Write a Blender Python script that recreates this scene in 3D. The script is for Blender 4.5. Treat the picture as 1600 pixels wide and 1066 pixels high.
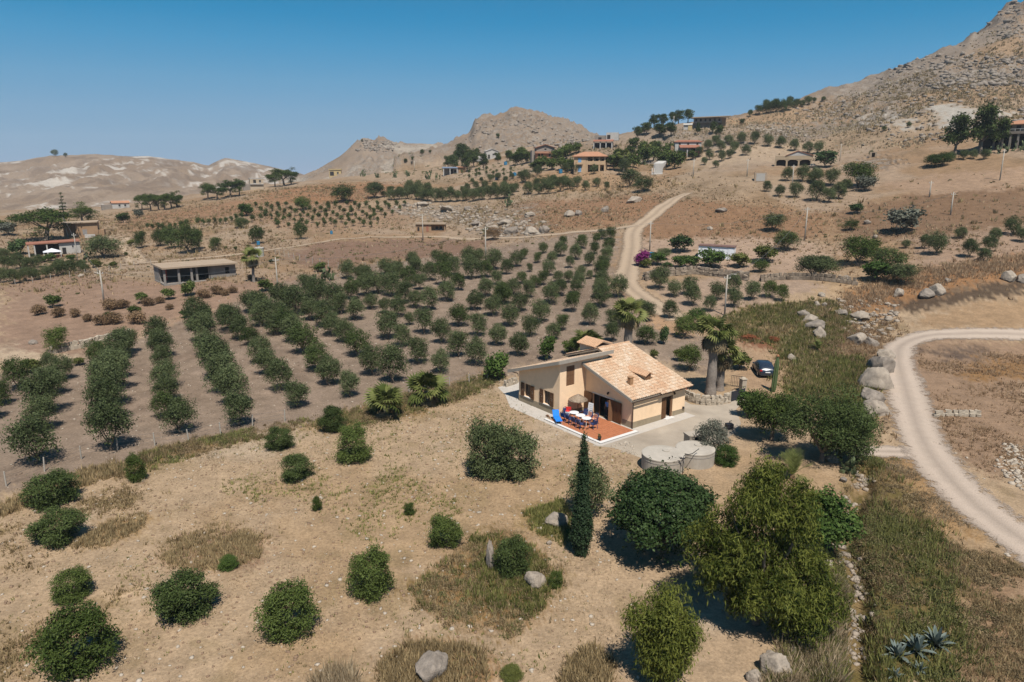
import bpy, math, random
import numpy as np
from mathutils import Vector, Matrix

for o in list(bpy.data.objects): bpy.data.objects.remove(o)
scene = bpy.context.scene
COL = scene.collection
R = math.radians

# ---------------------------------------------------------------- camera
K = 1.1                       # overall scale of the place
H = 20.0 * K                  # height of the camera above the house yard
F = 1067.0                    # focal length in photograph pixels (1600 wide)
PITCH = math.atan(258 / F)
CP, SP = math.cos(PITCH), math.sin(PITCH)
cam_d = bpy.data.cameras.new('camera')
cam_d.sensor_width = 36.0
cam_d.lens = 36.0 * F / 1600.0
cam_d.clip_start, cam_d.clip_end = 0.5, 9000.0
cam = bpy.data.objects.new('camera', cam_d)
COL.objects.link(cam)
cam.location = (0, 0, H)
cam.rotation_euler = (math.pi / 2 - PITCH, 0, 0)
scene.camera = cam

# ---------------------------------------------------------------- sky and sun
SUN_EL, SH_AZ = R(60), R(-15)          # elevation; azimuth the shadows point to
world = bpy.data.worlds.new('World')
scene.world = world
world.use_nodes = True
wn = world.node_tree.nodes
wl = world.node_tree.links
wn.clear()
sky = wn.new('ShaderNodeTexSky')
sky.sky_type = 'NISHITA'
sky.sun_disc = False
sky.sun_elevation = SUN_EL
sky.sun_rotation = SH_AZ + math.pi
sky.altitude = 3000.0
sky.air_density = 1.0
sky.dust_density = 0.0
sky.ozone_density = 8.0
bg = wn.new('ShaderNodeBackground')
bg.inputs['Strength'].default_value = 0.083
wo = wn.new('ShaderNodeOutputWorld')
# the whole sky graded, channel by channel, to the clear polarised blue of the photograph
sep = wn.new('ShaderNodeSeparateColor'); cmb = wn.new('ShaderNodeCombineColor')
wl.new(sky.outputs[0], sep.inputs[0])
for ci, knots in enumerate((((0, .020), (.0475, .022), (.0800, .012), (.1232, .004), (.1474, .038), (.1936, .104), (.2626, .155), (.4006, .180), (.62, .25), (1, .30)),
                            ((0, .03), (.0975, .100), (.2480, .232), (.2927, .278), (.3722, .322), (.4762, .345), (.6373, .352), (.8, .37), (1, .39)),
                            ((0, .05), (.2354, .235), (.5141, .478), (.5830, .525), (.6867, .540), (.7854, .540), (.8604, .525), (1, .53)))):
    sc_ = wn.new('ShaderNodeMath'); sc_.operation = 'MULTIPLY'; sc_.inputs[1].default_value = .1; wl.new(sep.outputs[ci], sc_.inputs[0])
    fc = wn.new('ShaderNodeFloatCurve'); cv = fc.mapping.curves[0]
    for i, (x, y) in enumerate(knots):
        if i < 1: cv.points[0].location = (x, y)
        elif i == len(knots)-1: cv.points[-1].location = (x, y)
        else: cv.points.new(x, y)
    for q in cv.points: q.handle_type = 'VECTOR'
    fc.mapping.update(); wl.new(sc_.outputs[0], fc.inputs['Value'])
    up_ = wn.new('ShaderNodeMath'); up_.operation = 'MULTIPLY'; up_.inputs[1].default_value = 10.0; wl.new(fc.outputs[0], up_.inputs[0]); wl.new(up_.outputs[0], cmb.inputs[ci])
wl.new(cmb.outputs[0], bg.inputs[0])
wl.new(bg.outputs[0], wo.inputs[0])
sd = bpy.data.lights.new('sun', 'SUN')
sd.energy = 5.0
sd.angle = R(0.53)
sd.color = (1.0, 0.955, 0.89)
sun = bpy.data.objects.new('sun', sd)
COL.objects.link(sun)
ldir = Vector((math.cos(SUN_EL) * math.sin(SH_AZ), math.cos(SUN_EL) * math.cos(SH_AZ), -math.sin(SUN_EL)))
sun.rotation_euler = ldir.to_track_quat('-Z', 'Y').to_euler()
sun.location = (0, 0, 200)

scene.render.engine = 'CYCLES'
scene.view_settings.view_transform = 'Standard'
scene.view_settings.look = 'None'
scene.view_settings.exposure = 0.33
scene.view_settings.gamma = 1.0
scene.view_settings.use_curve_mapping = False
scene.cycles.use_denoising = True
scene.cycles.max_bounces = 6
scene.cycles.diffuse_bounces = 3
scene.cycles.transparent_max_bounces = 6
scene.cycles.transmission_bounces = 3
scene.cycles.volume_bounces = 0

# ---------------------------------------------------------------- materials
def srgb(r, g, b, f=0.72):
    """albedo of a surface that shows as r,g,b (0-255) in full sun"""
    def lin(c):
        c /= 255.0
        return c / 12.92 if c <= 0.04045 else ((c + 0.055) / 1.055) ** 2.4
    f *= 0.655
    return (lin(r) * f * 1.0, lin(g) * f * 0.99, lin(b) * f * 0.97)

def new_mat(name):
    m = bpy.data.materials.new(name)
    m.use_nodes = True
    n = m.node_tree.nodes
    b = n['Principled BSDF']
    b.inputs['Specular IOR Level'].default_value = 0.25
    return m, n, m.node_tree.links, b

def mat(name, rgb, rough=0.85, var=0.18, scale=4.0, bump=0.0, spec=0.25, metal=0.0, stain=0.0):
    m, n, l, b = new_mat(name)
    b.inputs['Roughness'].default_value = rough
    b.inputs['Specular IOR Level'].default_value = spec
    b.inputs['Metallic'].default_value = metal
    tc = n.new('ShaderNodeTexCoord')
    nz = n.new('ShaderNodeTexNoise')
    nz.inputs['Scale'].default_value = scale
    nz.inputs['Detail'].default_value = 6
    nz.inputs['Roughness'].default_value = 0.65
    l.new(tc.outputs['Object'], nz.inputs['Vector'])
    mr = n.new('ShaderNodeMapRange')
    mr.inputs['From Min'].default_value = 0.25
    mr.inputs['From Max'].default_value = 0.75
    mr.inputs['To Min'].default_value = 1 - var
    mr.inputs['To Max'].default_value = 1 + var
    l.new(nz.outputs['Fac'], mr.inputs['Value'])
    mx = n.new('ShaderNodeMix')
    mx.data_type = 'RGBA'
    mx.blend_type = 'MULTIPLY'
    mx.inputs['Factor'].default_value = 1
    mx.inputs['A'].default_value = (*rgb, 1)
    l.new(mr.outputs[0], mx.inputs['B'])
    out = mx.outputs['Result']
    if stain:
        n2 = n.new('ShaderNodeTexNoise')
        n2.inputs['Scale'].default_value = scale * 0.3
        n2.inputs['Detail'].default_value = 5
        l.new(tc.outputs['Object'], n2.inputs['Vector'])
        rp = n.new('ShaderNodeMapRange')
        rp.inputs['From Min'].default_value = 0.5
        rp.inputs['From Max'].default_value = 0.72
        rp.inputs['To Max'].default_value = stain
        l.new(n2.outputs['Fac'], rp.inputs['Value'])
        m2 = n.new('ShaderNodeMix')
        m2.data_type = 'RGBA'
        m2.inputs['B'].default_value = (rgb[0] * .45, rgb[1] * .42, rgb[2] * .38, 1)
        l.new(rp.outputs[0], m2.inputs['Factor'])
        l.new(out, m2.inputs['A'])
        out = m2.outputs['Result']
    l.new(out, b.inputs['Base Color'])
    if bump:
        bp = n.new('ShaderNodeBump')
        bp.inputs['Strength'].default_value = 0.6
        bp.inputs['Distance'].default_value = bump
        l.new(nz.outputs['Fac'], bp.inputs['Height'])
        l.new(bp.outputs[0], b.inputs['Normal'])
    return m

def leaf_mat(name, dark, light, trans=0.22, rough=0.55, hue=0.0):
    """per-leaf colour between dark and light (attribute lv), each plant a little different"""
    dark = tuple(c*.84 for c in dark); light = tuple(c*.84 for c in light)
    m, n, l, b = new_mat(name)
    b.inputs['Roughness'].default_value = rough
    b.inputs['Specular IOR Level'].default_value = 0.06
    at = n.new('ShaderNodeAttribute')
    at.attribute_name = 'lv'
    oi = n.new('ShaderNodeObjectInfo')
    ad = n.new('ShaderNodeMath'); ad.operation = 'MULTIPLY_ADD'
    ad.inputs[1].default_value = 0.46
    l.new(oi.outputs['Random'], ad.inputs[0])
    l.new(at.outputs['Fac'], ad.inputs[2])
    sb = n.new('ShaderNodeMath'); sb.operation = 'SUBTRACT'; sb.use_clamp = True
    sb.inputs[1].default_value = 0.20
    l.new(ad.outputs[0], sb.inputs[0])
    mx = n.new('ShaderNodeMix'); mx.data_type = 'RGBA'
    mx.inputs['A'].default_value = (*dark, 1)
    mx.inputs['B'].default_value = (*light, 1)
    l.new(sb.outputs[0], mx.inputs['Factor'])
    l.new(mx.outputs['Result'], b.inputs['Base Color'])
    tr = n.new('ShaderNodeBsdfTranslucent')
    l.new(mx.outputs['Result'], tr.inputs['Color'])
    ms = n.new('ShaderNodeMixShader')
    ms.inputs[0].default_value = trans
    l.new(b.outputs[0], ms.inputs[1])
    l.new(tr.outputs[0], ms.inputs[2])
    l.new(ms.outputs[0], n['Material Output'].inputs['Surface'])
    return m

# ---------------------------------------------------------------- mesh helpers
def link(name, data, parent=None, loc=None):
    o = bpy.data.objects.new(name, data)
    COL.objects.link(o)
    if parent is not None: o.parent = parent
    if loc is not None: o.location = loc
    return o

def tag(o, label=None, cat=None, group=None, kind=None):
    if label: o['label'] = label
    if cat: o['category'] = cat
    if group: o['group'] = group
    if kind: o['kind'] = kind
    return o

def empty(name, loc, rz=0.0, label=None, cat=None, group=None):
    o = link(name, None, None, loc)
    o.empty_display_size = 0.3
    o.rotation_euler = (0, 0, rz)
    return tag(o, label, cat, group)

def np_mesh(name, verts, faces, mats, smooth=False, attr=None, attr_dom='FACE'):
    """verts (n,3), faces (m,k) all of one size k"""
    verts = np.asarray(verts, np.float32); faces = np.asarray(faces, np.int32)
    me = bpy.data.meshes.new(name)
    me.vertices.add(len(verts)); me.vertices.foreach_set('co', verts.ravel())
    m, k = faces.shape
    me.loops.add(m * k); me.loops.foreach_set('vertex_index', faces.ravel())
    me.polygons.add(m)
    me.polygons.foreach_set('loop_start', np.arange(0, m * k, k, dtype=np.int32))
    me.polygons.foreach_set('loop_total', np.full(m, k, np.int32))
    if smooth: me.polygons.foreach_set('use_smooth', np.ones(m, bool))
    for mm in (mats if isinstance(mats, (list, tuple)) else [mats]): me.materials.append(mm)
    if attr is not None:
        a = me.attributes.new('lv', 'FLOAT', attr_dom)
        a.data.foreach_set('value', np.asarray(attr, np.float32))
    me.update(calc_edges=True)
    return me

class MB:
    """collects boxes, prisms and tubes into one mesh"""
    def __init__(s): s.v = []; s.f = []
    def add(s, vs, fs):
        o = len(s.v); s.v += [tuple(p) for p in vs]; s.f += [tuple(i + o for i in f) for f in fs]; return s
    def box(s, x0, x1, y0, y1, z0, z1):
        return s.add([(x0,y0,z0),(x1,y0,z0),(x1,y1,z0),(x0,y1,z0),(x0,y0,z1),(x1,y0,z1),(x1,y1,z1),(x0,y1,z1)],
                     [(0,3,2,1),(4,5,6,7),(0,1,5,4),(1,2,6,5),(2,3,7,6),(3,0,4,7)])
    def hexa(s, p):   # eight corners ordered like box
        return s.add(p, [(0,3,2,1),(4,5,6,7),(0,1,5,4),(1,2,6,5),(2,3,7,6),(3,0,4,7)])
    def prism(s, poly, a0, a1, axis='y'):
        n = len(poly)
        if axis == 'y': A = [(p[0], a0, p[1]) for p in poly]; B = [(p[0], a1, p[1]) for p in poly]
        elif axis == 'x': A = [(a0, p[0], p[1]) for p in poly]; B = [(a1, p[0], p[1]) for p in poly]
        else: A = [(p[0], p[1], a0) for p in poly]; B = [(p[0], p[1], a1) for p in poly]
        return s.add(A + B, [tuple(range(n)), tuple(range(2*n-1, n-1, -1))] + [(i, i+n, (i+1)%n+n, (i+1)%n) for i in range(n)])
    def tube(s, pts, rad, n=7, cap=True):
        pts = [Vector(p) for p in pts]
        if not isinstance(rad, (list, tuple)): rad = [rad]*len(pts)
        rings = []
        for i, p in enumerate(pts):
            d = (pts[min(i+1, len(pts)-1)] - pts[max(i-1, 0)]).normalized()
            a = d.orthogonal().normalized() if abs(d.z) < .95 else Vector((1,0,0)).cross(d).normalized()
            b = d.cross(a)
            rings.append([p + (a*math.cos(t)+b*math.sin(t))*rad[i] for t in [2*math.pi*k/n for k in range(n)]])
        vs = [q for r in rings for q in r]; fs = []
        for i in range(len(rings)-1):
            for k in range(n): fs.append((i*n+k, i*n+(k+1)%n, (i+1)*n+(k+1)%n, (i+1)*n+k))
        if cap: fs += [tuple(range(n-1,-1,-1)), tuple(range((len(rings)-1)*n, len(rings)*n))]
        return s.add(vs, fs)
    def lathe(s, prof, n=20, c=(0,0,0)):
        vs = [(c[0]+r*math.cos(2*math.pi*k/n), c[1]+r*math.sin(2*math.pi*k/n), c[2]+z) for r, z in prof for k in range(n)]
        fs = [(i*n+k, i*n+(k+1)%n, (i+1)*n+(k+1)%n, (i+1)*n+k) for i in range(len(prof)-1) for k in range(n)]
        fs += [tuple(range(n-1,-1,-1)), tuple(range((len(prof)-1)*n, len(prof)*n))]
        return s.add(vs, fs)
    def xf(s, M, start=0):
        s.v = s.v[:start] + [tuple(M @ Vector(p)) for p in s.v[start:]]; return s
    def scale(s, k):
        s.v = [(p[0]*k, p[1]*k, p[2]*k) for p in s.v]; return s
    def build(s, name, m, parent=None, smooth=False, loc=None):
        me = bpy.data.meshes.new(name)
        me.from_pydata(s.v, [], s.f)
        me.materials.append(m)
        if smooth:
            for p in me.polygons: p.use_smooth = True
        me.update()
        return link(name, me, parent, loc)

def copy_tree(o, parent=None):
    c = o.copy(); COL.objects.link(c); c.parent = parent
    for ch in o.children: copy_tree(ch, c)
    return c

_ones = 'zeroth first second third fourth fifth sixth seventh eighth ninth tenth eleventh twelfth thirteenth fourteenth fifteenth sixteenth seventeenth eighteenth nineteenth'.split()
_tens = {2: ('twenty', 'twentieth'), 3: ('thirty', 'thirtieth'), 4: ('forty', 'fortieth'), 5: ('fifty', 'fiftieth'), 6: ('sixty', 'sixtieth'), 7: ('seventy', 'seventieth'), 8: ('eighty', 'eightieth'), 9: ('ninety', 'ninetieth')}
def nth(i):
    if i < 20: return _ones[i]
    return _tens[i // 10][1] if i % 10 == 0 else _tens[i // 10][0] + '-' + _ones[i % 10]

# ---------------------------------------------------------------- noise
def _hash(ix, iy, seed):
    h = (ix.astype(np.int64) * 374761393 + iy.astype(np.int64) * 668265263 + seed * 1442695041) & 0x7fffffff
    h = ((h ^ (h >> 13)) * 1274126177) & 0x7fffffff
    return ((h ^ (h >> 16)) & 0xffff) / 65535.0
def vnoise(x, y, seed=0):
    x = np.asarray(x, float); y = np.asarray(y, float)
    ix = np.floor(x); iy = np.floor(y); fx = x - ix; fy = y - iy
    fx = fx*fx*fx*(fx*(fx*6-15)+10); fy = fy*fy*fy*(fy*(fy*6-15)+10)
    a = _hash(ix, iy, seed); b = _hash(ix+1, iy, seed); c = _hash(ix, iy+1, seed); d = _hash(ix+1, iy+1, seed)
    return (a*(1-fx)+b*fx)*(1-fy) + (c*(1-fx)+d*fx)*fy
def fbm(x, y, scale, octv=4, seed=0, gain=0.5):
    s = 0; a = 1; t = 0; k = 1.0/scale
    for i in range(octv):
        s = s + a*vnoise(x*k + i*17.3, y*k - i*9.1, seed+i); t += a; a *= gain; k *= 2.03
    return s/t
def sstep(a, b, x):
    t = np.clip((x-a)/(b-a), 0, 1); return t*t*(3-2*t)

# ---------------------------------------------------------------- rays of the photograph's camera
def ray(u, v):
    a = (u-800)/F; b = -(v-533)/F
    return a, CP + b*SP, -SP + b*CP
# ================================================================ TERRAIN
# surveyed points: photograph column, row, forward distance (before K)
CTRL = '''
0 440 118 0 400 150 0 370 185 0 345 240 0 335 330
200 440 115 200 410 140 200 380 170 200 355 205 200 335 250 200 322 300
400 440 112 400 405 140 400 375 170 400 345 205 400 320 240 400 300 290 400 291 330
550 430 118 550 400 140 550 370 170 550 340 205 550 315 240 550 290 300 550 277 350
700 425 122 700 395 145 700 370 170 700 345 195 700 325 220 700 300 250 700 275 310 700 255 380
850 420 122 850 390 140 850 365 155 850 340 178 850 310 210 850 285 240 850 262 275 850 245 310 850 228 380
1000 420 118 1000 385 138 1000 355 155 1000 320 180 1000 290 210 1000 262 245 1000 235 285 1000 205 330
1150 450 105 1150 410 122 1150 385 132 1150 350 150 1150 310 172 1150 275 200 1150 245 235 1150 210 285 1150 176 350
1300 450 100 1300 410 118 1300 375 132 1300 335 150 1300 295 175 1300 260 205 1300 230 240 1300 200 280 1300 160 340 1300 141 365
1450 500 86 1450 450 98 1450 410 110 1450 370 125 1450 320 145 1450 280 170 1450 250 190 1450 220 215 1450 180 255 1450 130 320 1450 88 380
1600 520 82 1600 470 92 1600 420 105 1600 370 120 1600 320 138 1600 280 158 1600 240 180 1600 200 215 1600 150 265 1600 80 340 1600 -3 430
1800 520 82 1800 400 110 1800 280 158 1800 200 210 1800 100 320 1800 -60 450
'''.split()
pts = []
for i in range(0, len(CTRL), 3):
    u, v, Y = (float(t) for t in CTRL[i:i+3]); Y *= K
    dx, dy, dz = ray(u, v)
    X = dx/dy*Y; r = math.hypot(X, Y)
    pts.append((math.atan2(X, Y), math.log(r), (dz/dy*Y)/r))
def polar_pt(u, Y, z):
    az = math.atan((u-800)/F*CP); r = Y*K/math.cos(az); pts.append((az, math.log(r), (z*K-H)/r))
for u in (-500, -150, 200, 500, 800, 1100, 1400, 1750, 2100):          # the level ground near the camera
    for Y in (7, 13, 22, 35, 50, 68, 85): polar_pt(u, Y, 0.25*(Y > 60) + 0.4*(Y > 80))
for u, Y, z in ((-200,118,1.7),(-200,185,3.5),(-200,300,3),(0,450,-2),(0,620,-8),(200,420,3),(200,600,-6),(400,430,11),(400,600,0),
                (550,450,16),(550,620,8),(700,470,30),(700,650,24),(850,470,42),(850,650,35),(1000,420,37),(1000,600,30),
                (1150,440,46),(1150,600,40),(1300,460,64),(1300,620,60),(1450,470,83),(1450,640,80),(1600,520,126),(1600,700,110),
                (1800,540,150),(1800,760,130),(0,1500,-10),(400,1500,-10),(800,1500,10),(1200,1500,20),(1700,1500,60),
                (-300,1500,-10),(0,2600,-10),(800,2600,-10),(1700,2600,0)):
    polar_pt(u, Y, z)
P = np.array(pts); AZS = 2.2
def tps(d2): return 0.5*d2*np.log(np.maximum(d2, 1e-12))
X0 = np.column_stack([P[:,0]*AZS, P[:,1]]); n0 = len(P)
A = np.zeros((n0+3, n0+3))
A[:n0,:n0] = tps(((X0[:,None]-X0[None])**2).sum(-1)) + np.eye(n0)*2e-4
A[:n0,n0] = 1; A[:n0,n0+1:] = X0; A[n0,:n0] = 1; A[n0+1:,:n0] = X0.T
WT = np.linalg.solve(A, np.concatenate([P[:,2], [0,0,0]]))

NA, NR = 660, 640
AZ = np.linspace(R(-55), R(55), NA)
RR = np.exp(np.linspace(math.log(7.0), math.log(2900.0), NR))
lr = np.log(RR)
def catmull(n, m):          # weights that refine m samples to n
    t = np.linspace(0, m-1, n); i = np.clip(np.floor(t).astype(int), 0, m-2); f = t-i; W = np.zeros((n, m)); k = np.arange(n)
    for o, w in ((-1, -.5*f+f*f-.5*f**3), (0, 1-2.5*f*f+1.5*f**3), (1, .5*f+2*f*f-1.5*f**3), (2, -.5*f*f+.5*f**3)):
        np.add.at(W, (k, np.clip(i+o, 0, m-1)), w)
    return W
ma, mr_ = 160, 190
ca, cr = np.linspace(AZ[0], AZ[-1], ma), np.linspace(lr[0], lr[-1], mr_)
Sc = np.zeros((ma, mr_))
for i in range(ma):
    q = np.column_stack([np.full(mr_, ca[i]*AZS), cr])
    Sc[i] = tps(((q[:,None]-X0[None])**2).sum(-1)) @ WT[:n0] + WT[n0] + q @ WT[n0+1:]
S = catmull(NA, ma) @ Sc @ catmull(NR, mr_).T
GX = np.sin(AZ)[:,None]*RR[None]; GY = np.cos(AZ)[:,None]*RR[None]
Z = H + S*RR[None]
base_Z = Z.copy()

def silhouette(txt):
    t = [float(x) for x in txt.split()]
    a = [];e = []
    for i in range(0, len(t), 2):
        dx, dy, dz = ray(t[i], t[i+1]); a.append(math.atan2(dx, dy)); e.append(dz/dy)
    return np.array(a), np.array(e)
def hill(sil, Yr, Wf, Wb, zf, pw, seed, spur, amp):
    a, e = silhouette(sil)
    zr = (H + Yr*K*np.interp(AZ, a, e, left=-0.2, right=-0.2))[:,None]
    Yr, Wf, Wb = Yr*K, Wf*K, Wb*K
    t = (GY - Yr)/Wf
    sp = (fbm(GX, GY*0.35, spur*K, 4, seed) - 0.5)*2
    t = t + sp*0.16*sstep(-1.1, -0.5, t)*sstep(0.0, -0.3, t)
    p = np.where(t < 0, np.clip(1+t, 0, 1)**pw, 1 - np.clip((GY-Yr)/Wb, 0, 1)**1.6)
    z = zf*K + (zr - zf*K)*p
    rough = fbm(GX, GY, 22*K, 5, seed+7, 0.6) - 0.5
    z = z + rough*amp*K*np.clip(p*1.5, 0, 1)*sstep(1.0, .8, p)
    return np.where((p > 0.004) & (zr > zf*K), z, -1e3)
HILL_L = hill('-400 262 -150 258 0 254 40 250 80 243 120 242 150 241 190 244 232 244 262 248 300 253 325 259 338 253 350 247 365 249 392 254 430 262 470 272 520 285', 1000, 560, 500, -8, 1.15, 3, 120, 16)
HILL_C = hill('430 292 470 275 500 263 530 245 552 226 565 216 575 217 585 220 592 213 604 217 622 224 660 225 700 225 760 226 800 240 850 262', 640, 210, 300, 12, 0.95, 11, 60, 8)
HILL_R = hill('600 260 660 237 700 225 722 214 735 206 742 186 756 182 770 181 783 177 796 170 812 166 828 171 850 178 872 184 884 187 905 199 925 207 960 224 1000 250', 560, 180, 260, 30, 0.8, 23, 50, 10)
hills = np.stack([base_Z, HILL_L, HILL_C, HILL_R])
which = hills.argmax(0)
Z = hills.max(0)
# knoll behind the houses on the saddle, right mountain relief
mtn = sstep(230*K, 300*K, GY)*sstep(0.02, 0.12, AZ)[:,None]*(which == 0)
which = np.where(mtn > 0.5, 4, which)
Z += mtn*((fbm(GX, GY, 34*K, 5, 41, 0.6)-0.5)*7*K*sstep(250*K, 330*K, GY))
crag = sstep(0.44, 0.60, AZ)[:,None]*sstep(340*K, 400*K, GY)
Z += crag*(np.abs(fbm(GX, GY, 16*K, 4, 47)-0.5)*14*K - 2)
sp2 = sstep(0.12, 0.2, AZ)[:,None]*sstep(200*K, 250*K, GY)*sstep(400*K, 330*K, GY)
Z += sp2*(np.abs(fbm(GX, GY*0.4, 45*K, 3, 53)-0.5)*-9*K)
# terraces and gentle undulation of the fields
und = sstep(30*K, 90*K, GY)
Z += (fbm(GX, GY, 26, 4, 71)-0.5)*0.9*und + (fbm(GX, GY, 5, 3, 72)-0.5)*0.16
Z += (fbm(GX, GY, 9, 4, 75)-0.5)*1.6*sstep(120*K, 200*K, GY)
# level yard around the house
def flat_to(Z, cx, cy, r0, r1, z):
    d = np.hypot(GX-cx, GY-cy); w = sstep(r1, r0, d); return Z*(1-w)+z*w
Z = flat_to(Z, 7*K, 58*K, 13*K, 18*K, 0.0)
Z = flat_to(Z, 17*K, 56*K, 7*K, 11*K, 0.0)

def grid_at(M, x, y):
    a = (np.arctan2(x, y)-AZ[0])/(AZ[1]-AZ[0]); b = (np.log(np.maximum(np.hypot(x, y), 7.01))-lr[0])/(lr[1]-lr[0])
    i = np.clip(np.floor(a).astype(int), 0, NA-2); j = np.clip(np.floor(b).astype(int), 0, NR-2)
    fa = np.clip(a-i, 0, 1); fb = np.clip(b-j, 0, 1)
    return (M[i,j]*(1-fa)*(1-fb)+M[i+1,j]*fa*(1-fb)+M[i,j+1]*(1-fa)*fb+M[i+1,j+1]*fa*fb)
def hgt(x, y): return float(grid_at(Z, np.array(x, float), np.array(y, float)))
def hit(u, v):
    """where the line of sight through a photograph pixel meets the terrain"""
    dx, dy, dz = ray(u, v); h = math.hypot(dx, dy); s = dz/h; az = math.atan2(dx, dy)
    a = (az-AZ[0])/(AZ[1]-AZ[0]); i = min(max(int(a), 0), NA-2); f = min(max(a-i, 0), 1)
    zc = Z[i]*(1-f)+Z[i+1]*f
    g = zc - (H + s*RR)
    k = np.argmax(g > 0)
    if g[k] <= 0:
        k = int(np.argmax(g/RR)); r = RR[k]
    elif k == 0: r = RR[0]
    else:
        t = -g[k-1]/(g[k]-g[k-1]); r = RR[k-1]+t*(RR[k]-RR[k-1])
    x, y = math.sin(az)*r, math.cos(az)*r
    return Vector((x, y, hgt(x, y)))
def mpp(p): return (p[1]*CP - (p[2]-H)*SP)/F       # metres per photograph pixel at a place
def az_yaw(p): return -math.atan2(p[0], p[1])     # turns local -y towards the camera

# a dry stone gully on the right: real trench in the ground
def polyline_d(path, x, y):
    d = np.full(np.shape(x), 1e9)
    for (ax, ay), (bx, by) in zip(path[:-1], path[1:]):
        L = (bx-ax)**2+(by-ay)**2
        t = np.clip(((x-ax)*(bx-ax)+(y-ay)*(by-ay))/L, 0, 1)
        d = np.minimum(d, np.hypot(x-ax-t*(bx-ax), y-ay-t*(by-ay)))
    return d
gully = [tuple(hit(u, v)[:2]) for u, v in ((1345,1090),(1338,1030),(1336,985),(1335,950),(1342,915),(1332,880),(1322,840),(1330,800),(1345,760),(1352,730))]
dg_ = np.full_like(Z, 1e9); near = (GY < 60*K) & (GX > 8)
dg_[near] = polyline_d(gully, GX[near]+0.5*(fbm(GX[near], GY[near], 1.5, 2, 5)-.5), GY[near])
Z -= 0.85*sstep(1.15, 0.35, dg_)

# ---------------------------------------------------------------- soils
def poly_world(txt):
    t = [float(x) for x in txt.split()]
    q = [(t[i], t[i+1]) for i in range(0, len(t), 2)]
    out = []
    for (a, b), (c, d) in zip(q, q[1:]+q[:1]):
        for k in range(3): out.append(tuple(hit(a+(c-a)*k/3, b+(d-b)*k/3)[:2]))
    return out
def inside(poly, x, y):
    c = np.zeros(np.shape(x), bool)
    for (x1, y1), (x2, y2) in zip(poly, poly[1:]+poly[:1]):
        if y1 == y2: continue
        c ^= ((y1 > y) != (y2 > y)) & (x < (x2-x1)*(y-y1)/(y2-y1)+x1)
    return c
dist = np.hypot(GX, GY)
wob = 0.006*dist + 0.25
WX = GX + (fbm(GX, GY, 3.0, 3, 91)-.5)*4*wob + (vnoise(GX*2.5, GY*2.5, 92)-.5)*1.6*wob
WY = GY + (fbm(GX, GY, 3.0, 3, 93)-.5)*4*wob + (vnoise(GX*2.5, GY*2.5, 94)-.5)*1.6*wob
_rz = np.random.default_rng(4)
JIT = [(_rz.normal(0, 1, (NA, NR)), _rz.normal(0, 1, (NA, NR))) for _ in range(3)]
def zone(txt, soft=1.0):
    """how much of the ground around each vertex lies inside an outline, with a ragged, feathered edge"""
    pw = poly_world(txt); a = np.array(pw); pad = 12 + 0.03*np.abs(a).max()
    box = (GX > a[:,0].min()-pad) & (GX < a[:,0].max()+pad) & (GY > a[:,1].min()-pad) & (GY < a[:,1].max()+pad)
    x, y, w = WX[box], WY[box], wob[box]*1.1*soft; s = np.zeros(x.shape)
    for jx, jy in JIT: s += inside(pw, x+jx[box]*w, y+jy[box]*w)
    out = np.zeros((NA, NR)); out[box] = s/3; return out

soil = np.zeros((NA, NR, 3)); soil[:] = srgb(214, 184, 150)
def paint(mask, rgb, amt=1.0):
    w = (mask.astype(float)*amt)[..., None]; soil[:] = soil*(1-w) + np.array(srgb(*rgb))*w
nA = fbm(GX, GY, 14, 5, 101, .6); nB = fbm(GX, GY, 3.2, 4, 103, .6); nC = fbm(GX, GY, 45, 4, 105, .55); nD = fbm(GX, GY*.4, 1.0, 3, 107)
far = sstep(95*K, 125*K, GY)
paint(far, (194, 167, 138))
paint(far*sstep(.46, .62, nC), (182, 148, 114), .8)                      # rusty dry grass
paint(far*sstep(.55, .68, nA), (150, 126, 98), .5)
paint(far*sstep(.56, .66, fbm(GX, GY, 20, 4, 131)), (200, 176, 152), .6)
paint(sstep(.56, .70, nA)*(1-far), (202, 168, 128), .6)
paint(sstep(.60, .74, nB)*(1-far), (170, 146, 108), .5)
paint(sstep(.42, .28, nA)*(1-far), (224, 200, 172), .7)
OR_POLY = '-90 705 -60 590 60 575 150 555 240 515 340 485 400 462 470 432 600 412 760 388 930 360 968 372 962 440 1000 480 1050 500 1120 500 1150 560 1085 585 1000 548 900 555 800 585 720 612 560 640 450 668 330 695 190 728 0 778 -90 800'
OR = zone(OR_POLY)
paint(OR, (174, 152, 132)); paint(OR*sstep(.48, .66, nA), (156, 134, 116), .8); paint(OR*sstep(.52, .7, nD), (190, 166, 146), .5)
paint(zone('0 540 0 430 70 425 230 440 400 440 470 430 400 465 330 485 220 520 130 560'), (178, 146, 124), .9)
paint(zone('1010 440 1040 480 1130 500 1290 445 1230 425 1100 435'), (200, 172, 148))
paint(zone('1000 372 990 420 1290 425 1300 385 1200 370'), (205, 175, 150))
paint(zone('980 372 1000 320 1070 312 1290 335 1290 372 1140 372'), (170, 130, 98), .85)          # rusty grass by the track
paint(zone('800 318 1050 300 1000 340 960 355 820 360'), (176, 134, 102), .8)
paint(zone('400 305 480 290 600 285 640 292 560 318 420 322'), (182, 136, 100), .9)
paint(zone('180 345 330 318 420 310 470 322 330 345 200 365'), (178, 138, 106), .9)
paint(zone('500 378 620 374 770 376 740 400 600 405 500 425 440 402'), (160, 128, 108), .9)
paint(zone('840 270 1030 275 1060 290 930 300 850 300'), (196, 160, 124), .9)
paint(zone('400 322 500 318 640 325 640 355 500 365 390 350'), (188, 155, 126), .9)
paint(zone('1060 262 1090 225 1130 210 1280 228 1310 260 1180 255'), (206, 180, 152), .9)
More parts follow.
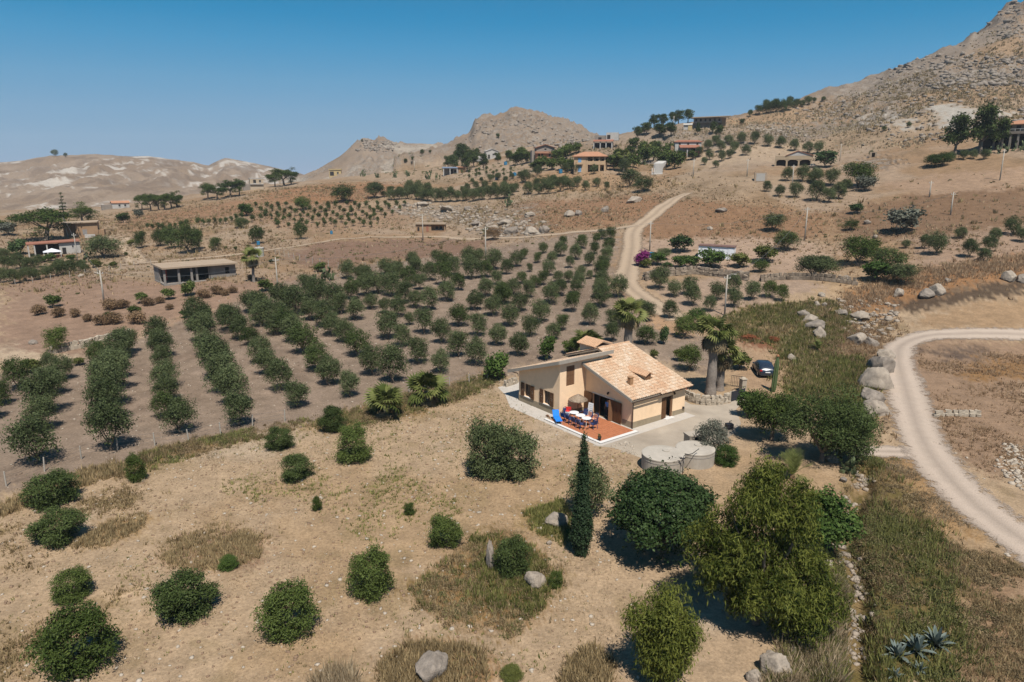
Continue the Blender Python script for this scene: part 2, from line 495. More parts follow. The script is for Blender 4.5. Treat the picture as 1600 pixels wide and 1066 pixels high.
paint(zone('1300 335 1450 300 1620 290 1620 350 1480 372 1330 375'), (150, 118, 92), .85)
paint(zone('1360 290 1500 268 1620 262 1620 292 1460 305'), (196, 164, 136), .9)
paint(zone('1420 372 1620 355 1620 420 1430 420'), (192, 162, 138), .9)
paint(zone('1380 430 1620 400 1620 430 1500 452 1330 500 1280 505 1300 475'), (178, 122, 72), .75)
paint(zone('1400 470 1620 428 1620 458 1480 480 1380 492'), (104, 86, 70), .95)                   # burnt strip
paint(zone('1420 505 1480 485 1620 462 1620 515 1480 515'), (198, 164, 128))
GREEN1 = '1130 500 1180 480 1300 470 1330 500 1290 560 1330 620 1280 640 1230 610 1220 540 1150 530'
G1 = zone(GREEN1); paint(G1, (168, 142, 98)); paint(G1*sstep(.42, .6, nB), (128, 120, 68), .9)
GREEN2 = '1245 1080 1270 960 1300 860 1325 760 1350 700 1390 730 1440 790 1480 850 1510 940 1500 1080'
G2 = zone(GREEN2); paint(G2, (166, 140, 98)); paint(G2*sstep(.40, .58, nB), (126, 112, 66), .9)
paint(zone('1480 850 1620 890 1620 1090 1500 1090 1510 940'), (184, 150, 118)); 
paint(zone('1360 705 1440 720 1480 780 1540 850 1480 830 1420 770'), (198, 158, 112), .9)
PATCH = '635 925 690 880 760 835 800 830 850 880 880 905 850 945 800 1000 730 975 660 950'
PA = zone(PATCH); paint(PA, (172, 136, 92)); paint(PA*sstep(.45, .6, nB), (134, 112, 64), .9)
paint(zone('820 800 880 780 905 850 870 850 830 830'), (172, 144, 96), .8)
paint(zone('250 870 300 845 395 830 410 870 350 890 270 890'), (176, 140, 112), .9)
paint(zone('590 1040 640 1005 740 1010 770 1050 740 1090 600 1090'), (178, 140, 100), .9)
paint(zone('110 855 170 815 230 800 220 830 150 860'), (186, 152, 106), .8)
HEDGE = '470 668 560 640 640 615 700 605 780 580 775 600 700 632 620 655 520 672'
paint(zone(HEDGE), (168, 136, 92), .9)
paint(zone('170 735 250 705 350 682 380 690 290 715 190 745'), (166, 134, 90), .9)
paint(zone('1390 560 1440 530 1620 530 1620 700 1560 760 1470 690'), (186, 154, 126))
paint(zone('1500 585 1560 560 1620 558 1620 590 1530 600'), (176, 132, 82), .8)
BURN = zone('1440 550 1520 540 1560 556 1480 570') + zone('1450 700 1475 690 1470 745 1400 650 1375 690 1390 640')
paint(BURN*sstep(.4, .55, nB), (112, 96, 86), .8)
paint(zone('1060 500 1180 505 1230 560 1215 640 1160 640 1150 560'), (206, 172, 138))             # earth drive
paint(zone('985 430 1010 470 1060 500 1090 520 1060 530 1010 500 960 450'), (212, 172, 134), .9)
paint(zone('1145 530 1175 517 1230 522 1240 540 1180 545'), (150, 92, 66), .8)
# hills: dry slopes, scree and pale clay scars
hillm = (which > 0)
paint(hillm, (184, 162, 140)); paint(hillm*sstep(.45, .62, fbm(GX, GY, 60, 4, 201)), (170, 146, 122), .8)
farh = which == 1
rock = np.zeros((NA, NR))
downs = fbm(GX*1.0, GY*0.30, 26, 4, 207, .55)
paint(farh*sstep(.565, .585, fbm(GX, GY*0.45, 17, 5, 207, .62))*sstep(.42, .50, fbm(GX, GY, 90, 3, 209)), (228, 216, 202), 1.0); paint(farh*sstep(.57, .63, fbm(GX, GY*.5, 14, 4, 213)), (150, 130, 112), .7)
paint((which == 2)*sstep(.58, .63, fbm(GX, GY*.3, 22, 4, 211)), (212, 198, 180), .9)
paint((which == 4)*sstep(.56, .68, nA), (152, 134, 116), .6); paint((which == 4)*sstep(.30, .46, AZ)[:,None], (170, 154, 138), .7); paint((which == 4)*sstep(.52, .62, fbm(GX, GY, 70, 4, 241)), (194, 158, 120), .7)
SCAR = np.zeros((NA, NR))
for t in ('1452 165 1480 162 1530 172 1520 190 1496 206 1484 204 1468 190', '1540 178 1552 166 1562 172 1566 186 1552 188', '1568 178 1584 172 1588 180 1576 188',
          '1378 160 1388 168 1412 188 1430 200 1428 206 1410 200 1390 184 1380 172', '1345 180 1355 180 1360 196 1348 192'):
    SCAR = SCAR + zone(t, .5); paint(zone(t, .5), (212, 202, 188))
rock = np.maximum(rock, (which == 3)*sstep(.2, .5, fbm(GX, GY, 40, 3, 221)))
rock = np.maximum(rock, (which == 2)*sstep(.5, .6, fbm(GX, GY, 30, 3, 223)))
rock = np.maximum(rock, (which == 4)*np.maximum(sstep(.34, .46, AZ)[:,None]*sstep(.34, .46, fbm(GX, GY, 50, 3, 225)), sstep(.55, .65, fbm(GX, GY, 40, 3, 227))))
rock = np.maximum(rock, crag*sstep(.3, .45, fbm(GX, GY, 30, 3, 229)))
for t in ('600 330 640 318 760 325 800 345 860 348 850 370 760 372 720 350', '795 320 830 318 850 345 800 350', '1160 198 1230 190 1270 215 1200 216', '1260 150 1340 165 1350 195 1290 190', '1320 255 1380 240 1400 258 1340 268'):
    rock = np.maximum(rock, zone(t)*0.9)
rock = rock*(1-np.clip(SCAR, 0, 1))
Z += rock*(which > 0)*(np.abs(fbm(GX, GY, 9, 4, 231, .6)-.5)*15 - 2)*sstep(200*K, 300*K, GY)*np.where(which == 4, .6, 1)
Z += (which == 1)*(np.abs(fbm(GX, GY*.35, 40, 4, 233, .55)-.5)*-26 + 3)*sstep(420*K, 600*K, GY)*sstep(1010*K, 900*K, GY)

def ground_material():
    m, n, l, b = new_mat('dry earth')
    b.inputs['Roughness'].default_value = 0.95
    b.inputs['Specular IOR Level'].default_value = 0.08
    tc = n.new('ShaderNodeTexCoord')
    at = n.new('ShaderNodeAttribute'); at.attribute_name = 'soil'
    rk = n.new('ShaderNodeAttribute'); rk.attribute_name = 'rock'
    def noise(scale, det, rough=.6):
        x = n.new('ShaderNodeTexNoise'); x.inputs['Scale'].default_value = scale; x.inputs['Detail'].default_value = det; x.inputs['Roughness'].default_value = rough
        l.new(tc.outputs['Object'], x.inputs['Vector']); return x.outputs['Fac']
    def rng(x, a, b_, c, d):
        q = n.new('ShaderNodeMapRange'); q.inputs[1].default_value = a; q.inputs[2].default_value = b_; q.inputs[3].default_value = c; q.inputs[4].default_value = d
        l.new(x, q.inputs[0]); return q.outputs[0]
    def mul(c, f):
        q = n.new('ShaderNodeMix'); q.data_type = 'RGBA'; q.blend_type = 'MULTIPLY'; q.inputs['Factor'].default_value = 1
        l.new(c, q.inputs['A']); l.new(f, q.inputs['B']); return q.outputs['Result']
    def mix(c, f, rgb):
        q = n.new('ShaderNodeMix'); q.data_type = 'RGBA'; l.new(f, q.inputs['Factor']); l.new(c, q.inputs['A']); q.inputs['B'].default_value = (*rgb, 1); return q.outputs['Result']
    f1, f2, f3 = noise(5.5, 6, .7), noise(0.6, 8, .7), noise(13, 4, .7)
    c = mul(at.outputs['Color'], rng(f1, .3, .7, .70, 1.26))
    c = mul(c, rng(f2, .3, .7, .74, 1.22))
    c = mix(c, rng(f3, .58, .68, 0, .6), srgb(140, 114, 86))          # straw and clods
    c = mix(c, rng(noise(17, 2), .70, .74, 0, .8), srgb(226, 208, 188))  # pale pebbles
    # rock where the ground is stony
    vr = n.new('ShaderNodeTexVoronoi'); vr.inputs['Scale'].default_value = 0.22; vr.inputs['Randomness'].default_value = 1
    l.new(tc.outputs['Object'], vr.inputs['Vector'])
    rn = noise(0.35, 8, .72)
    rf = n.new('ShaderNodeMath'); rf.operation = 'MULTIPLY'
    l.new(rk.outputs['Fac'], rf.inputs[0]); l.new(rng(rn, .46, .54, 0, 1), rf.inputs[1])
    q = n.new('ShaderNodeMix'); q.data_type = 'RGBA'; l.new(rf.outputs[0], q.inputs['Factor']); l.new(c, q.inputs['A'])
    rc = n.new('ShaderNodeMix'); rc.data_type = 'RGBA'; rc.inputs['A'].default_value = (*srgb(168, 152, 138), 1); rc.inputs['B'].default_value = (*srgb(208, 194, 178), 1)
    l.new(vr.outputs['Color'], rc.inputs['Factor'])
    l.new(mul(rc.outputs['Result'], rng(noise(1.3, 6, .7), .3, .7, .62, 1.15)), q.inputs['B'])
    c = q.outputs['Result']
    # scattered dark scrub on the stony slopes
    sc = n.new('ShaderNodeMath'); sc.operation = 'MULTIPLY'
    l.new(rng(noise(0.55, 4, .6), .63, .68, 0, .75), sc.inputs[0]); l.new(rk.outputs['Fac'], sc.inputs[1])
    c = mix(c, sc.outputs[0], srgb(108, 100, 78))
    l.new(c, b.inputs['Base Color'])
    b1 = n.new('ShaderNodeBump'); b1.inputs['Strength'].default_value = .7; b1.inputs['Distance'].default_value = .09
    l.new(f1, b1.inputs['Height'])
    b2 = n.new('ShaderNodeBump'); b2.inputs['Strength'].default_value = .8; b2.inputs['Distance'].default_value = 1.6
    mm = n.new('ShaderNodeMath'); mm.operation = 'MULTIPLY'; l.new(rn, mm.inputs[0]); l.new(rk.outputs['Fac'], mm.inputs[1])
    l.new(mm.outputs[0], b2.inputs['Height']); l.new(b1.outputs[0], b2.inputs['Normal'])
    l.new(b2.outputs[0], b.inputs['Normal'])
    return m
M_GROUND = ground_material()
idx = np.arange(NA*NR).reshape(NA, NR)
quads = np.stack([idx[:-1,:-1], idx[1:,:-1], idx[1:,1:], idx[:-1,1:]], -1)[:, :, ::-1].reshape(-1, 4)
fw = which[:-1,:-1].reshape(-1)
VV = np.stack([GX, GY, Z], -1).reshape(-1, 3); SS = soil.reshape(-1, 3); RK = rock.reshape(-1)
# normals of the whole sheet, so that the pieces meet without a seam
def sheet(name, sel, label, cat):
    q = quads[sel]; used = np.unique(q); mp = np.zeros(NA*NR, np.int32); mp[used] = np.arange(len(used))
    me = np_mesh(name, VV[used], mp[q], M_GROUND, True)
    a = me.attributes.new('soil', 'FLOAT_COLOR', 'POINT'); a.data.foreach_set('color', np.column_stack([SS[used], np.ones(len(used))]).astype(np.float32).ravel())
    b = me.attributes.new('rock', 'FLOAT', 'POINT'); b.data.foreach_set('value', RK[used].astype(np.float32))
    return tag(link(name, me), label, cat, None, 'structure')
sheet('ground', fw == 0, 'dry tan earth of the fields and orchards', 'ground')
sheet('hills', fw == 1, 'far pale hills with white clay scars on the horizon', 'hills')
sheet('hill', (fw == 2), 'low bare hill with two small crags beside the rocky peak', 'hill')
sheet('hill', (fw == 3), 'steep grey rocky peak rising behind the houses', 'hill')
sheet('mountain', fw == 4, 'stony mountain slope climbing to the crag in the top corner', 'mountain')

# ---------------------------------------------------------------- tracks, draped on the ground
def track_mat(name, rgb, edge=0.5):
    m, n, l, b = new_mat(name)
    b.inputs['Roughness'].default_value = 0.95; b.inputs['Specular IOR Level'].default_value = 0.08
    uv = n.new('ShaderNodeAttribute'); uv.attribute_name = 'across'
    tc = n.new('ShaderNodeTexCoord')
    nz = n.new('ShaderNodeTexNoise'); nz.inputs['Scale'].default_value = 1.1; nz.inputs['Detail'].default_value = 7; nz.inputs['Roughness'].default_value = .7
    l.new(tc.outputs['Object'], nz.inputs['Vector'])
    nf = n.new('ShaderNodeTexNoise'); nf.inputs['Scale'].default_value = 11; nf.inputs['Detail'].default_value = 4
    l.new(tc.outputs['Object'], nf.inputs['Vector'])
    def math_(op, a, bb):
        q = n.new('ShaderNodeMath'); q.operation = op
        for i, t in enumerate((a, bb)):
            if isinstance(t, (int, float)): q.inputs[i].default_value = t
            else: l.new(t, q.inputs[i])
        return q.outputs[0]
    ab = math_('ABSOLUTE', uv.outputs['Fac'], 0)
    # ruts pale, middle and margins duller
    rut = math_('ABSOLUTE', math_('SUBTRACT', ab, 0.42), 0)
    mr = n.new('ShaderNodeMapRange'); mr.inputs[1].default_value = .08; mr.inputs[2].default_value = .45; mr.inputs[3].default_value = 1.0; mr.inputs[4].default_value = .72
    l.new(rut, mr.inputs[0])
    v = math_('MULTIPLY', mr.outputs[0], math_('ADD', math_('MULTIPLY', nz.outputs['Fac'], .36), math_('ADD', math_('MULTIPLY', nf.outputs['Fac'], .3), .68)))
    mx = n.new('ShaderNodeMix'); mx.data_type = 'RGBA'; mx.blend_type = 'MULTIPLY'; mx.inputs['Factor'].default_value = 1
    mx.inputs['A'].default_value = (*rgb, 1); l.new(v, mx.inputs['B']); l.new(mx.outputs['Result'], b.inputs['Base Color'])
    ea = math_('ADD', ab, math_('MULTIPLY', math_('SUBTRACT', nz.outputs['Fac'], .5), edge*2.2))
    ea = math_('ADD', ea, math_('MULTIPLY', math_('SUBTRACT', nf.outputs['Fac'], .5), edge))
    al = n.new('ShaderNodeMapRange'); al.inputs[1].default_value = .66; al.inputs[2].default_value = .96; al.inputs[3].default_value = 1; al.inputs[4].default_value = 0
    l.new(ea, al.inputs[0]); l.new(al.outputs[0], b.inputs['Alpha'])
    bp = n.new('ShaderNodeBump'); bp.inputs['Strength'].default_value = .6; bp.inputs['Distance'].default_value = .06
    l.new(nf.outputs['Fac'], bp.inputs['Height']); l.new(bp.outputs[0], b.inputs['Normal'])
    return m
def smooth_path(p, step):
    p = [Vector((q[0], q[1], 0)) for q in p]; out = []
    for i in range(len(p)-1):
        a, b, c, d = p[max(i-1,0)], p[i], p[i+1], p[min(i+2, len(p)-1)]
        n = max(2, int((c-b).length/step))
        for k in range(n):
            t = k/n; out.append(0.5*((2*b)+(c-a)*t+(2*a-5*b+4*c-d)*t*t+(3*b-a-3*c+d)*t**3))
    return out+[p[-1]]
ROADS = []
def track(name, px, width, m, label, lift=0.05, step=0.5, nw=12):
    c = smooth_path([hit(u, v) for u, v in px], step); ROADS.append(([(q.x, q.y) for q in c[::4]]+[(c[-1].x, c[-1].y)], width*.46))
    vs = []; ac = []
    for i, p in enumerate(c):
        d = (c[min(i+1, len(c)-1)]-c[max(i-1, 0)]).normalized(); s = Vector((d.y, -d.x, 0))
        w = width*(0.92+0.25*vnoise(i*.13, 0, 5))
        for k in range(nw+1):
            t = k/nw*2-1; q = p+s*t*w*.5
            vs.append((q.x, q.y, hgt(q.x, q.y)+lift)); ac.append(t)
    n1 = nw+1
    fs = [(i*n1+k, i*n1+k+1, (i+1)*n1+k+1, (i+1)*n1+k) for i in range(len(c)-1) for k in range(nw)]
    me = np_mesh(name, vs, fs, m, True)
    a = me.attributes.new('across', 'FLOAT', 'POINT'); a.data.foreach_set('value', np.array(ac, np.float32))
    return tag(link(name, me), label, 'track', None, 'structure')
M_GRAVEL = track_mat('pale gravel', srgb(236, 214, 194), .85)
M_DIRT = track_mat('track earth', srgb(222, 196, 168), .55)
track('gravel_road', [(1700,530),(1640,526),(1570,522),(1500,522),(1440,527),(1408,541),(1404,565),(1414,605),(1426,645),(1440,685),(1472,735),(1520,785),(1572,826),(1640,872),(1720,930)], 3.9*K, M_GRAVEL, 'pale gravel road bending up the slope past the rocks')
track('gravel_road', [(1338,706),(1380,706),(1420,708),(1462,716)], 2.6*K, M_GRAVEL, 'short gravel spur joining the road beside the bushes', 0.04)
track('dirt_track', [(1074,302),(1052,312),(1030,328),(1008,346),(990,362),(988,385),(984,410),(980,440),(1000,462),(1030,482),(1062,500)], 4.6*K, M_DIRT, 'pale dirt track climbing the rusty slope above the orchard')
track('dirt_track', [(1000,352),(960,358),(900,363),(830,370),(760,372),(690,370),(600,371),(530,374),(470,384),(400,394),(330,402),(260,408),(190,414)], 2.2*K, M_DIRT, 'narrow farm track running along the top of the orchard', 0.06)
track('dirt_track', [(190,372),(200,385),(208,400),(215,413)], 5*K, M_DIRT, 'short earth track beside the big round olive', 0.05)
# ================================================================ PLANTS
L_OLIVE = leaf_mat('olive leaves', (.030, .044, .014), (.146, .172, .074), .15, .5)
L_OLIVE2 = leaf_mat('dark olive leaves', (.022, .038, .009), (.102, .132, .042), .15, .5)
L_SHRUB = leaf_mat('shrub leaves', (.030, .050, .010), (.132, .168, .044), .18)
L_CAROB = leaf_mat('carob leaves', (.020, .042, .012), (.085, .125, .045), .12, .38)
L_PEPPER = leaf_mat('feathery leaves', (.036, .052, .008), (.185, .195, .040), .28)
L_GREEN = leaf_mat('fresh leaves', (.028, .062, .012), (.115, .170, .042), .25)
L_LIME = leaf_mat('yellow green leaves', (.060, .080, .018), (.200, .205, .060), .28)
L_PINE = leaf_mat('pine needles', (.022, .045, .010), (.095, .125, .028), .12)
L_CYP = leaf_mat('cypress leaves', (.012, .028, .012), (.048, .075, .034), .08)
L_DRY = leaf_mat('dead leaves', (.120, .075, .040), (.330, .215, .120), .2)
L_GREY = leaf_mat('grey scrub leaves', (.085, .090, .065), (.200, .200, .150), .18)
L_PALM = leaf_mat('palm fronds', (.070, .095, .020), (.270, .280, .095), .25, .45)
L_THATCH = leaf_mat('dead palm fronds', (.110, .080, .045), (.300, .225, .130), .1)
L_FLOWER = leaf_mat('magenta bracts', (.140, .012, .085), (.350, .050, .230), .25)
L_AGAVE = leaf_mat('agave leaves', (.075, .100, .085), (.230, .265, .230), .05, .5)
L_PEAR = leaf_mat('cactus pads', (.060, .080, .035), (.180, .205, .105), .05, .6)
M_BARK = mat('grey bark', (.16, .125, .095), .95, .35, 8, .03)
M_PALMBARK = mat('palm trunk bark', (.21, .175, .145), .95, .3, 5, .08)

def rand_dirs(rng, n):
    v = rng.normal(size=(n, 3)); return v/np.linalg.norm(v, axis=1, keepdims=True)
def leaves(pos, out, rng, l, w, jit=.55, up=.25, droop=0.0):
    """diamond leaves at pos facing roughly out"""
    n = len(pos)
    nr = out*.75 + rng.normal(size=(n, 3))*jit + np.array([0, 0, up]); nr /= np.linalg.norm(nr, axis=1, keepdims=True)
    t = rng.normal(size=(n, 3)) + np.array([0, 0, -droop*3.0])
    t -= nr*(t*nr).sum(1, keepdims=True); t /= np.linalg.norm(t, axis=1, keepdims=True)
    b = np.cross(nr, t)
    ll = (l*(.7+.6*rng.random(n)))[:, None]; ww = (w*(.7+.6*rng.random(n)))[:, None]
    V = np.stack([pos-t*ll*.5, pos+b*ww*.5, pos+t*ll*.5, pos-b*ww*.5], 1).reshape(-1, 3)
    return V, np.arange(n*4).reshape(n, 4)
def crown_mesh(name, m, lobes, n, l, w, seed, spread=.16, sprig=9, shell=.5, droop=0.0, floor=None, jit=.55, clump=.30):
    rng = np.random.default_rng(seed)
    L = np.array(lobes, float); wt = (L[:,3]*L[:,4]*L[:,5])**(2/3); wt /= wt.sum()
    ns = max(1, n//sprig)
    li = rng.choice(len(L), ns, p=wt); d = rand_dirs(rng, ns)
    d[:,2] = np.where((d[:,2] < -.3) & (rng.random(ns) < .5), -d[:,2], d[:,2])
    rad = shell + (1-shell)*rng.random(ns)**.55
    rad *= 1 + .11*rng.normal(size=ns) + (rng.random(ns) < .07)*.30*rng.random(ns)
    c = L[li,:3] + d*rad[:,None]*L[li,3:]
    o = d/L[li,3:]; o /= np.linalg.norm(o, axis=1, keepdims=True)
    tone = np.clip(.5 + clump*rng.normal(size=ns)*.6, 0, 1)
    k = np.repeat(np.arange(ns), sprig)
    pos = c[k] + rng.normal(size=(ns*sprig, 3))*spread*np.array([1, 1, .8 + droop])
    if floor is not None: pos[:,2] = np.maximum(pos[:,2], floor)
    V, Fc = leaves(pos, o[k], rng, l, w, jit, .25, droop)
    return np_mesh(name, V, Fc, m, False, np.clip(tone[k] + .14*rng.normal(size=len(k)), 0, 1))
def trunk_mesh(name, rng, hgt_, r, fork, spread, n=4, lean=.15, m=None):
    b = MB(); top = Vector((rng.normal()*lean, rng.normal()*lean, fork))
    b.tube([(0,0,-.25), (0,0,.05), tuple(top*.55+Vector((rng.normal()*.05, rng.normal()*.05, 0))), tuple(top)], [r*1.5, r*1.2, r*.95, r*.85], 7)
    for i in range(n):
        a = 2*math.pi*(i+rng.random()*.6)/n; e = Vector((math.cos(a)*spread, math.sin(a)*spread, hgt_))
        mid = top.lerp(e, .5)+Vector((math.cos(a), math.sin(a), 0))*spread*.12
        b.tube([tuple(top-Vector((0,0,.05))), tuple(mid), tuple(e)], [r*.6, r*.4, r*.12], 5, False)
    me = bpy.data.meshes.new(name); me.from_pydata(b.v, [], b.f); me.materials.append(m or M_BARK)
    for p in me.polygons: p.use_smooth = True
    me.update(); return me

PROTO = {}
def proto(kind, crowns, trunks, ref):
    PROTO[kind] = (crowns, trunks, ref)
def olive_lobes(rng, W, hc, hr, n=8):
    out = [(0, 0, hc, W*.34, W*.34, hr*.92), (rng.normal()*.2, rng.normal()*.2, hc+hr*.55, W*.22, W*.22, hr*.45)]
    for i in range(n):
        a = 2*math.pi*(i+rng.random())/n; rr = W*(.20+.14*rng.random())
        out.append((math.cos(a)*rr, math.sin(a)*rr, hc+hr*(rng.random()*1.0-.52), W*(.15+.09*rng.random()), W*(.15+.09*rng.random()), hr*(.36+.25*rng.random())))
    return out
cs, ts = [], []
for i in range(7):
    g = np.random.default_rng(100+i); W = 3.8
    cs.append(crown_mesh('olive_crown', L_OLIVE, olive_lobes(g, W, 1.92, 1.72, 10+i % 3), 5400, .20, .075, 300+i, .16, 9, .5, 0, .22))
    ts.append(trunk_mesh('olive_trunk', g, 1.8, .11, .45, .75, 4, .18))
proto('olive', cs, ts, 3.8)
cs, ts = [], []
for i in range(5):
    g = np.random.default_rng(140+i); W = 3.0
    lob = [(0, 0, 1.3, 1.05, 1.05, 1.25)]
    for k in range(26):
        d = rand_dirs(g, 1)[0]; z = 1.3+d[2]*1.25; q = math.sqrt(max(0, 1-d[2]**2))*(1.12-.16*d[2]); rr = .30+.22*g.random()
        lob.append((math.cos(k*2.4)*q*.95, math.sin(k*2.4)*q*.95, max(.3, z), rr, rr, rr*1.1))
    lob.append((g.normal()*.25, g.normal()*.25, 2.55, .4, .4, .5))
    cs.append(crown_mesh('bush_crown', L_OLIVE2, lob, 11000, .155, .055, 400+i, .12, 9, .6, 0, .02))
    ts.append(trunk_mesh('bush_trunk', g, 1.2, .09, .3, .5, 4, .05))
proto('bush', cs, ts, 2.9)
cs, ts = [], []
for i in range(4):                                      # small round-headed trees and garden bushes
    g = np.random.default_rng(160+i); W = 3.0
    lob = [(0, 0, 1.5, 1.0, 1.0, 1.05)]
    for k in range(8):
        a = 2*math.pi*(k+g.random())/8; lob.append((math.cos(a)*.75, math.sin(a)*.75, .9+1.3*g.random(), .45+.2*g.random(), .45+.2*g.random(), .5))
    cs.append(crown_mesh('garden_crown', L_GREEN, lob, 1500, .30, .17, 430+i, .16, 8, .5, 0, .03))
    ts.append(trunk_mesh('garden_trunk', g, 1.3, .09, .5, .6, 4, .08))
proto('garden', cs, ts, 2.9)
cs, ts = [], []
for i in range(3):                                      # thin saplings
    g = np.random.default_rng(180+i)
    cs.append(crown_mesh('sapling_crown', L_OLIVE2, [(0,0,1.25,.55,.55,.75),(.25,.1,1.0,.35,.35,.45),(-.2,-.15,1.5,.35,.35,.4)], 420, .26, .12, 450+i, .14, 7, .35))
    ts.append(trunk_mesh('sapling_trunk', g, 1.0, .05, .5, .25, 3, .05))
proto('sapling', cs, ts, 1.35)
cs, ts = [], []
for i in range(3):                                      # dead or drying bushes
    g = np.random.default_rng(190+i)
    cs.append(crown_mesh('dry_crown', L_DRY, [(0,0,.8,.9,.9,.7),(.5,.2,.6,.6,.6,.5),(-.5,-.3,.7,.6,.6,.55)], 1500, .20, .11, 470+i, .16, 7, .35, 0, .02))
    ts.append(trunk_mesh('dry_trunk', g, .9, .06, .25, .6, 5, .05))
proto('dry', cs, ts, 2.3)
cs, ts = [], []
for i in range(3):                                      # umbrella pines
    g = np.random.default_rng(200+i); lob = []
    for k in range(18):
        a = g.random()*6.28; q = 2.9*math.sqrt(g.random()); lob.append((math.cos(a)*q, math.sin(a)*q, 4.6+2.2*(1-(q/3.2)**2)+g.normal()*.6, 1.45, 1.45, .85))
    for k in range(4):
        a = g.random()*6.28; lob.append((math.cos(a)*2.2, math.sin(a)*2.2, 3.1+g.normal()*.5, 1.2, 1.2, .7))
    cs.append(crown_mesh('pine_crown', L_PINE, lob, 6500, .36, .15, 490+i, .24, 8, .4))
    ts.append(trunk_mesh('pine_trunk', g, 5.4, .3, 3.0, 2.0, 5, .3))
proto('pine', cs, ts, 6.6)
cs, ts = [], []
for i in range(2):                                      # tall dark trees
    g = np.random.default_rng(210+i); lob = [(0,0,3.6,1.5,1.5,2.0)]
    for k in range(10):
        a = g.random()*6.28; q = 1.6*g.random(); lob.append((math.cos(a)*q, math.sin(a)*q, 2.2+3.2*g.random(), .9, .9, .8))
    cs.append(crown_mesh('tall_crown', L_OLIVE2, lob, 2600, .40, .20, 510+i, .26, 8, .4))
    ts.append(trunk_mesh('tall_trunk', g, 3.0, .2, 1.5, 1.0, 4, .15))
proto('tall', cs, ts, 4.4)

_rp = random.Random(7)
def plant(kind, u, v, wpx, label, cat='tree', group=None, name=None, hpx=None, m=None, ground=True, variant=None, sink=0.0, p=None):
    crowns, trunks, ref = PROTO[kind]
    if p is None:
        p = hit(u, v)
    mp = mpp(p); W = wpx*mp; dl = math.atan2(H-p[2], math.hypot(p[0], p[1]))
    if kind in ('bush', 'dry', 'garden') and ground and v > 560:        # v marks the front edge of the foliage
        p = hit(u, v - .30*wpx*math.sin(dl))
    k = variant if variant is not None else _rp.randrange(len(crowns))
    root = empty(name or {'olive': 'olive_tree', 'bush': 'shrub', 'garden': 'garden_bush', 'sapling': 'olive_sapling', 'dry': 'dry_bush', 'pine': 'pine_tree', 'tall': 'tree'}[kind], p - Vector((0, 0, sink)), _rp.random()*6.28, label, cat, group)
    sc = W/ref; sz = sc
    if hpx:
        hm = (hpx*mp - .45*W*math.sin(dl))/math.cos(dl)
        top = max(vv.co.z for vv in list(crowns[k].vertices)[::9])
        sz = max(.45*sc, min(2.2*sc, hm/top))
    if not hpx and kind == 'olive': sz = sc*(.98+.26*_rp.random())
    root.scale = (sc*(.94+.12*_rp.random()), sc*(.94+.12*_rp.random()), sz)
    c = link('crown', crowns[k], root); t = link('trunk', trunks[k], root)
    if m is not None:
        c.material_slots[0].link = 'OBJECT'; c.material_slots[0].material = m
    return root

# ---------------------------------------------------------------- the olive orchard, row by row (photograph column, row, width)
ROWS = [
 '-12 655 40 2 633 36 29 610 42',
 '52 727 82 68 673 52 72 648 57 82 618 44 99 594 38 79 579 27',
 '174 704 68 169 660 60 171 636 58 177 611 55 182 592 48 181 579 43 188 560 45 200 552 33 153 571 31',
 '286 677 47 258 653 46 262 627 42 261 607 41 256 579 33 254 559 39 246 536 41',
 '375 665 52 365 633 50 349 615 52 339 594 52 332 566 40 322 554 40 318 534 41 309 516 38 319 506 31',
 '465 636 40 438 611 46 417 586 40 410 568 41 391 540 27 375 531 38 362 518 41 354 506 32',
 '547 620 37 515 602 40 494 580 40 475 552 50 458 535 35 448 522 38 432 523 33 428 511 38 408 511 33 406 501 36 392 489 31',
 '614 598 45 580 586 43 559 557 43 539 535 38 519 525 37 507 511 37 487 501 31 462 492 40 451 481 34 438 480 35',
 '688 583 33 654 568 41 629 542 36 607 530 41 557 500 30 532 491 26 522 484 35 497 478 37 482 466 35',
 '744 571 36 715 558 36 690 537 34 663 522 35 640 508 19 621 495 31 601 490 20 580 483 23 550 468 31',
 '811 556 34 778 540 36 748 525 33 718 510 35 671 485 31 648 481 25 630 475 31 611 463 32 591 459 31 572 463 29 574 447 27',
 '829 526 28 797 510 30 771 494 31 743 485 28 699 471 31 717 454 21 694 446 29 656 453 25 638 448 29 613 442 25 565 441 28 543 436 25',
 '865 530 26 845 504 31 812 487 28 786 476 29 760 464 28 788 474 26 737 436 29 709 431 27 672 439 25 651 434 27 621 436 27 602 429 25',
 '878 517 28 860 475 29 826 465 24 802 461 25 782 468 25 776 445 22 758 434 25 773 422 27 749 414 22 731 414 27 697 422 25 683 414 21 645 421 23',
 '922 509 33 894 488 29 875 463 27 848 446 20 836 450 19 816 443 21 792 429 21 807 417 21 819 405 15 828 425 11 840 411 15',
 '939 480 29 938 466 28 899 460 22 905 450 20 889 442 19 872 441 19 857 431 21 863 413 19 849 396 17',
 '939 451 26 939 434 24 921 436 13 907 433 17 890 419 17 899 406 22 875 401 24 880 384 16',
 '957 534 25 957 512 24 966 465 33 943 423 22 948 407 21 951 394 21 921 416 18 929 397 18 909 389 22',
 '1011 503 25 1002 485 18 954 375 16 932 382 17 941 374 15',
]
G_OL = 'olive trees planted in rows in the orchard'
for ri, row in enumerate(ROWS):
    t = [float(x) for x in row.split()]
    q = sorted([(t[i], t[i+1], t[i+2]) for i in range(0, len(t), 3)], key=lambda a: -a[1])
    for k, (u, v, w) in enumerate(q):
        plant('olive', u, v, w*(.98+.24*_rp.random()), f'silvery olive tree, {nth(k+1)} from the near end of the {nth(ri+1)} orchard row from the left', 'tree', G_OL, m=(L_OLIVE2 if _rp.random() < .22 else None))
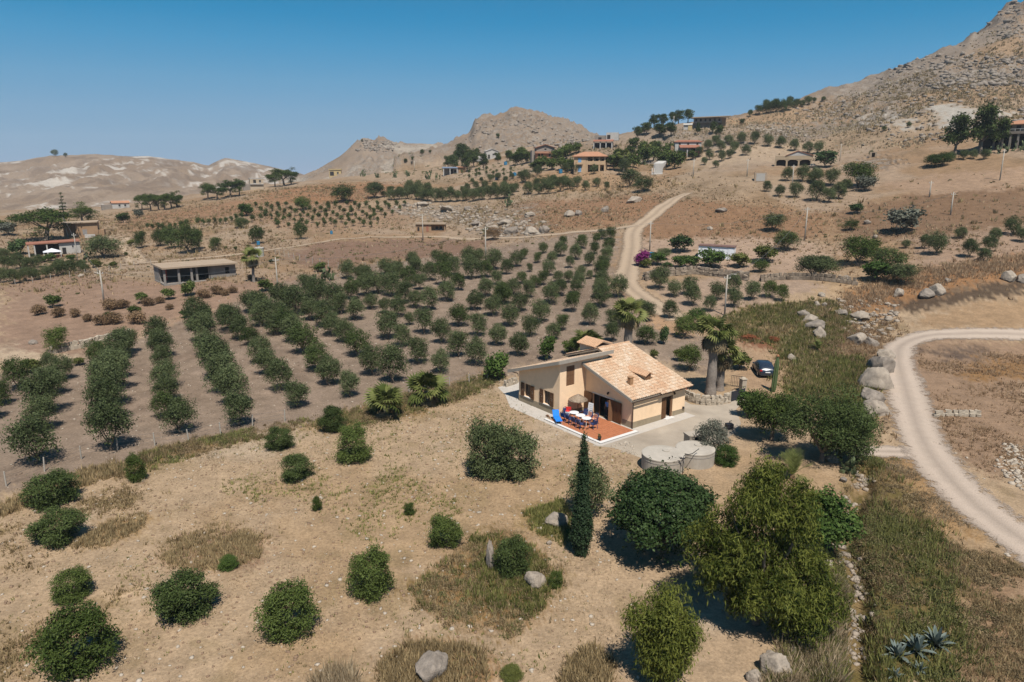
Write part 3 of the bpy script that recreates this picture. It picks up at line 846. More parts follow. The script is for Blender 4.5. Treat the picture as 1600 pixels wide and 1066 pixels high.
def series(kind, txt, tmpl, group, cat='tree', key=0, **kw):
    t = [float(x) for x in txt.split()]
    q = sorted([tuple(t[i:i+3]) for i in range(0, len(t), 3)], key=lambda a: a[key] if key < 2 else -a[1])
    for k, (u, v, w) in enumerate(q): plant(kind, u, v, w, tmpl.format(nth(k+1)), cat, group, **kw)
# ---------------------------------------------------------------- shrubs of the near field: column, row of the foot, width, height, label
for u, v, w, h, lab, m in (
 (84, 796, 74, 68, 'dark round shrub in the field, nearest the fence corner and orchard', None),
 (93, 855, 74, 64, 'dark shrub with brown weeds growing beside it', None),
 (114, 942, 60, 54, 'small dark shrub standing between two larger ones near the frame edge', L_SHRUB),
 (125, 1062, 112, 116, 'broad green shrub in the lower corner, cut by the frame', L_SHRUB),
 (289, 975, 88, 84, 'shrub with a pale yellow-green patch low on its front', L_OLIVE2),
 (453, 1005, 84, 94, 'leafy shrub alone on bare soil at the bottom of the field', L_SHRUB),
 (582, 941, 72, 92, 'bright green upright shrub left of the triangular weed patch', L_SHRUB),
 (695, 861, 52, 60, 'small egg-shaped shrub above the triangular weed patch', L_SHRUB),
 (463, 754, 48, 48, 'low round shrub, lower of the pair near the fence', L_OLIVE2),
 (437, 705, 43, 42, 'low round shrub, upper of the pair near the fence', L_OLIVE2),
 (552, 726, 56, 64, 'square-topped green shrub below the two young palms', L_SHRUB),
 (521, 678, 40, 46, 'dark shrub growing in the weeds of the fence line', L_OLIVE2),
 (801, 907, 60, 76, 'shrub growing between two grey boulders', L_OLIVE2),
 (214, 754, 30, 46, 'small thin shrub against the fence weeds', L_SHRUB),
 (1135, 730, 38, 36, 'compact green shrub beside the concrete cisterns', L_GREEN)):
    plant('bush', u, v, w*1.08, lab, 'shrub', 'shrubs scattered over the near field', hpx=h*1.05, m=m)
plant('bush', 764, 752, 80, 'dense clipped olive in front of the house, first half of the big round clump', 'shrub', None, 'olive_bush', 104, L_OLIVE)
plant('bush', 800, 755, 84, 'dense clipped olive in front of the house, second half of the big round clump', 'shrub', None, 'olive_bush', 104, L_OLIVE)
plant('olive', 918, 808, 84, 'loose silvery olive standing behind the tall cypress', 'tree', None, None, 108)
plant('olive', 1112, 712, 62, 'pale airy olive growing behind the cisterns', 'tree', None, None, 66, L_GREY)
plant('bush', 358, 892, 32, 'low green plant in the dry weed patch of the field', 'shrub', None, 'weed_plant', 26, L_GREEN)
plant('bush', 640, 806, 20, 'tiny shrub between the weed patch and the round olive', 'shrub', None, 'weed_plant', 22, L_SHRUB)
plant('bush', 868, 920, 24, 'small green weed beside the pale boulder', 'shrub', None, 'weed_plant', 28, L_SHRUB)
plant('bush', 495, 800, 18, 'spindly little weed in the middle of the field', 'shrub', None, 'weed_plant', 26, L_SHRUB)
plant('bush', 800, 1066, 40, 'bright green weed at the bottom edge of the picture', 'shrub', None, 'weed_plant', 20, L_LIME)

def big_tree(name, u, v, lobes, n, l, w, seed, m, label, r=.22, fork=1.6, top=4.0, spread=1.2, droop=0.0, sp=.2, shell=.55, clump=.3, cat='tree', floor=None, group=None):
    p = hit(u, v); g = np.random.default_rng(seed)
    root = empty(name, p, 0, label, cat, group)
    link('crown', crown_mesh('crown', m, lobes, n, l, w, seed, sp, 9, shell, droop, floor, .5, clump), root)
    link('trunk', trunk_mesh('trunk', g, top, r, fork, spread, 6, .1), root)
    return root
def lobes_in(seed, n, boxes, r0, r1, flat=.85):
    g = np.random.default_rng(seed); out = []
    for k in range(n):
        x0, x1, y0, y1, z0, z1 = boxes[k % len(boxes)]
        while True:
            q = g.random(3)*2-1
            if (q*q).sum() < 1: break
        r = r0+(r1-r0)*g.random()
        out.append(((x0+x1)/2+q[0]*(x1-x0)/2, (y0+y1)/2+q[1]*(y1-y0)/2, (z0+z1)/2+q[2]*(z1-z0)/2, r, r, r*flat))
    return out
# dark carob, one huge dome down to the ground
lob = [(0,0,2.6,2.5,2.5,2.3)]
g_ = np.random.default_rng(5)
for k in range(46):
    d = rand_dirs(g_, 1)[0]; d[2] = abs(d[2])*.95-.15
    lob.append((d[0]*2.35, d[1]*2.35, 2.5+d[2]*2.2, .62+.25*g_.random(), .62+.25*g_.random(), .5+.2*g_.random()))
lob = [tuple(q*1.06 for q in a) for a in lob]
big_tree('carob_tree', 1033, 866, lob, 34000, .17, .11, 901, L_CAROB, 'huge dense dark green dome-shaped tree below the cisterns', .3, .6, 2.5, 1.2, 0, .11, .75, .35, floor=.05)
# feathery pepper trees
pl = lobes_in(31, 120, [(-3.0,2.8,-2.2,2.2,2.6,8.2), (-2.4,3.6,-2.2,2,1.2,5.2), (-1.2,2.0,-1.6,1.6,6.0,9.4), (-3.4,-.8,-1.6,1.6,2.2,6.4), (-1.6,3.2,-2.4,-.2,.9,3.6)], .42, .85, .95)
pl = [(a[0]*.98, a[1]*.98, a[2]*.86, a[3]*.95, a[4]*.95, a[5]*.9) for a in pl]
big_tree('pepper_tree', 1180, 975, pl, 56000, .28, .055, 911, L_PEPPER, 'tall feathery yellow-green tree with drooping foliage, tallest in the foreground', .2, 2.4, 6.5, 1.8, .7, .14, .8, .75)
pl = lobes_in(33, 46, [(-1.3,1.4,-1.2,1.2,1.4,4.4), (-1.0,1.2,-1,1,.6,3.0)], .4, .7, .95)
big_tree('pepper_tree', 1034, 1068, pl, 22000, .25, .05, 915, L_PEPPER, 'feathery tree cut by the bottom edge of the picture', .2, 1.4, 3.6, .9, .85, .16, .5, .5)
pl = lobes_in(35, 36, [(-1.5,1.4,-1.4,1.4,1.2,3.6), (-1.2,1.5,-1.2,1.2,.8,2.8)], .5, .85, .9)
big_tree('leafy_tree', 1278, 868, pl, 9000, .24, .13, 917, L_GREEN, 'fresh bright green leafy tree next to the tall feathery one', .16, .8, 2.4, .8, 0, .15, .5, .4)
pl = lobes_in(37, 60, [(-2.1,2.1,-1.6,1.6,1.1,4.2)], .55, 1.0, .9)
big_tree('almond_tree', 1205, 688, pl, 17000, .18, .08, 919, L_SHRUB, 'spreading green tree with a bare shaded foot beside the yard', .16, 1.2, 3.0, 1.4, .2, .17, .45, .45)
pl = lobes_in(39, 95, [(-2.8,2.4,-1.8,1.8,1.0,5.0), (-1.0,3.3,-1.6,1.6,.5,3.8)], .6, 1.1, .9); pl = [tuple(q*1.13 for q in a) for a in pl]
big_tree('wild_olive', 1284, 722, pl, 36000, .18, .07, 921, L_OLIVE2, 'broad dark wild olive thicket between yard and gully', .2, .8, 3.6, 1.6, 0, .16, .5, .4)
pl = lobes_in(40, 26, [(-1.4,1.4,-1,1,.5,2.6)], .5, .8, .9)
big_tree('wild_olive', 1335, 680, pl, 5000, .2, .08, 923, L_SHRUB, 'green bush at the gully end of the thicket', .12, .5, 1.8, .9, 0, .15, .5, .4)
pl = lobes_in(41, 22, [(-.8,.8,-.8,.8,.6,2.4)], .4, .6, .9)
big_tree('lemon_tree', 1168, 652, pl, 2600, .22, .13, 925, L_GREEN, 'glossy dark lemon tree at the edge of the concrete yard', .1, .6, 1.7, .5, 0, .13, .5, .3)
plant('garden', 775, 597, 50, 'bright green lemon tree at the corner of the farmhouse', 'tree', None, 'lemon_tree', 50, L_GREEN)
plant('garden', 855, 566, 30, 'leafy banana-green tree behind the farmhouse roof', 'tree', None, 'loquat_tree', 46, L_GREEN)
plant('garden', 893, 554, 34, 'low grey-green bush behind the farmhouse ridge', 'shrub', None, None, 26, L_SHRUB)
plant('olive', 1009, 538, 42, 'dark round olive just behind the farmhouse roof', 'tree', None, None, 36, L_OLIVE2)
plant('olive', 1046, 498, 29, 'olive tree alone on the bare drive above the farmhouse', 'tree')
plant('garden', 1037, 538, 20, 'small dark ball-shaped topiary tree on a stem', 'tree', None, 'topiary_tree', 32, L_CAROB)
plant('olive', 1068, 528, 40, 'pale loose tree beside the big palm', 'tree', None, 'almond_tree', 42, L_SHRUB)
plant('olive', 1088, 515, 36, 'green tree half hidden behind the big palm', 'tree', None, 'almond_tree', 40, L_GREEN)
plant('olive', 1076, 580, 46, 'shade tree in the walled garden beside the house', 'tree', None, 'fig_tree', 52, L_SHRUB)
plant('garden', 1062, 566, 24, 'low garden bush inside the walled garden', 'shrub', None, None, 22, L_LIME)
plant('garden', 1155, 580, 40, 'yellow-green shrub beside the parked car', 'shrub', None, None, 34, L_LIME)
plant('garden', 1022, 562, 16, 'small yellow-green plant behind the roof edge', 'shrub', None, None, 18, L_LIME)

# cypress
p = hit(908, 866); root = empty('cypress_tree', p, 0, 'slim dark pencil cypress standing in the open field', 'tree')
lob = [(0, 0, .35+.42*k, (.54+.10*math.sin(k*.5))*max(.08, 1-(k/17.6)**2.2), .0, .55) for k in range(18)]
lob = [(a, b, c, r*(.75 if k < 2 else 1), r*(.75 if k < 2 else 1), h) for k, (a, b, c, r, _, h) in enumerate(lob)]
link('crown', crown_mesh('crown', L_CYP, lob, 16000, .14, .06, 931, .07, 8, .8, 0, .05, .5), root)
link('trunk', trunk_mesh('trunk', np.random.default_rng(2), 3, .12, 1, .1, 3, .02), root)
PC = root

# ---------------------------------------------------------------- palms
def fan_leaf(rng, r, n=13):
    """one fan palm leaf lying along +x from the origin: stalk and split blades"""
    V, Fc = [], []
    st = r*.55
    V += [(0,-.02,0),(0,.02,0),(st,.015,0),(st,-.015,0)]; Fc.append((0,1,2,3))
    for k in range(n):
        a = R(-105+210*k/(n-1)); L = r*(.62-.12*abs(k/(n-1)-.5)*2)
        d = np.array([math.cos(a), math.sin(a), 0]); q = np.array([-d[1], d[0], 0])*.055*r
        o = len(V); e = np.array([st, 0, 0])
        tip = e+d*L+np.array([0,0,-.16*r*(1+rng.random())]); mid = e+d*L*.55
        for t in (e, mid+q, tip, mid-q): V.append(tuple(t))
        Fc.append((o, o+1, o+2, o+3))
    return np.array(V), np.array(Fc)
def fan_palm(u, v, trunk_h, r0, r1, cr, nl, label, skirt=1.0, seed=0, p=None, ring=1.0, name='fan_palm', hang=0.0):
    rng = np.random.default_rng(seed); p = p or hit(u, v)
    root = empty(name, p, 0, label, 'palm tree', 'fan palms around the farmhouse')
    b = MB(); zz = np.linspace(-.2, trunk_h, 16)
    b.tube([(rng.normal()*.02, rng.normal()*.02, z) for z in zz], [(r0+(r1-r0)*min(1, max(0, z)/trunk_h))*(1+.05*rng.normal())*(1.12 if z < .3 else 1) for z in zz], 14)
    b.build('trunk', M_PALMBARK, root, True)
    def ring_leaves(n, e0, e1, m, nm, rr, z0):
        Vs, Fs, lv, o = [], [], [], 0
        for k in range(n):
            V, Fc = fan_leaf(rng, rr*(.8+.35*rng.random()))
            el = R(e0+(e1-e0)*rng.random()); az = rng.random()*2*math.pi; ro = rng.normal()*.5
            M = np.array((Matrix.Rotation(az, 3, 'Z') @ Matrix.Rotation(-el, 3, 'Y') @ Matrix.Rotation(ro, 3, 'X')))
            Vs.append(V @ M.T+np.array([math.cos(az)*r1*.6, math.sin(az)*r1*.6, z0+rng.normal()*.08])); Fs.append(Fc+o); o += len(V)
            lv += [np.clip(.5+.25*rng.normal(), 0, 1)]*len(Fc)
        link(nm, np_mesh(nm, np.concatenate(Vs), np.concatenate(Fs), m, False, lv), root)
    ring_leaves(nl, -14-hang, 80, L_PALM, 'crown', cr, trunk_h)
    if skirt: ring_leaves(int(nl*1.1*skirt), -88, -52, L_THATCH, 'dead_fronds', cr*.95, trunk_h-.15)
    return root
fan_palm(604, 652, 1.25, .28, .24, 1.75, 40, 'young fan palm in the fence line, lower of the pair', .9, 11)
fan_palm(668, 632, 1.4, .30, .26, 1.85, 42, 'young fan palm in the fence line, nearer the farmhouse of the pair', .9, 12)
fan_palm(980, 560, 5.7, .56, .46, 1.75, 46, 'tall grey-trunked fan palm rising behind the farmhouse ridge', .7, 13)
fan_palm(914, 562, 2.1, .26, .22, 1.75, 42, 'short fan palm behind the farmhouse roof', 1.0, 14)
fan_palm(1110, 617, 6.7, .52, .42, 1.7, 46, 'massive thick-trunked fan palm inside the low stone wall', 1.5, 15, hang=0)
fan_palm(1124, 610, 4.3, .44, .36, 1.6, 40, 'lower fan palm leaning against the massive palm', 1.6, 16, hang=5)
fan_palm(397, 441, 4.6, .26, .22, 1.7, 34, 'slim fan palm beside the unfinished concrete shelter', 1.2, 17)
fan_palm(1011, 243, 3.2, .35, .3, 1.9, 22, 'far palm in front of the white house on the slope', .4, 18)
fan_palm(974, 270, 6.5, .35, .3, 2.6, 26, 'far feather palm beside the orange house', 0, 19)
# cycad-like young date palm
def feather_palm(u, v, r, n, label, seed, trunk=.35):
    rng = np.random.default_rng(seed); p = hit(u, v); root = empty('date_palm', p, 0, label, 'palm tree')
    MB().tube([(0,0,-.1), (0,0,trunk)], [.22, .18], 9).build('trunk', mat('palm stump', (.22,.13,.07), .95, .3, 9), root, True)
    Vs, Fs, lv, o = [], [], [], 0
    for k in range(n):
        az = rng.random()*6.28; el = R(35+45*rng.random()); L = r*(.8+.4*rng.random())
        pts_ = []
        for t in np.linspace(0, 1, 12):
            h = math.cos(el)*L*t; z = trunk+math.sin(el)*L*t-.55*L*t*t*math.cos(el)
            pts_.append(np.array([math.cos(az)*h, math.sin(az)*h, z]))
        side = np.array([-math.sin(az), math.cos(az), 0])
        for i in range(1, 12):
            for s in (-1, 1):
                d = (pts_[i]-pts_[i-1]); d = d/np.linalg.norm(d); w = .42*r*math.sin(math.pi*(i/12.5))**.6
                e = pts_[i]+side*s*w*.7+d*w*.7; q = d*.05
                Vs += [pts_[i]-q, pts_[i]+q, e]; Fs.append((o, o+1, o+2)); o += 3; lv.append(np.clip(.5+.2*rng.normal(), 0, 1))
    link('crown', np_mesh('crown', np.array(Vs), np.array(Fs), L_PALM, False, lv), root)
feather_palm(1238, 750, 1.9, 22, 'young feather palm below the wild olive thicket', 61)
feather_palm(1278, 548, 1.3, 14, 'young green palm growing in the weeds near the gully', 62, .2)

# columnar cactus
p = hit(1208, 612); root = empty('column_cactus', p, 0, 'tall single column cactus in front of the parked car', 'cactus')
b = MB(); n = 16
ring = [(0, .20), (.5, .26), (1.5, .27), (2.6, .25), (3.3, .2), (3.7, .1), (3.8, .02)]
for i, (z, r) in enumerate(ring):
    for k in range(n):
        a = 2*math.pi*k/n; q = r*(1 if k % 2 else .72); b.v.append((math.cos(a)*q+.10*z*.4, math.sin(a)*q, z))
for i in range(len(ring)-1):
    for k in range(n): b.f.append((i*n+k, i*n+(k+1) % n, (i+1)*n+(k+1) % n, (i+1)*n+k))
b.build('stem', mat('cactus skin', (.075, .105, .040), .7, .35, 5, .02), root)
MB().lathe([(.03, 0), (.16, .1), (.12, .22), (.02, .28)], 9, (.155, 0, 3.74)).build('flower', mat('cactus bloom', (.30, .14, .07), .8, .2, 6), root)

# agaves
def agave(u, v, r, n, label, seed):
    rng = np.random.default_rng(seed); p = hit(u, v); root = empty('agave', p, rng.random()*6, label, 'agave', 'agaves on the weedy bank')
    for k in range(n):
        el = R(12+70*(k/n)**.8); az = k*2.4; L = r*(.85+.3*rng.random()); Vs = []
        bend = rng.normal()*.25
        for t in np.linspace(0, 1, 6):
            h = L*t*math.cos(el); z = L*t*math.sin(el)-(.28+.25*max(0, bend))*L*t*t*math.cos(el)+.04; w = .085*L*math.sin(math.pi*(.18+.82*t))**.8*(1.6 if t < .3 else 1.2)
            cx, cy = math.cos(az+bend*t*.5)*h, math.sin(az+bend*t*.5)*h; sx, sy = -math.sin(az), math.cos(az)
            Vs += [(cx+sx*w, cy+sy*w, z+w*.5), (cx, cy, z), (cx-sx*w, cy-sy*w, z+w*.5)]
        Fs = [(i*3+j, i*3+j+1, i*3+j+4, i*3+j+3) for i in range(5) for j in range(2)]
        link('leaf', np_mesh('leaf', Vs, Fs, L_AGAVE, True, [np.clip(.5+.3*rng.normal(), 0, 1)]*len(Fs)), root)
agave(1462, 1010, .98, 24, 'blue-grey agave with upright leaves, farthest of the clump', 71)
agave(1432, 1020, .92, 24, 'grey agave in the middle of the clump', 72)
agave(1402, 1028, .85, 22, 'grey agave with drooping leaves at the end of the clump', 73)
agave(1436, 1050, .55, 14, 'small agave offset below the big ones', 74)
agave(1398, 1058, .5, 12, 'small agave at the bottom of the clump with a dry heart', 75)
def prickly(u, v, size, n, label, seed, group=None):
    rng = np.random.default_rng(seed); p = hit(u, v); root = empty('prickly_pear', p, 0, label, 'cactus', group)
    Vs, Fs, lv, o = [], [], [], 0
    tips = [(np.array([rng.normal()*size*.35, rng.normal()*size*.35, 0.0]), 0) for _ in range(max(3, n//7))]
    for k in range(n):
        base, dp = tips[rng.integers(len(tips))]
        d = np.array([rng.normal()*.5, rng.normal()*.5, 1.0]); d /= np.linalg.norm(d)
        L = size*.34*(.8+.4*rng.random()); a = np.cross(d, rng.normal(size=3)); a /= np.linalg.norm(a); nn = np.cross(d, a)
        c = base+d*L*.5; m8 = 9
        top = [c+d*L*.5*math.sin(t)+a*L*.34*math.cos(t) for t in np.linspace(0, 2*math.pi, m8, endpoint=False)]
        for s in (1, -1):
            Vs += [tuple(q) for q in top]+[tuple(c+nn*s*L*.09)]
            for j in range(m8): Fs.append((o+j, o+(j+1) % m8, o+m8) if s > 0 else (o+(j+1) % m8, o+j, o+m8)); lv.append(np.clip(.5+.25*d[0]+.1*rng.normal(), 0, 1))
            o += m8+1
        if dp < 4: tips.append((base+d*L*.92+np.array([0,0,0]), dp+1))
    tag(link('pads', np_mesh('pads', np.array(Vs), np.array(Fs), L_PEAR, True, lv), root), kind='stuff')
prickly(1322, 742, 1.3, 40, 'prickly pear beside the gully below the thicket', 81)
GP = 'prickly pear clumps on the slopes'
for i, (u, v, s, lab) in enumerate(((505,440,2.4,'prickly pear clump at the far corner of the orchard'), (492,444,1.6,'low prickly pear next to the bigger clump at the orchard corner'),
    (800,322,3.2,'prickly pear on the rocks below the far olive rows'), (566,276,2.8,'first prickly pear of the hedge on the saddle'), (590,278,2.8,'second prickly pear of the hedge on the saddle'),
    (614,278,2.8,'third prickly pear of the hedge on the saddle'), (640,276,2.8,'fourth prickly pear of the hedge on the saddle'), (672,280,3.2,'prickly pear beside the grey cottage'), (684,281,2.4,'smaller prickly pear touching the grey cottage clump'),
    (1560,240,2.2,'prickly pear below the terrace house, first of the bank'), (1580,238,2.4,'prickly pear below the terrace house, second of the bank'), (1597,236,2.4,'prickly pear below the terrace house, third of the bank'),
    (130,412,1.8,'prickly pear in the garden of the white cottage'), (140,404,1.5,'pale prickly pear nearest the round olive'), (1000,258,2.4,'prickly pear above the white ramp'))):
    prickly(u, v, s, 34, lab, 90+i, GP)
# ================================================================ THE FARMHOUSE
M_WALL = mat('ochre render', srgb(240, 208, 172, 1.42), .9, .07, 2.2, .004, stain=.12)
M_SKIRT = mat('grey cement skirting', srgb(196, 178, 150, .8), .92, .12, 3.0, stain=.35)
M_WHITE = mat('white paint', (.60, .57, .53), .7, .06, 3)
M_FASCIA = mat('pale roof edge', srgb(214, 196, 172, .8), .9, .12, 5)
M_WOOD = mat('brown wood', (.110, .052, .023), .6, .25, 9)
M_WOOD2 = mat('sunlit shutter wood', (.155, .080, .040), .65, .2, 9)  # lighter copy of the brown wood, sunlight put into its colour
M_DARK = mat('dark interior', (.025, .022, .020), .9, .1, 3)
M_GLASS = mat('window glass', (.02, .025, .03), .08, .0, 3, spec=.6)
M_CURTAIN = mat('white curtain', (.6, .6, .58), .9, .1, 12)
M_GUTTER = mat('dark brown metal', (.05, .032, .024), .5, .1, 5)
M_CONC = mat('pale concrete', srgb(214, 200, 182, .78), .92, .13, .9, .006, stain=.45)
M_PATH = mat('white paving', srgb(232, 222, 210, .78), .9, .08, 2, stain=.15)
M_TERRA = mat('terracotta tile', srgb(222, 142, 100, .78), .7, .16, 2.5, stain=.2)
M_IRON = mat('black iron', (.02, .02, .024), .5, .1, 5)
M_STONEW = mat('pale wall stone', srgb(222, 206, 184, .76), .92, .18, 2.4, .03)

PSI = R(53)
HO = (lambda d: Vector((d[0]/d[2]*-H, d[1]/d[2]*-H, 0)))(ray(987.5, 670))      # near corner of the right wing, at yard level
HYAW = -PSI                                  # local x runs right along the front, local y runs back
HX = Vector((math.cos(HYAW), math.sin(HYAW), 0)); HY = Vector((-math.sin(HYAW), math.cos(HYAW), 0))
def hl(x, y, z=0.0): return HO + HX*x*K + HY*y*K + Vector((0, 0, z*K))
house = empty('farmhouse', HO, HYAW, 'ochre farmhouse with pale tiled roofs and brown shutters', 'house')
def part(b, name, m, parent=house, smooth=False): return b.scale(K).build(name, m, parent, smooth)
def holed_wall(b, x0, x1, top, holes, y0, y1, axis='y', zb=-.15):
    """wall from x0 to x1 with rectangular openings; top(x) gives the sloping head"""
    xs = sorted({x0, x1, *[h[0] for h in holes], *[h[1] for h in holes]})
    for a, c in zip(xs[:-1], xs[1:]):
        hs = sorted([h for h in holes if h[0] <= a+1e-6 and h[1] >= c-1e-6], key=lambda h: h[2])
        z = zb
        for h in hs:
            if h[2] > z: b.prism([(a, z), (c, z), (c, h[2]), (a, h[2])], y0, y1, axis)
            z = h[3]
        b.prism([(a, z), (c, z), (c, top(c)), (a, top(a))], y0, y1, axis)
    return b
rz = lambda x: 2.38+.308*(0.26-x)            # underside of the right roof
lz = lambda x: 4.71+.332*(x+5.63)            # underside of the left roof
T = .22
w = MB()
holed_wall(w, -5.63, 0, lambda x: rz(x), [(-4.62, -2.16, -.02, 1.86)], 0, T)                               # right wing front
w.prism([(T, -.15), (3.74, -.15), (3.74, rz(0)), (T, rz(0))], -T, 0, 'x')                                  # right wing end wall, with a door
w.prism([(4.88, -.15), (6.5, -.15), (6.5, rz(0)), (4.88, rz(0))], -T, 0, 'x'); w.prism([(3.74, 1.92), (4.88, 1.92), (4.88, rz(0)), (3.74, rz(0))], -T, 0, 'x')
w.prism([(-7.2, -.15), (-T, -.15), (-T, rz(-T)), (-7.2, rz(-7.2))], 6.28, 6.5)                             # back
part(w, 'wall', M_WALL)
w = MB()
holed_wall(w, -11.25, -5.63, lambda x: lz(x), [(-10.4, -9.48, .68, 1.86), (-7.72, -6.82, .72, 1.92)], -2.95, -2.95+T)  # left wing front
holed_wall(w, -2.95+T, 0, lambda y: lz(-5.63), [(-2.22, -1.28, 2.6, 4.36)], -5.63-T, -5.63, 'x')                     # left wing side, above the terrace
w.prism([(0, rz(-5.63)-.1), (2.7, rz(-5.63)-.1), (2.7, lz(-5.63)), (0, lz(-5.63))], -5.63-T, -5.63, 'x')
w.prism([(-2.95+T, -.15), (6.5, -.15), (6.5, lz(-11.25)), (-2.95+T, lz(-11.25))], -11.25, -11.25+T, 'x')
w.prism([(-11.25+T, -.15), (-7.2, -.15), (-7.2, 4.3), (-11.25+T, 2.84)], 6.28, 6.5)
part(w, 'wall', M_WALL)
for q in ((-11.27, -5.61, -2.972, -2.952, -.15, .58), (-1.1, .022, -.022, -.002, -.15, .55), (-5.6, -4.9, -.022, -.002, -.1, .3), (-5.628, -5.608, -2.95, -.03, -.1, .35)):      # cement skirting, proud of the render
    part(MB().box(*q), 'skirting', M_SKIRT)
part(MB().prism([(-.02, -.15), (3.70, -.15), (3.70, .48), (-.02, .55)], .002, .022, 'x'), 'skirting', M_SKIRT)
part(MB().prism([(4.92, -.15), (6.52, -.15), (6.52, .42), (4.92, .45)], .002, .022, 'x'), 'skirting', M_SKIRT)
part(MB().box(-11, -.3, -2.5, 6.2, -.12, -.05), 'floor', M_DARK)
# roofs: slab, then barrel tiles lying on it
def tile_mat():
    m, n, l, b = new_mat('pale clay roof tiles'); b.inputs['Roughness'].default_value = .9; b.inputs['Specular IOR Level'].default_value = .15
    at = n.new('ShaderNodeAttribute'); at.attribute_name = 'lv'
    cr = n.new('ShaderNodeValToRGB'); e = cr.color_ramp.elements
    for pos, c in ((0, (204, 150, 116)), (.3, (226, 182, 146)), (.6, (240, 208, 176)), (.85, (250, 226, 200))):
        q = e[0] if pos == 0 else (e[1] if pos == .3 else e.new(pos)); q.position = pos; q.color = (*srgb(*c, .98), 1)
    ad = n.new('ShaderNodeMath'); ad.operation = 'MAXIMUM'; ad.inputs[1].default_value = .34; l.new(at.outputs['Fac'], ad.inputs[0]); l.new(ad.outputs[0], cr.inputs[0])
    tc = n.new('ShaderNodeTexCoord'); nz = n.new('ShaderNodeTexNoise'); nz.inputs['Scale'].default_value = 7; nz.inputs['Detail'].default_value = 5; l.new(tc.outputs['Object'], nz.inputs['Vector'])
    mr = n.new('ShaderNodeMapRange'); mr.inputs[1].default_value = .3; mr.inputs[2].default_value = .7; mr.inputs[3].default_value = .72; mr.inputs[4].default_value = 1.12; l.new(nz.outputs['Fac'], mr.inputs[0])
    mx = n.new('ShaderNodeMix'); mx.data_type = 'RGBA'; mx.blend_type = 'MULTIPLY'; mx.inputs['Factor'].default_value = 1
    l.new(cr.outputs['Color'], mx.inputs['A']); l.new(mr.outputs[0], mx.inputs['B']); l.new(mx.outputs['Result'], b.inputs['Base Color'])
    return m
M_TILE = tile_mat()
def barrel_tiles(x0, x1, y0, y1, zf, step=.21, course=.36, parent=house, seed=3, skip=None, down=1):
    """tiles on a roof plane falling along x (down=+1: towards +x); zf(x) is the plane"""
    rng = np.random.default_rng(seed); V, Fc, lv = [], [], []
    ny = int(round((y1-y0)/step)); nx = int(round((x1-x0)/course)); sl = (zf(x1)-zf(x0))/(x1-x0); nn = Vector((-sl, 0, 1)).normalized()
    for i in range(ny):
        for under in (0, 1):
            yc = y0+(i+(.5 if under == 0 else 0))*step
            for j in range(nx):
                xa = x0+j*course; xb = xa+course*1.12
                if skip and skip(xa+.5*course, yc): continue
                lo, hi = (xb, xa) if down > 0 else (xa-course*.12, xa+course)
                o = len(V); r = .098 if under == 0 else .085; tilt = rng.normal()*.006
                for (xx, lift, rr) in ((hi, .006, r*.86), (lo, .030, r)):
                    for k in range(5):
                        a = math.pi*k/4; c = math.cos(a)*rr; s = math.sin(a)*rr*.8
                        q = Vector((xx, yc+c, zf(xx)))+nn*((s+lift+.012) if under == 0 else (-s*.55+.065))
                        V.append((q.x*K, (q.y+tilt)*K, q.z*K))
                for k in range(4): Fc.append((o+k, o+k+1, o+k+6, o+k+5))
                t = np.clip(.55+.11*rng.normal()+.10*math.sin(yc*1.7+xa*2.3), 0, 1); lv += [t]*4
    ob = link('roof_tiles', np_mesh('roof_tiles', V, Fc, M_TILE, True, lv), parent); tag(ob, None, None, None, 'stuff'); return ob
rt = lambda x: rz(x)+.16
RS = MB()                                    # right roof slab (behind the left roof's end it climbs to the ridge)
RS.prism([(.26, rz(.26)), (-5.63, rz(-5.63)), (-5.63, rt(-5.63)), (.26, rt(.26))], -.45, 2.9)
RS.prism([(.26, rz(.26)), (-7.2, rz(-7.2)), (-7.2, rt(-7.2)), (.26, rt(.26))], 2.902, 6.95)
rr_ = part(RS, 'roof', M_FASCIA)
barrel_tiles(-5.5, .34, -.36, 2.9, rt, seed=3)
barrel_tiles(-7.1, .34, 2.95, 6.9, rt, seed=4)
bz = lambda x: rt(-7.2)+.34*(x+7.2)
part(MB().prism([(-7.2, bz(-7.2)-.16), (-11.6, bz(-11.6)-.16), (-11.6, bz(-11.6)), (-7.2, bz(-7.2))], 2.902, 6.95), 'roof', M_FASCIA)
barrel_tiles(-11.5, -7.2, 2.95, 6.9, bz, seed=5, down=-1)
part(MB().tube([(-7.2, 2.9, rt(-7.2)+.02), (-7.2, 6.95, rt(-7.2)+.02)], .11, 8), 'ridge_tiles', M_TILE)
lt = lambda x: lz(x)+.17
part(MB().prism([(-12.25, lz(-12.25)), (-5.25, lz(-5.25)), (-5.25, lt(-5.25)), (-12.25, lt(-12.25))], -3.4, 2.898), 'roof', M_FASCIA)
barrel_tiles(-12.2, -5.35, -3.2, 2.85, lt, seed=6, down=-1)
v = MB()                                                                                               # verge cappings
v.prism([(.3, rz(.26)+.03), (-5.6, rz(-5.63)+.03), (-5.6, rt(-5.63)+.12), (.3, rt(.26)+.12)], -.52, -.452)
v.prism([(-12.3, lz(-12.25)-.02), (-5.2, lz(-5.25)-.02), (-5.2, lt(-5.25)+.10), (-12.3, lt(-12.25)+.10)], -3.48, -3.402)
v.prism([(-3.4, lz(-5.25)-.03), (2.9, lz(-5.25)-.03), (2.9, lt(-5.25)+.11), (-3.4, lt(-5.25)+.11)], -5.248, -5.17, 'x')
part(v, 'verge', mat('pale verge cement', srgb(200, 190, 176, .8), .9, .12, 4))
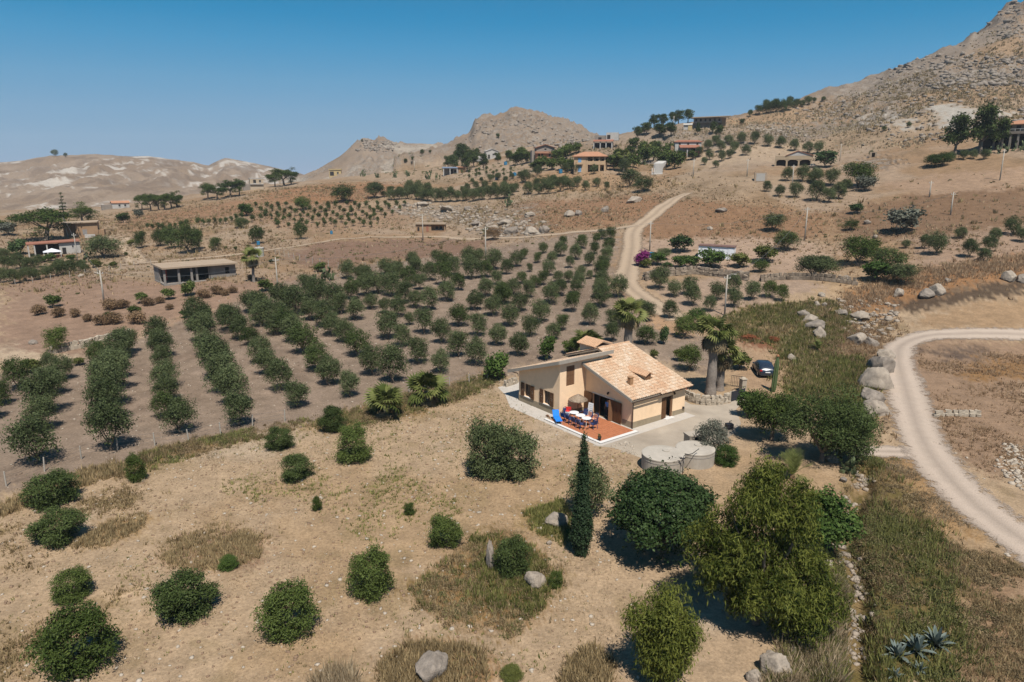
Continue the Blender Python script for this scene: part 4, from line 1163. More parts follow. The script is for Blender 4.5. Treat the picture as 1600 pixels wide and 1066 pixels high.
# gutter and downpipe
g = MB(); g.tube([(.36, -.5, rz(.26)+.02), (.36, 6.95, rz(.26)+.02)], .055, 8); part(g, 'gutter', M_GUTTER)
part(MB().tube([(.36, -.3, rz(.26)), (.10, -.07, rz(0)-.22), (.075, -.06, rz(0)-.5), (.075, -.06, -.05)], .04, 7), 'downpipe', M_GUTTER)
part(MB().tube([(-12.1, -3.1, lz(-12.1)), (-11.35, -3.0, lz(-11.35)-.25), (-11.33, -3.0, lz(-11.35)-.5)], .04, 6), 'downpipe', M_GUTTER)
# roof lantern and chimneys
d = MB(); d.prism([(-3.15, rt(-3.15)), (-1.55, rt(-1.55)), (-1.55, rt(-1.55)+.52), (-3.15, rt(-3.15)+.08)], 3.05, 3.75)
dm = part(d, 'dormer', mat('dormer render', srgb(224, 196, 160, .8), .9, .1, 3))
def dormer_roof(b, x0, x1, yc, hw, za, zb_, pk, th):
    for s in (-1, 1):
        p = [(x0, yc, za+pk), (x1, yc, zb_+pk), (x1, yc+s*hw, zb_), (x0, yc+s*hw, za)]
        lo = p if s < 0 else p[::-1]
        b.add([(q[0], q[1], q[2]) for q in lo]+[(q[0], q[1], q[2]+th) for q in lo], [(3,2,1,0),(4,5,6,7),(0,1,5,4),(1,2,6,5),(2,3,7,6),(3,0,4,7)])
        for k in range(10):
            xx = x0+(x1-x0)*(k+.5)/10; zz = za+(zb_-za)*(k+.5)/10
            b.tube([(xx, yc, zz+pk+th), (xx, yc+s*hw*1.06, zz+th-.01)], .075, 6)
    return b
part(dormer_roof(MB(), -3.75, -1.36, 3.4, .5, rt(-1.36)+.60, rt(-1.36)+.50, .28, .05), 'dormer_roof', M_TILE, dm)
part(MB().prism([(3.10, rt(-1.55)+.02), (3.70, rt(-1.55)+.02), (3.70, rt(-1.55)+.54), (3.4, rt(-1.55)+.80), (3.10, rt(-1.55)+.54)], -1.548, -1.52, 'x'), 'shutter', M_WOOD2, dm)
part(MB().box(-1.50, -1.36, 3.0, 3.8, rt(-1.43)-.0, rt(-1.43)+.06), 'sill', M_WHITE, dm)
part(MB().box(-1.75, -1.42, 1.10, 1.46, rt(-1.6)-.1, rt(-1.6)+.62).box(-1.78, -1.39, 1.07, 1.49, rt(-1.6)+.622, rt(-1.6)+.68), 'chimney', mat('chimney brick', srgb(206, 160, 118, .78), .9, .2, 6), house)
ch = part(MB().box(-9.9, -7.85, 3.2, 5.0, 3.4, 4.78), 'chimney_room', mat('white render', srgb(228, 216, 198, .8), .9, .08, 3))
part(dormer_roof(MB(), -10.1, -7.65, 4.1, 1.12, 4.80, 4.80, .42, .06), 'tiled_cap', M_TILE, ch)
part(MB().box(-9.88, -7.87, 3.22, 4.98, 4.782, 4.80).box(-9.85, -9.82, 3.6, 4.6, 4.8, 5.02), 'gable', M_FASCIA, ch)
# windows of the left wing
def shutter_leaf(x0, x1, z0, z1, y, name='shutter', parent=house, m=M_WOOD):
    b = MB(); t = .05; f = .07
    b.box(x0, x0+f, y-t, y, z0, z1); b.box(x1-f, x1, y-t, y, z0, z1)
    b.box(x0+f+.001, x1-f-.001, y-t, y, z0, z0+f); b.box(x0+f+.001, x1-f-.001, y-t, y, z1-f, z1); b.box(x0+f+.001, x1-f-.001, y-t, y, (z0+z1)/2-.03, (z0+z1)/2+.03)
    n = int((z1-z0-2*f)/.09)
    for k in range(n):
        z = z0+f+(k+.5)*(z1-z0-2*f)/n
        if abs(z-(z0+z1)/2) < .06: continue
        b.hexa([(x0+f, y-t+.005, z-.03), (x1-f, y-t+.005, z-.03), (x1-f, y-.01, z+.02), (x0+f, y-.01, z+.02), (x0+f, y-t+.012, z-.022), (x1-f, y-t+.012, z-.022), (x1-f, y-.003, z+.028), (x0+f, y-.003, z+.028)])
    return part(b, name, m, parent)
for x0, x1, z0, z1 in ((-10.4, -9.48, .68, 1.86), (-7.72, -6.82, .72, 1.92)):
    yw = -2.95
    wi = part(MB().box(x0+.002, x1-.002, yw+.12, yw+.16, z0+.002, z0+.05).box(x0+.002, x1-.002, yw+.12, yw+.16, z1-.05, z1-.002).box(x0+.002, x0+.05, yw+.12, yw+.16, z0+.051, z1-.051).box(x1-.05, x1-.002, yw+.12, yw+.16, z0+.051, z1-.051).box((x0+x1)/2-.03, (x0+x1)/2+.03, yw+.12, yw+.16, z0+.051, z1-.051), 'window', M_WOOD)
    part(MB().box(x0+.05, (x0+x1)/2-.031, yw+.135, yw+.145, z0+.051, z1-.051), 'pane', M_GLASS, wi); part(MB().box((x0+x1)/2+.031, x1-.05, yw+.135, yw+.145, z0+.051, z1-.051), 'pane', M_GLASS, wi)
    part(MB().box(x0+.08, (x0+x1)/2-.06, yw+.165, yw+.18, z0+.08, z1-.08), 'curtain', M_CURTAIN, wi)
    part(MB().box(x0-.06, x1+.06, yw-.09, yw+.10, z0-.06, z0-.001), 'sill', M_WHITE, wi)
    shutter_leaf(x0-.47, x0-.01, z0-.03, z1+.02, yw-.04); shutter_leaf(x1+.01, x1+.47, z0-.03, z1+.02, yw-.04)
sh = MB(); xs = -5.63-.06
sh.box(xs-.03, xs, -2.21, -1.29, 2.61, 4.35); b2 = sh
for k in range(2): b2.box(xs+.001, xs+.02, -2.18+k*.45, -1.78+k*.45, 2.66, 3.42); b2.box(xs+.001, xs+.02, -2.18+k*.45, -1.78+k*.45, 3.5, 4.3)
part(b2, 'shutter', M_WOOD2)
# wide doorway to the terrace: folding shutters, frame, glazed leaves standing open
part(MB().box(-4.70, -2.08, -.05, -.003, 1.87, 1.97), 'lintel', M_WHITE)
part(MB().box(-4.7, -2.1, -.22, .2, -.06, -.001), 'door_step', M_WHITE)
def door_leaf(x0, x1, y0, y1, z1, name, m=M_WOOD, parent=house):
    """a panelled leaf standing between two plan points"""
    b = MB(); L = math.hypot(x1-x0, y1-y0); t = .05
    b.box(0, L, 0, t, .02, z1)
    for k in range(2): b.box(.06+k*L*.48, L*.46+k*L*.48, -.012, -.001, .12, .75); b.box(.06+k*L*.48, L*.46+k*L*.48, -.012, -.001, .85, z1-.1)
    M_ = Matrix.Translation((x0, y0, 0)) @ Matrix.Rotation(math.atan2(y1-y0, x1-x0), 4, 'Z'); b.xf(M_)
    return part(b, name, m, parent)
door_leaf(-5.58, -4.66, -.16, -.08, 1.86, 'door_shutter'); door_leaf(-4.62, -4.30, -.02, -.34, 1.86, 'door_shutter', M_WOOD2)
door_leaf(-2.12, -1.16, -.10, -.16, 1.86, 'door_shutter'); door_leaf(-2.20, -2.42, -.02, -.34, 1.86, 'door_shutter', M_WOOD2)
fr = MB(); fr.box(-4.60, -4.54, .10, .18, 0, 1.84); fr.box(-2.24, -2.18, .10, .18, 0, 1.84); fr.box(-4.54, -2.24, .10, .18, 1.78, 1.84); fr.box(-3.95, -3.89, .10, .18, 0, 1.78); fr.box(-2.80, -2.74, .10, .18, 0, 1.78)
fd = part(fr, 'door_frame', M_WOOD)
part(MB().box(-4.53, -3.96, .13, .14, .02, 1.77), 'pane', M_GLASS, fd); part(MB().box(-2.73, -2.25, .13, .14, .02, 1.77), 'pane', M_GLASS, fd)
# side door
rd = part(MB().box(-.14, -.08, 3.76, 3.80, 0, 1.9).box(-.14, -.08, 4.82, 4.86, 0, 1.9).box(-.14, -.08, 3.80, 4.82, 1.86, 1.9), 'door_frame', M_WOOD)
part(MB().box(-.02, .03, 3.50, 4.06, .02, 1.9).box(.031, .045, 3.56, 4.0, .1, .8).box(.031, .045, 3.56, 4.0, .9, 1.8), 'door_shutter', M_WOOD)
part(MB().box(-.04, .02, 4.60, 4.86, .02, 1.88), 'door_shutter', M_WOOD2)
part(MB().box(-.2, .35, 3.8, 4.85, -.1, .05), 'door_step', M_WHITE)
# lamps
for x, y, z, ax in ((-2.75, -.0, 2.35, 'y'), (.0, 4.95, 2.1, 'x')):
    lp = MB(); 
    if ax == 'y': lp.box(x-.03, x+.03, y-.08, y, z, z+.08); lp.lathe([(.03, -.16), (.08, -.12), (.09, 0), (.05, .05), (.02, .07)], 8, (x, y-.13, z+.02))
    else: lp.box(x, x+.08, y-.03, y+.03, z, z+.08); lp.lathe([(.03, -.16), (.08, -.12), (.09, 0), (.05, .05), (.02, .07)], 8, (x+.13, y, z+.02))
    part(lp, 'wall_lamp', M_GUTTER)
part(MB().box(.02, .14, 6.2, 6.34, .42, .60), 'meter_box', M_IRON)

# ---------------------------------------------------------------- terrace, paving and yard
tr = empty('terrace', HO, HYAW, 'orange tiled terrace in the angle of the farmhouse', 'terrace'); tag(tr, kind='structure')
part(MB().box(-5.60, .55, -4.30, -.03, -.3, .02), 'slab', M_PATH, tr)
tb = MB(); s = .315
for i in range(19):
    for j in range(12):
        x = -5.55+i*s; y = -4.02+j*s; tb.box(x, x+s-.012, y, y+s-.012, .021, .03+.004*((i*7+j*3) % 3 == 0))
tag(part(tb, 'floor_tiles', M_TERRA, tr), kind='stuff')
part(MB().box(-6.0, .80, -4.32, -4.06, .0, .05).box(.46, .80, -4.058, -.1, .0, .05), 'edging', M_WHITE, tr)
part(MB().box(-6.0, .83, -4.36, -4.325, -.1, .02).box(.805, .84, -4.32, -.1, -.1, .02), 'painted_shadow', M_IRON, tr)  # solid black strips standing in for the shade under the edging
pv = MB()
pv.prism([(-13.3, -3.0), (-10.2, -4.75), (.9, -4.75), (1.15, -4.5), (1.15, 6.6), (.03, 6.6), (.03, -4.37), (-6.02, -4.37), (-6.02, -2.98), (-11.27, -2.98), (-11.27, 6.6), (-16, .4), (-15.6, -2.2)], -.2, .012, 'z')
tag(part(pv, 'paving', M_PATH, None), 'pale paving strip around the foot of the farmhouse', 'paving', None, 'structure')
bpy.data.objects['paving'].location = HO; bpy.data.objects['paving'].rotation_euler = (0, 0, HYAW)
yd = [tuple((hit(u, v)-HO)[:2]) for u, v in ((926,697),(960,700),(1002,716),(1040,722),(1075,716),(1100,704),(1128,690),(1150,676),(1158,662),(1150,640),(1168,622),(1160,606),(1140,612),(1142,630),(1110,634),(1080,632),(1064,624),(1050,618),(1000,640),(950,670))]
b = MB(); b.prism(yd, -.2, .006, 'z')
tag(b.build('concrete_yard', mat('yard concrete', srgb(212, 196, 176, .78), .93, .16, .55, .01, stain=.5), None, False, HO), 'worn concrete yard beside the farmhouse', 'yard', None, 'structure')
# ================================================================ THINGS ON THE TERRACE
M_BLUE = mat('navy plastic', (.022, .045, .13), .45, .1, 5)
M_SKY = mat('bright blue canvas', (.012, .18, .62), .7, .12, 6)
M_PLAST = mat('white plastic', (.64, .64, .64), .4, .04, 5)
M_RED = mat('red cloth', (.55, .03, .025), .8, .2, 6)
M_STRAW = leaf_mat('straw', (.20, .145, .10), (.48, .38, .29), .1, .9)
M_RUST = mat('rusty brown', (.20, .11, .06), .8, .2, 6)
def at_house(name, x, y, rz, label, cat, group=None, z=.034): return empty(name, hl(x, y, z), HYAW+rz, label, cat, group)
# three round white tables pushed together
xt = [(-4.35, -2.42), (-3.52, -2.46), (-2.70, -2.55)]
for i, (x, y) in enumerate(xt):
    t = at_house('round_table', x, y, 0, 'white round plastic table, %s of the three in a row' % ('nearest the straw parasol', 'middle', 'nearest the terrace corner')[i], 'table', 'white tables on the terrace')
    MB().lathe([(.02, .70), (.42, .70), (.45, .715), (.45, .735), (.40, .745), (.0, .746)], 24).build('tabletop', M_PLAST, t, True)
    for k in range(4):
        a = math.pi/4+k*math.pi/2; MB().tube([(math.cos(a)*.34, math.sin(a)*.34, 0), (math.cos(a)*.26, math.sin(a)*.26, .72)], [.022, .03], 7).build('leg', M_PLAST, t)
def make_chair(m):
    t = empty('garden_chair', (0,0,0))
    b = MB(); b.box(-.24, .24, -.22, .24, .40, .44); b.build('seat', m, t)
    b = MB()
    for k in range(5): x = -.2+k*.1; b.hexa([(x-.035,.22,.44),(x+.035,.22,.44),(x+.035,.25,.44),(x-.035,.25,.44),(x-.03,.32,.84),(x+.03,.32,.84),(x+.03,.35,.84),(x-.03,.35,.84)])
    b.tube([(-.26,.24,.44),(-.25,.34,.84),(-.15,.36,.92),(.15,.36,.92),(.25,.34,.84),(.26,.24,.44)], .025, 6); b.build('backrest', m, t)
    for sx in (-1, 1):
        for yy, y2 in ((-.26, -.20), (.30, .22)): MB().tube([(sx*.27, yy, 0), (sx*.23, y2, .42)], [.022, .026], 6).build('leg', m, t)
        MB().tube([(sx*.25, -.20, .42), (sx*.28, -.20, .64), (sx*.28, .28, .66)], .022, 6).build('armrest', m, t)
    return t
ch0 = make_chair(M_BLUE); used = False
GC = 'plastic chairs around the terrace tables'
for x, y, rz, lab in ((-4.62, -3.22, 180, 'navy chair facing away, first along the outer side of the tables'), (-3.95, -3.26, 175, 'navy chair facing away, second along the outer side of the tables'),
    (-3.22, -3.30, 184, 'navy chair facing away, third along the outer side of the tables'), (-2.52, -3.36, 178, 'navy chair facing away, fourth along the outer side of the tables'),
    (-5.15, -2.45, 95, 'navy chair at the head of the tables near the parasol'), (-1.88, -2.55, -88, 'navy chair at the head of the tables near the terrace corner'),
    (-4.05, -1.62, 0, 'navy chair on the house side, near the white folded lounger'), (-3.35, -1.68, 5, 'chair with a pale flowered cushion on the house side, first'), (-2.65, -1.72, -4, 'chair with a pale flowered cushion on the house side, second')):
    c = ch0 if not used else copy_tree(ch0); used = True
    c.location = hl(x, y, .034); c.rotation_euler = (0, 0, HYAW+R(rz)); tag(c, lab, 'chair', GC)
    if 'cushion' in lab:
        MB().box(-.2, .2, .17, .22, .46, .86).box(-.2, .2, -.2, .165, .445, .49).build('cushion', mat('flowered cushion', (.52, .26, .18), .9, .5, 14), c)
# straw parasol
um = at_house('parasol', -5.05, -1.35, 0, 'straw thatched parasol beside the house wall', 'parasol')
MB().tube([(0,0,0), (0,0,1.95)], .03, 8).build('pole', M_RUST, um); MB().lathe([(.3,0),(.3,.06),(.06,.12),(.05,.2)], 14).build('base', M_CONC, um, True)
rng = np.random.default_rng(3); n = 2600; a = rng.random(n)*6.283; q = np.sqrt(rng.random(n))
rad = q*.86; pos = np.column_stack([np.cos(a)*rad, np.sin(a)*rad, 2.02-.48*q**1.3+rng.normal(size=n)*.02]); od = np.column_stack([np.cos(a)*.5, np.sin(a)*.5, np.full(n, .85)])
tn = np.column_stack([np.cos(a), np.sin(a), np.full(n, -.55)]); tn /= np.linalg.norm(tn, axis=1, keepdims=True); bn = np.column_stack([-np.sin(a), np.cos(a), np.zeros(n)])
V = np.stack([pos-tn*.12, pos+bn*.022, pos+tn*.12, pos-bn*.022], 1).reshape(-1, 3)
link('canopy', np_mesh('canopy', V, np.arange(4*n).reshape(n, 4), M_STRAW, False, np.clip(.5+.25*rng.normal(size=n), 0, 1)), um)
MB().lathe([(.88, 1.50), (.84, 1.56), (.5, 1.82), (.12, 1.98), (.02, 2.0)], 18).build('canopy_lining', mat('straw mat', (.25, .19, .13), .95, .3, 12), um, True)
# sun lounger
lo = at_house('sun_lounger', -5.25, -3.62, R(-28), 'bright blue sun lounger with raised back at the terrace edge', 'sun lounger')
def bent(prof, hw, th):
    b = MB()
    for (x0, z0), (x1, z1) in zip(prof[:-1], prof[1:]):
        b.hexa([(x0,-hw,z0),(x1,-hw,z1),(x1,hw,z1),(x0,hw,z0),(x0,-hw,z0+th),(x1,-hw,z1+th),(x1,hw,z1+th),(x0,hw,z0+th)])
    return b
bent([(.0, .30), (1.28, .28)], .30, .07).build('mattress', M_SKY, lo); bent([(-.42, .78), (-.30, .76), (-.004, .31)], .30, .07).build('backrest', M_SKY, lo)
for x in (.1, 1.15):
    for s in (-1, 1): MB().tube([(x, s*.27, 0), (x, s*.27, .29)], .02, 6).build('leg', M_PLAST, lo)
# folded white lounger leaning by the door
wl_ = at_house('folded_lounger', -4.12, -.85, R(8), 'folded white slatted lounger standing by the doorway', 'sun lounger')
for k in range(7): MB().hexa([(-.25,-.02+k*.035,.12+k*.17),(.25,-.02+k*.035,.12+k*.17),(.25,.02+k*.035,.12+k*.17),(-.25,.02+k*.035,.12+k*.17),(-.25,.01+k*.035,.26+k*.17),(.25,.01+k*.035,.26+k*.17),(.25,.05+k*.035,.26+k*.17),(-.25,.05+k*.035,.26+k*.17)]).build('slat', M_PLAST, wl_)
for s in (-1, 1): MB().tube([(s*.27, -.05, 0), (s*.27, .22, 1.32)], .02, 6).build('side_rail', M_PLAST, wl_)
# director chair with red towels
dc = at_house('towel_chair', -5.2, -2.35, R(40), 'wooden chair heaped with red and white towels', 'chair')
for sx in (-1, 1):
    for sy in (-1, 1): MB().tube([(sx*.24, sy*.2, 0), (-sx*.2*.2+sx*.2, sy*.2, .62)], .02, 6).build('leg', M_RUST, dc)
MB().box(-.24, .24, -.22, .22, .40, .44).build('seat', M_RUST, dc); MB().box(-.24, .24, .20, .24, .62, .86).build('backrest', M_RUST, dc)
bt = MB(); bt.box(-.22, .2, -.2, .2, .445, .60).box(-.27, .27, .17, .27, .60, .90); bt.build('towel', M_RED, dc); MB().box(-.2, .22, -.26, -.205, .25, .56).build('towel', M_PLAST, dc)
# little things
pt = at_house('flower_pot', .30, -3.95, 0, 'black plant pot on the outer corner of the terrace', 'pot', None, .055)
MB().lathe([(.11, 0), (.16, .28), (.18, .30), (.17, .32), (.15, .29)], 14).build('pot', M_IRON, pt, True)
link('foliage', crown_mesh('foliage', L_SHRUB, [(0,0,.42,.1,.1,.12)], 60, .12, .05, 5, .05, 6), pt)
bx = at_house('brick_heap', -6.35, -3.72, 0, 'small brown brick block at the end of the terrace', 'block', None, .02)
for k, (x, y, z) in enumerate(((0,0,0),(.26,.02,0),(.12,0,.101))): MB().box(x-.12, x+.12, y-.06, y+.06, z, z+.10).build('brick', M_RUST, bx)

# ---------------------------------------------------------------- a person in the doorway
def skinned(name, verts, edges, radii, m, parent, root_i=0, sub=2):
    me = bpy.data.meshes.new(name); me.from_pydata(verts, edges, []); me.update(); me.materials.append(m)
    o = link(name, me, parent)
    md = o.modifiers.new('skin', 'SKIN'); md.use_smooth_shade = True
    for i, r in enumerate(radii):
        me.skin_vertices[0].data[i].radius = (r, r) if not isinstance(r, tuple) else r
    me.skin_vertices[0].data[root_i].use_root = True
    s = o.modifiers.new('sub', 'SUBSURF'); s.levels = s.render_levels = sub
    return o
M_SKIN = mat('skin', (.46, .27, .18), .6, .06, 8); M_SHIRT = mat('light blue shirt', (.16, .33, .68), .85, .1, 9); M_JEANS = mat('dark trousers', (.03, .035, .05), .9, .1, 9); M_HAIR = mat('dark hair', (.02, .014, .01), .6, .2, 12)
pe = at_house('person', -3.25, .42, R(10), 'person in a light blue shirt standing in the dark doorway', 'person', None, 0)
V = [(0,0,.95),(0,.01,1.15),(0,0,1.36),(0,-.01,1.46),(0,-.02,1.54),(0,-.02,1.62),(0,-.02,1.70),
     (.19,0,1.38),(.25,.02,1.12),(.22,-.16,.95),(.20,-.22,.90),(-.19,0,1.38),(-.25,.02,1.10),(-.27,-.04,.86),(-.27,-.06,.79),
     (.10,0,.90),(.11,-.01,.48),(.12,.02,.08),(.12,-.14,.03),(-.10,0,.90),(-.12,-.02,.48),(-.13,.02,.08),(-.14,-.14,.03)]
E = [(0,1),(1,2),(2,3),(3,4),(4,5),(5,6),(2,7),(7,8),(8,9),(9,10),(2,11),(11,12),(12,13),(13,14),(0,15),(15,16),(16,17),(17,18),(0,19),(19,20),(20,21),(21,22)]
Rd = [(.15,.11),(.14,.10),(.16,.11),.065,.075,.095,.075,.07,.052,.04,.032,.07,.052,.04,.032,.095,.065,.045,.04,.095,.065,.045,.04]
skinned('body', V, E, Rd, M_SKIN, pe)
skinned('shirt', [(0,0,.92),(0,.01,1.15),(0,0,1.36),(0,-.005,1.45),(.19,0,1.38),(.235,.012,1.2),(-.19,0,1.38),(-.235,.012,1.2)], [(0,1),(1,2),(2,3),(2,4),(4,5),(2,6),(6,7)], [(.175,.135),(.165,.125),(.18,.13),.075,.09,.078,.09,.078], M_SHIRT, pe)
skinned('trousers', [(0,0,.93),(.10,0,.88),(.11,-.01,.48),(.12,.02,.10),(-.10,0,.88),(-.12,-.02,.48),(-.13,.02,.10)], [(0,1),(1,2),(2,3),(0,4),(4,5),(5,6)], [(.165,.125),.115,.085,.07,.115,.085,.07], M_JEANS, pe)
MB().lathe([(.02, .13), (.07, .115), (.105, .06), (.108, .0), (.10, -.05), (.06, -.06)], 14, (0, .012, 1.655)).build('hair', M_HAIR, pe, True)
for sx in (-1, 1):
    MB().lathe([(.004, -.012), (.012, 0), (.004, .012)], 8, (sx*.036, -.118, 1.645)).build('eye', M_DARK, pe, True)
    for k in range(5):
        hx, hy, hz = (.20, -.22, .90) if sx > 0 else (-.27, -.06, .79)
        ox = (k-1.5)*.018 if k < 4 else -.045*sx; L = (.07, .08, .075, .06, .05)[k]
        MB().tube([(hx+ox*.8, hy-.01, hz-.015), (hx+ox, hy-.03, hz-.015-L*.5), (hx+ox, hy-.02, hz-.015-L)], [.010, .009, .007], 6).build('finger', M_SKIN, pe, True)
MB().tube([(0, -.115, 1.635), (0, -.137, 1.60)], [.008, .014], 6).build('nose', M_SKIN, pe, True); MB().box(-.025, .025, -.122, -.112, 1.562, 1.570).build('mouth', mat('lips', (.35, .14, .11), .5, 0, 3), pe)

# ---------------------------------------------------------------- car on the drive
def car(u, v, yaw):
    p = hit(u, v); root = empty('parked_car', p, yaw, 'dark blue-grey hatchback car parked on the earth drive', 'car')
    paint_ = mat('dark metallic paint', (.018, .026, .042), .22, .08, 3, spec=.7); glass = mat('tinted glass', (.012, .018, .024), .05, 0, 3, spec=.8)
    # stations along the length: y, half width at sill, belt, roof, heights sill, belt, roof (rear of the car at -y)
    st = [(-2.12,.62,.70,.66,.42,.80,.82),(-2.05,.78,.82,.74,.30,.92,.96),(-1.75,.84,.87,.64,.24,.98,1.22),(-1.35,.86,.89,.62,.24,.98,1.44),(-.5,.87,.90,.63,.22,.97,1.50),(.3,.87,.90,.62,.22,.96,1.47),(.75,.87,.89,.60,.24,.95,1.36),(1.25,.86,.87,.70,.24,.93,1.02),(1.7,.82,.82,.66,.26,.84,.88),(2.08,.66,.68,.55,.34,.66,.70),(2.14,.5,.54,.48,.42,.58,.6)]
    V, Fc = [], []
    for y, a, b_, c, z0, z1, z2 in st:
        V += [(-a*.9,y,z0-.06),(-a,y,z0+.1),(-b_,y,(z0+z1)/2+.08),(-b_*.97,y,z1),(-c,y,z2-.05),(-c*.7,y,z2),(c*.7,y,z2),(c,y,z2-.05),(b_*.97,y,z1),(b_,y,(z0+z1)/2+.08),(a,y,z0+.1),(a*.9,y,z0-.06)]
    m = 12
    for i in range(len(st)-1):
        for k in range(m): Fc.append((i*m+k, (i+1)*m+k, (i+1)*m+(k+1) % m, i*m+(k+1) % m))
    Fc = [f[::-1] for f in Fc]+[tuple(range(m))[::-1], tuple(range((len(st)-1)*m, len(st)*m))]
    me = bpy.data.meshes.new('body'); me.from_pydata(V, [], [f[::-1] for f in Fc]); me.materials.append(paint_)
    for q in me.polygons: q.use_smooth = True
    me.update(); link('body', me, root)
    def strip(name, i0, i1, k0, k1, ins, off):
        b = MB(); A = [Vector(V[i0*m+k0]), Vector(V[i1*m+k0]), Vector(V[i1*m+k1]), Vector(V[i0*m+k1])]; c = sum(A, Vector())/4
        A = [c+(q-c)*ins for q in A]; nn = (A[1]-A[0]).cross(A[3]-A[0]).normalized()
        if nn.dot(c-Vector((0, c.y*.6, .7))) < 0: nn = -nn
        b.add([q+nn*off for q in A]+[q-nn*.01 for q in A], [(0,1,2,3),(0,4,5,1),(1,5,6,2),(2,6,7,3),(3,7,4,0)]); return b.build(name, glass, root)
    strip('rear_window', 1, 3, 4, 7, .82, .012); strip('windscreen', 5, 7, 4, 7, .86, .012)
    for k0, k1 in ((3, 4), (8, 7)):
        strip('side_window', 2, 4, k0, k1, .82, .012); strip('side_window', 4, 6, k0, k1, .86, .012)
    tl = mat('red lamp glass', (.35, .012, .012), .25, .05, 6); pl = mat('number plate', (.7, .7, .68), .5, .05, 5); tyre = mat('tyre rubber', (.02, .02, .02), .85, .1, 8); rim = mat('alloy rim', (.45, .45, .46), .35, .05, 4, metal=.6)
    for s in (-1, 1):
        MB().box(s*.72-.13, s*.72+.13, -2.14, -2.02, .78, .93).build('tail_light', tl, root); MB().box(s*.55-.14, s*.55+.14, 2.02, 2.10, .56, .68).build('headlight', pl, root)
        for y in (-1.32, 1.32):
            w_ = MB(); w_.tube([(s*.70, y, .31), (s*.90, y, .31)], .31, 18); w_ = w_.build('wheel', tyre, root); MB().tube([(s*.895, y, .31), (s*.912, y, .31)], .20, 14).build('rim', rim, w_)
        MB().box(s*.98-.09, s*.98+.09, .62, .74, .95, 1.08).build('wing_mirror', paint_, root)
    MB().box(-.26, .26, -2.155, -2.10, .62, .73).build('number_plate', pl, root); MB().box(-.8, .8, -2.15, -1.98, .33, .48).build('rear_bumper', mat('bumper plastic', (.03,.032,.036), .6, .05, 5), root)
    return root
car(1192, 583, R(-7))

# ---------------------------------------------------------------- stone garden wall, gate and pillar
M_DRYST = mat('weathered terrace stone', srgb(178, 160, 140, .8), .95, .4, 1.2, .05, stain=.6)
def stone_course(path, height, thick, name, label, cat, seed, m=M_STONEW, size=.34):
    rng = np.random.default_rng(seed); c = smooth_path(path, .15); root = empty(name, (c[0].x, c[0].y, hgt(c[0].x, c[0].y)), 0, label, cat)
    o = root.location; s = 0; k = 0
    core = MB(); prev = None; n = 0
    for i in range(0, len(c)-1, 3):
        a, b2 = c[i], c[min(i+3, len(c)-1)]; d = (b2-a); L = d.length; d = d.normalized(); nn = Vector((-d.y, d.x, 0))*thick*.38
        za, zb = hgt(a.x, a.y)-o.z, hgt(b2.x, b2.y)-o.z; A = a-o; B = b2-o; A.z = za; B.z = zb; up = Vector((0,0,height*.93)); dn = Vector((0,0,.2))
        core.hexa([A-nn-dn, B-nn-dn, B+nn-dn, A+nn-dn, A-nn+up, B-nn+up, B+nn+up, A+nn+up])
    core.build('core', m, root)
    st = MB()
    L = 0; tot = sum((c[i+1]-c[i]).length for i in range(len(c)-1)); step = size
    t = 0; i = 0
    while t < tot and i < len(c)-1:
        p = c[i]; d = (c[i+1]-c[i]).normalized(); nn = Vector((-d.y, d.x, 0)); rows = max(1, int(height/(size*.62)))
        for r_ in range(rows+1):
            for sd_ in (-1, 1):
                if r_ == rows and sd_ == 1: continue
                w2 = size*(.42+.16*rng.random()); hh = height/rows*.48*(.85+.25*rng.random()); off = thick*.36*sd_ if r_ < rows else 0
                q = p-o+nn*(off+rng.normal()*.02)+d*rng.normal()*.05; q.z = hgt(p.x, p.y)-o.z+(r_+.5)*height/rows
                s0 = len(st.v); tw = w2*.9 if r_ < rows else thick*.55
                st.box(-w2, w2, -tw*.5, tw*.5, -hh, hh)
                for vi in range(s0, len(st.v)): st.v[vi] = tuple(np.array(st.v[vi])*(1+.2*rng.normal(size=3)))
                st.xf(Matrix.Translation(q) @ Matrix.Rotation(math.atan2(d.y, d.x)+rng.normal()*.12, 4, 'Z') @ Matrix.Rotation(rng.normal()*.1, 4, 'Y'), s0)
        step = size*(.85+.4*rng.random()); 
        while i < len(c)-1 and step > 0: step -= (c[i+1]-c[i]).length; t += (c[i+1]-c[i]).length; i += 1
    tag(st.build('stones', m, root), kind='stuff'); return root
stone_course([hit(u, v) for u, v in ((1058,614),(1068,621),(1082,628),(1100,632),(1120,632),(1140,627))], .62, .5, 'stone_wall', 'low pale stone wall curving around the palm garden', 'wall', 5)
stone_course([hit(u, v) for u, v in ((1008,438),(1030,432),(1060,430),(1085,428),(1110,431),(1140,434),(1168,438))], .95, .9, 'terrace_wall', 'rough boulder terrace wall below the white shed', 'wall', 6, M_DRYST, size=.7)
stone_course([hit(u, v) for u, v in ((1190,440),(1220,437),(1260,437),(1300,440),(1340,446))], .6, .8, 'terrace_wall', 'dry stone terrace wall below the big rounded bush', 'wall', 7, M_DRYST, size=.5)
stone_course([hit(u, v) for u, v in ((84,552),(100,548),(130,543),(160,535),(205,525))], .5, .8, 'rubble_wall', 'low rubble wall at the far edge of the first orchard rows', 'wall', 8, size=.45)
stone_course([hit(u, v) for u, v in ((1462,651),(1478,650),(1500,650),(1530,651))], .3, .35, 'stone_row', 'short row of pale stones beside the gravel road', 'wall', 9, size=.45)
stone_course([hit(u, v) for u, v in ((790,604),(800,601),(808,598))], .35, .5, 'stone_edging', 'low stone edging behind the paving at the house corner', 'wall', 10, size=.3)
p = hit(1142, 628); q = hit(1163, 622)
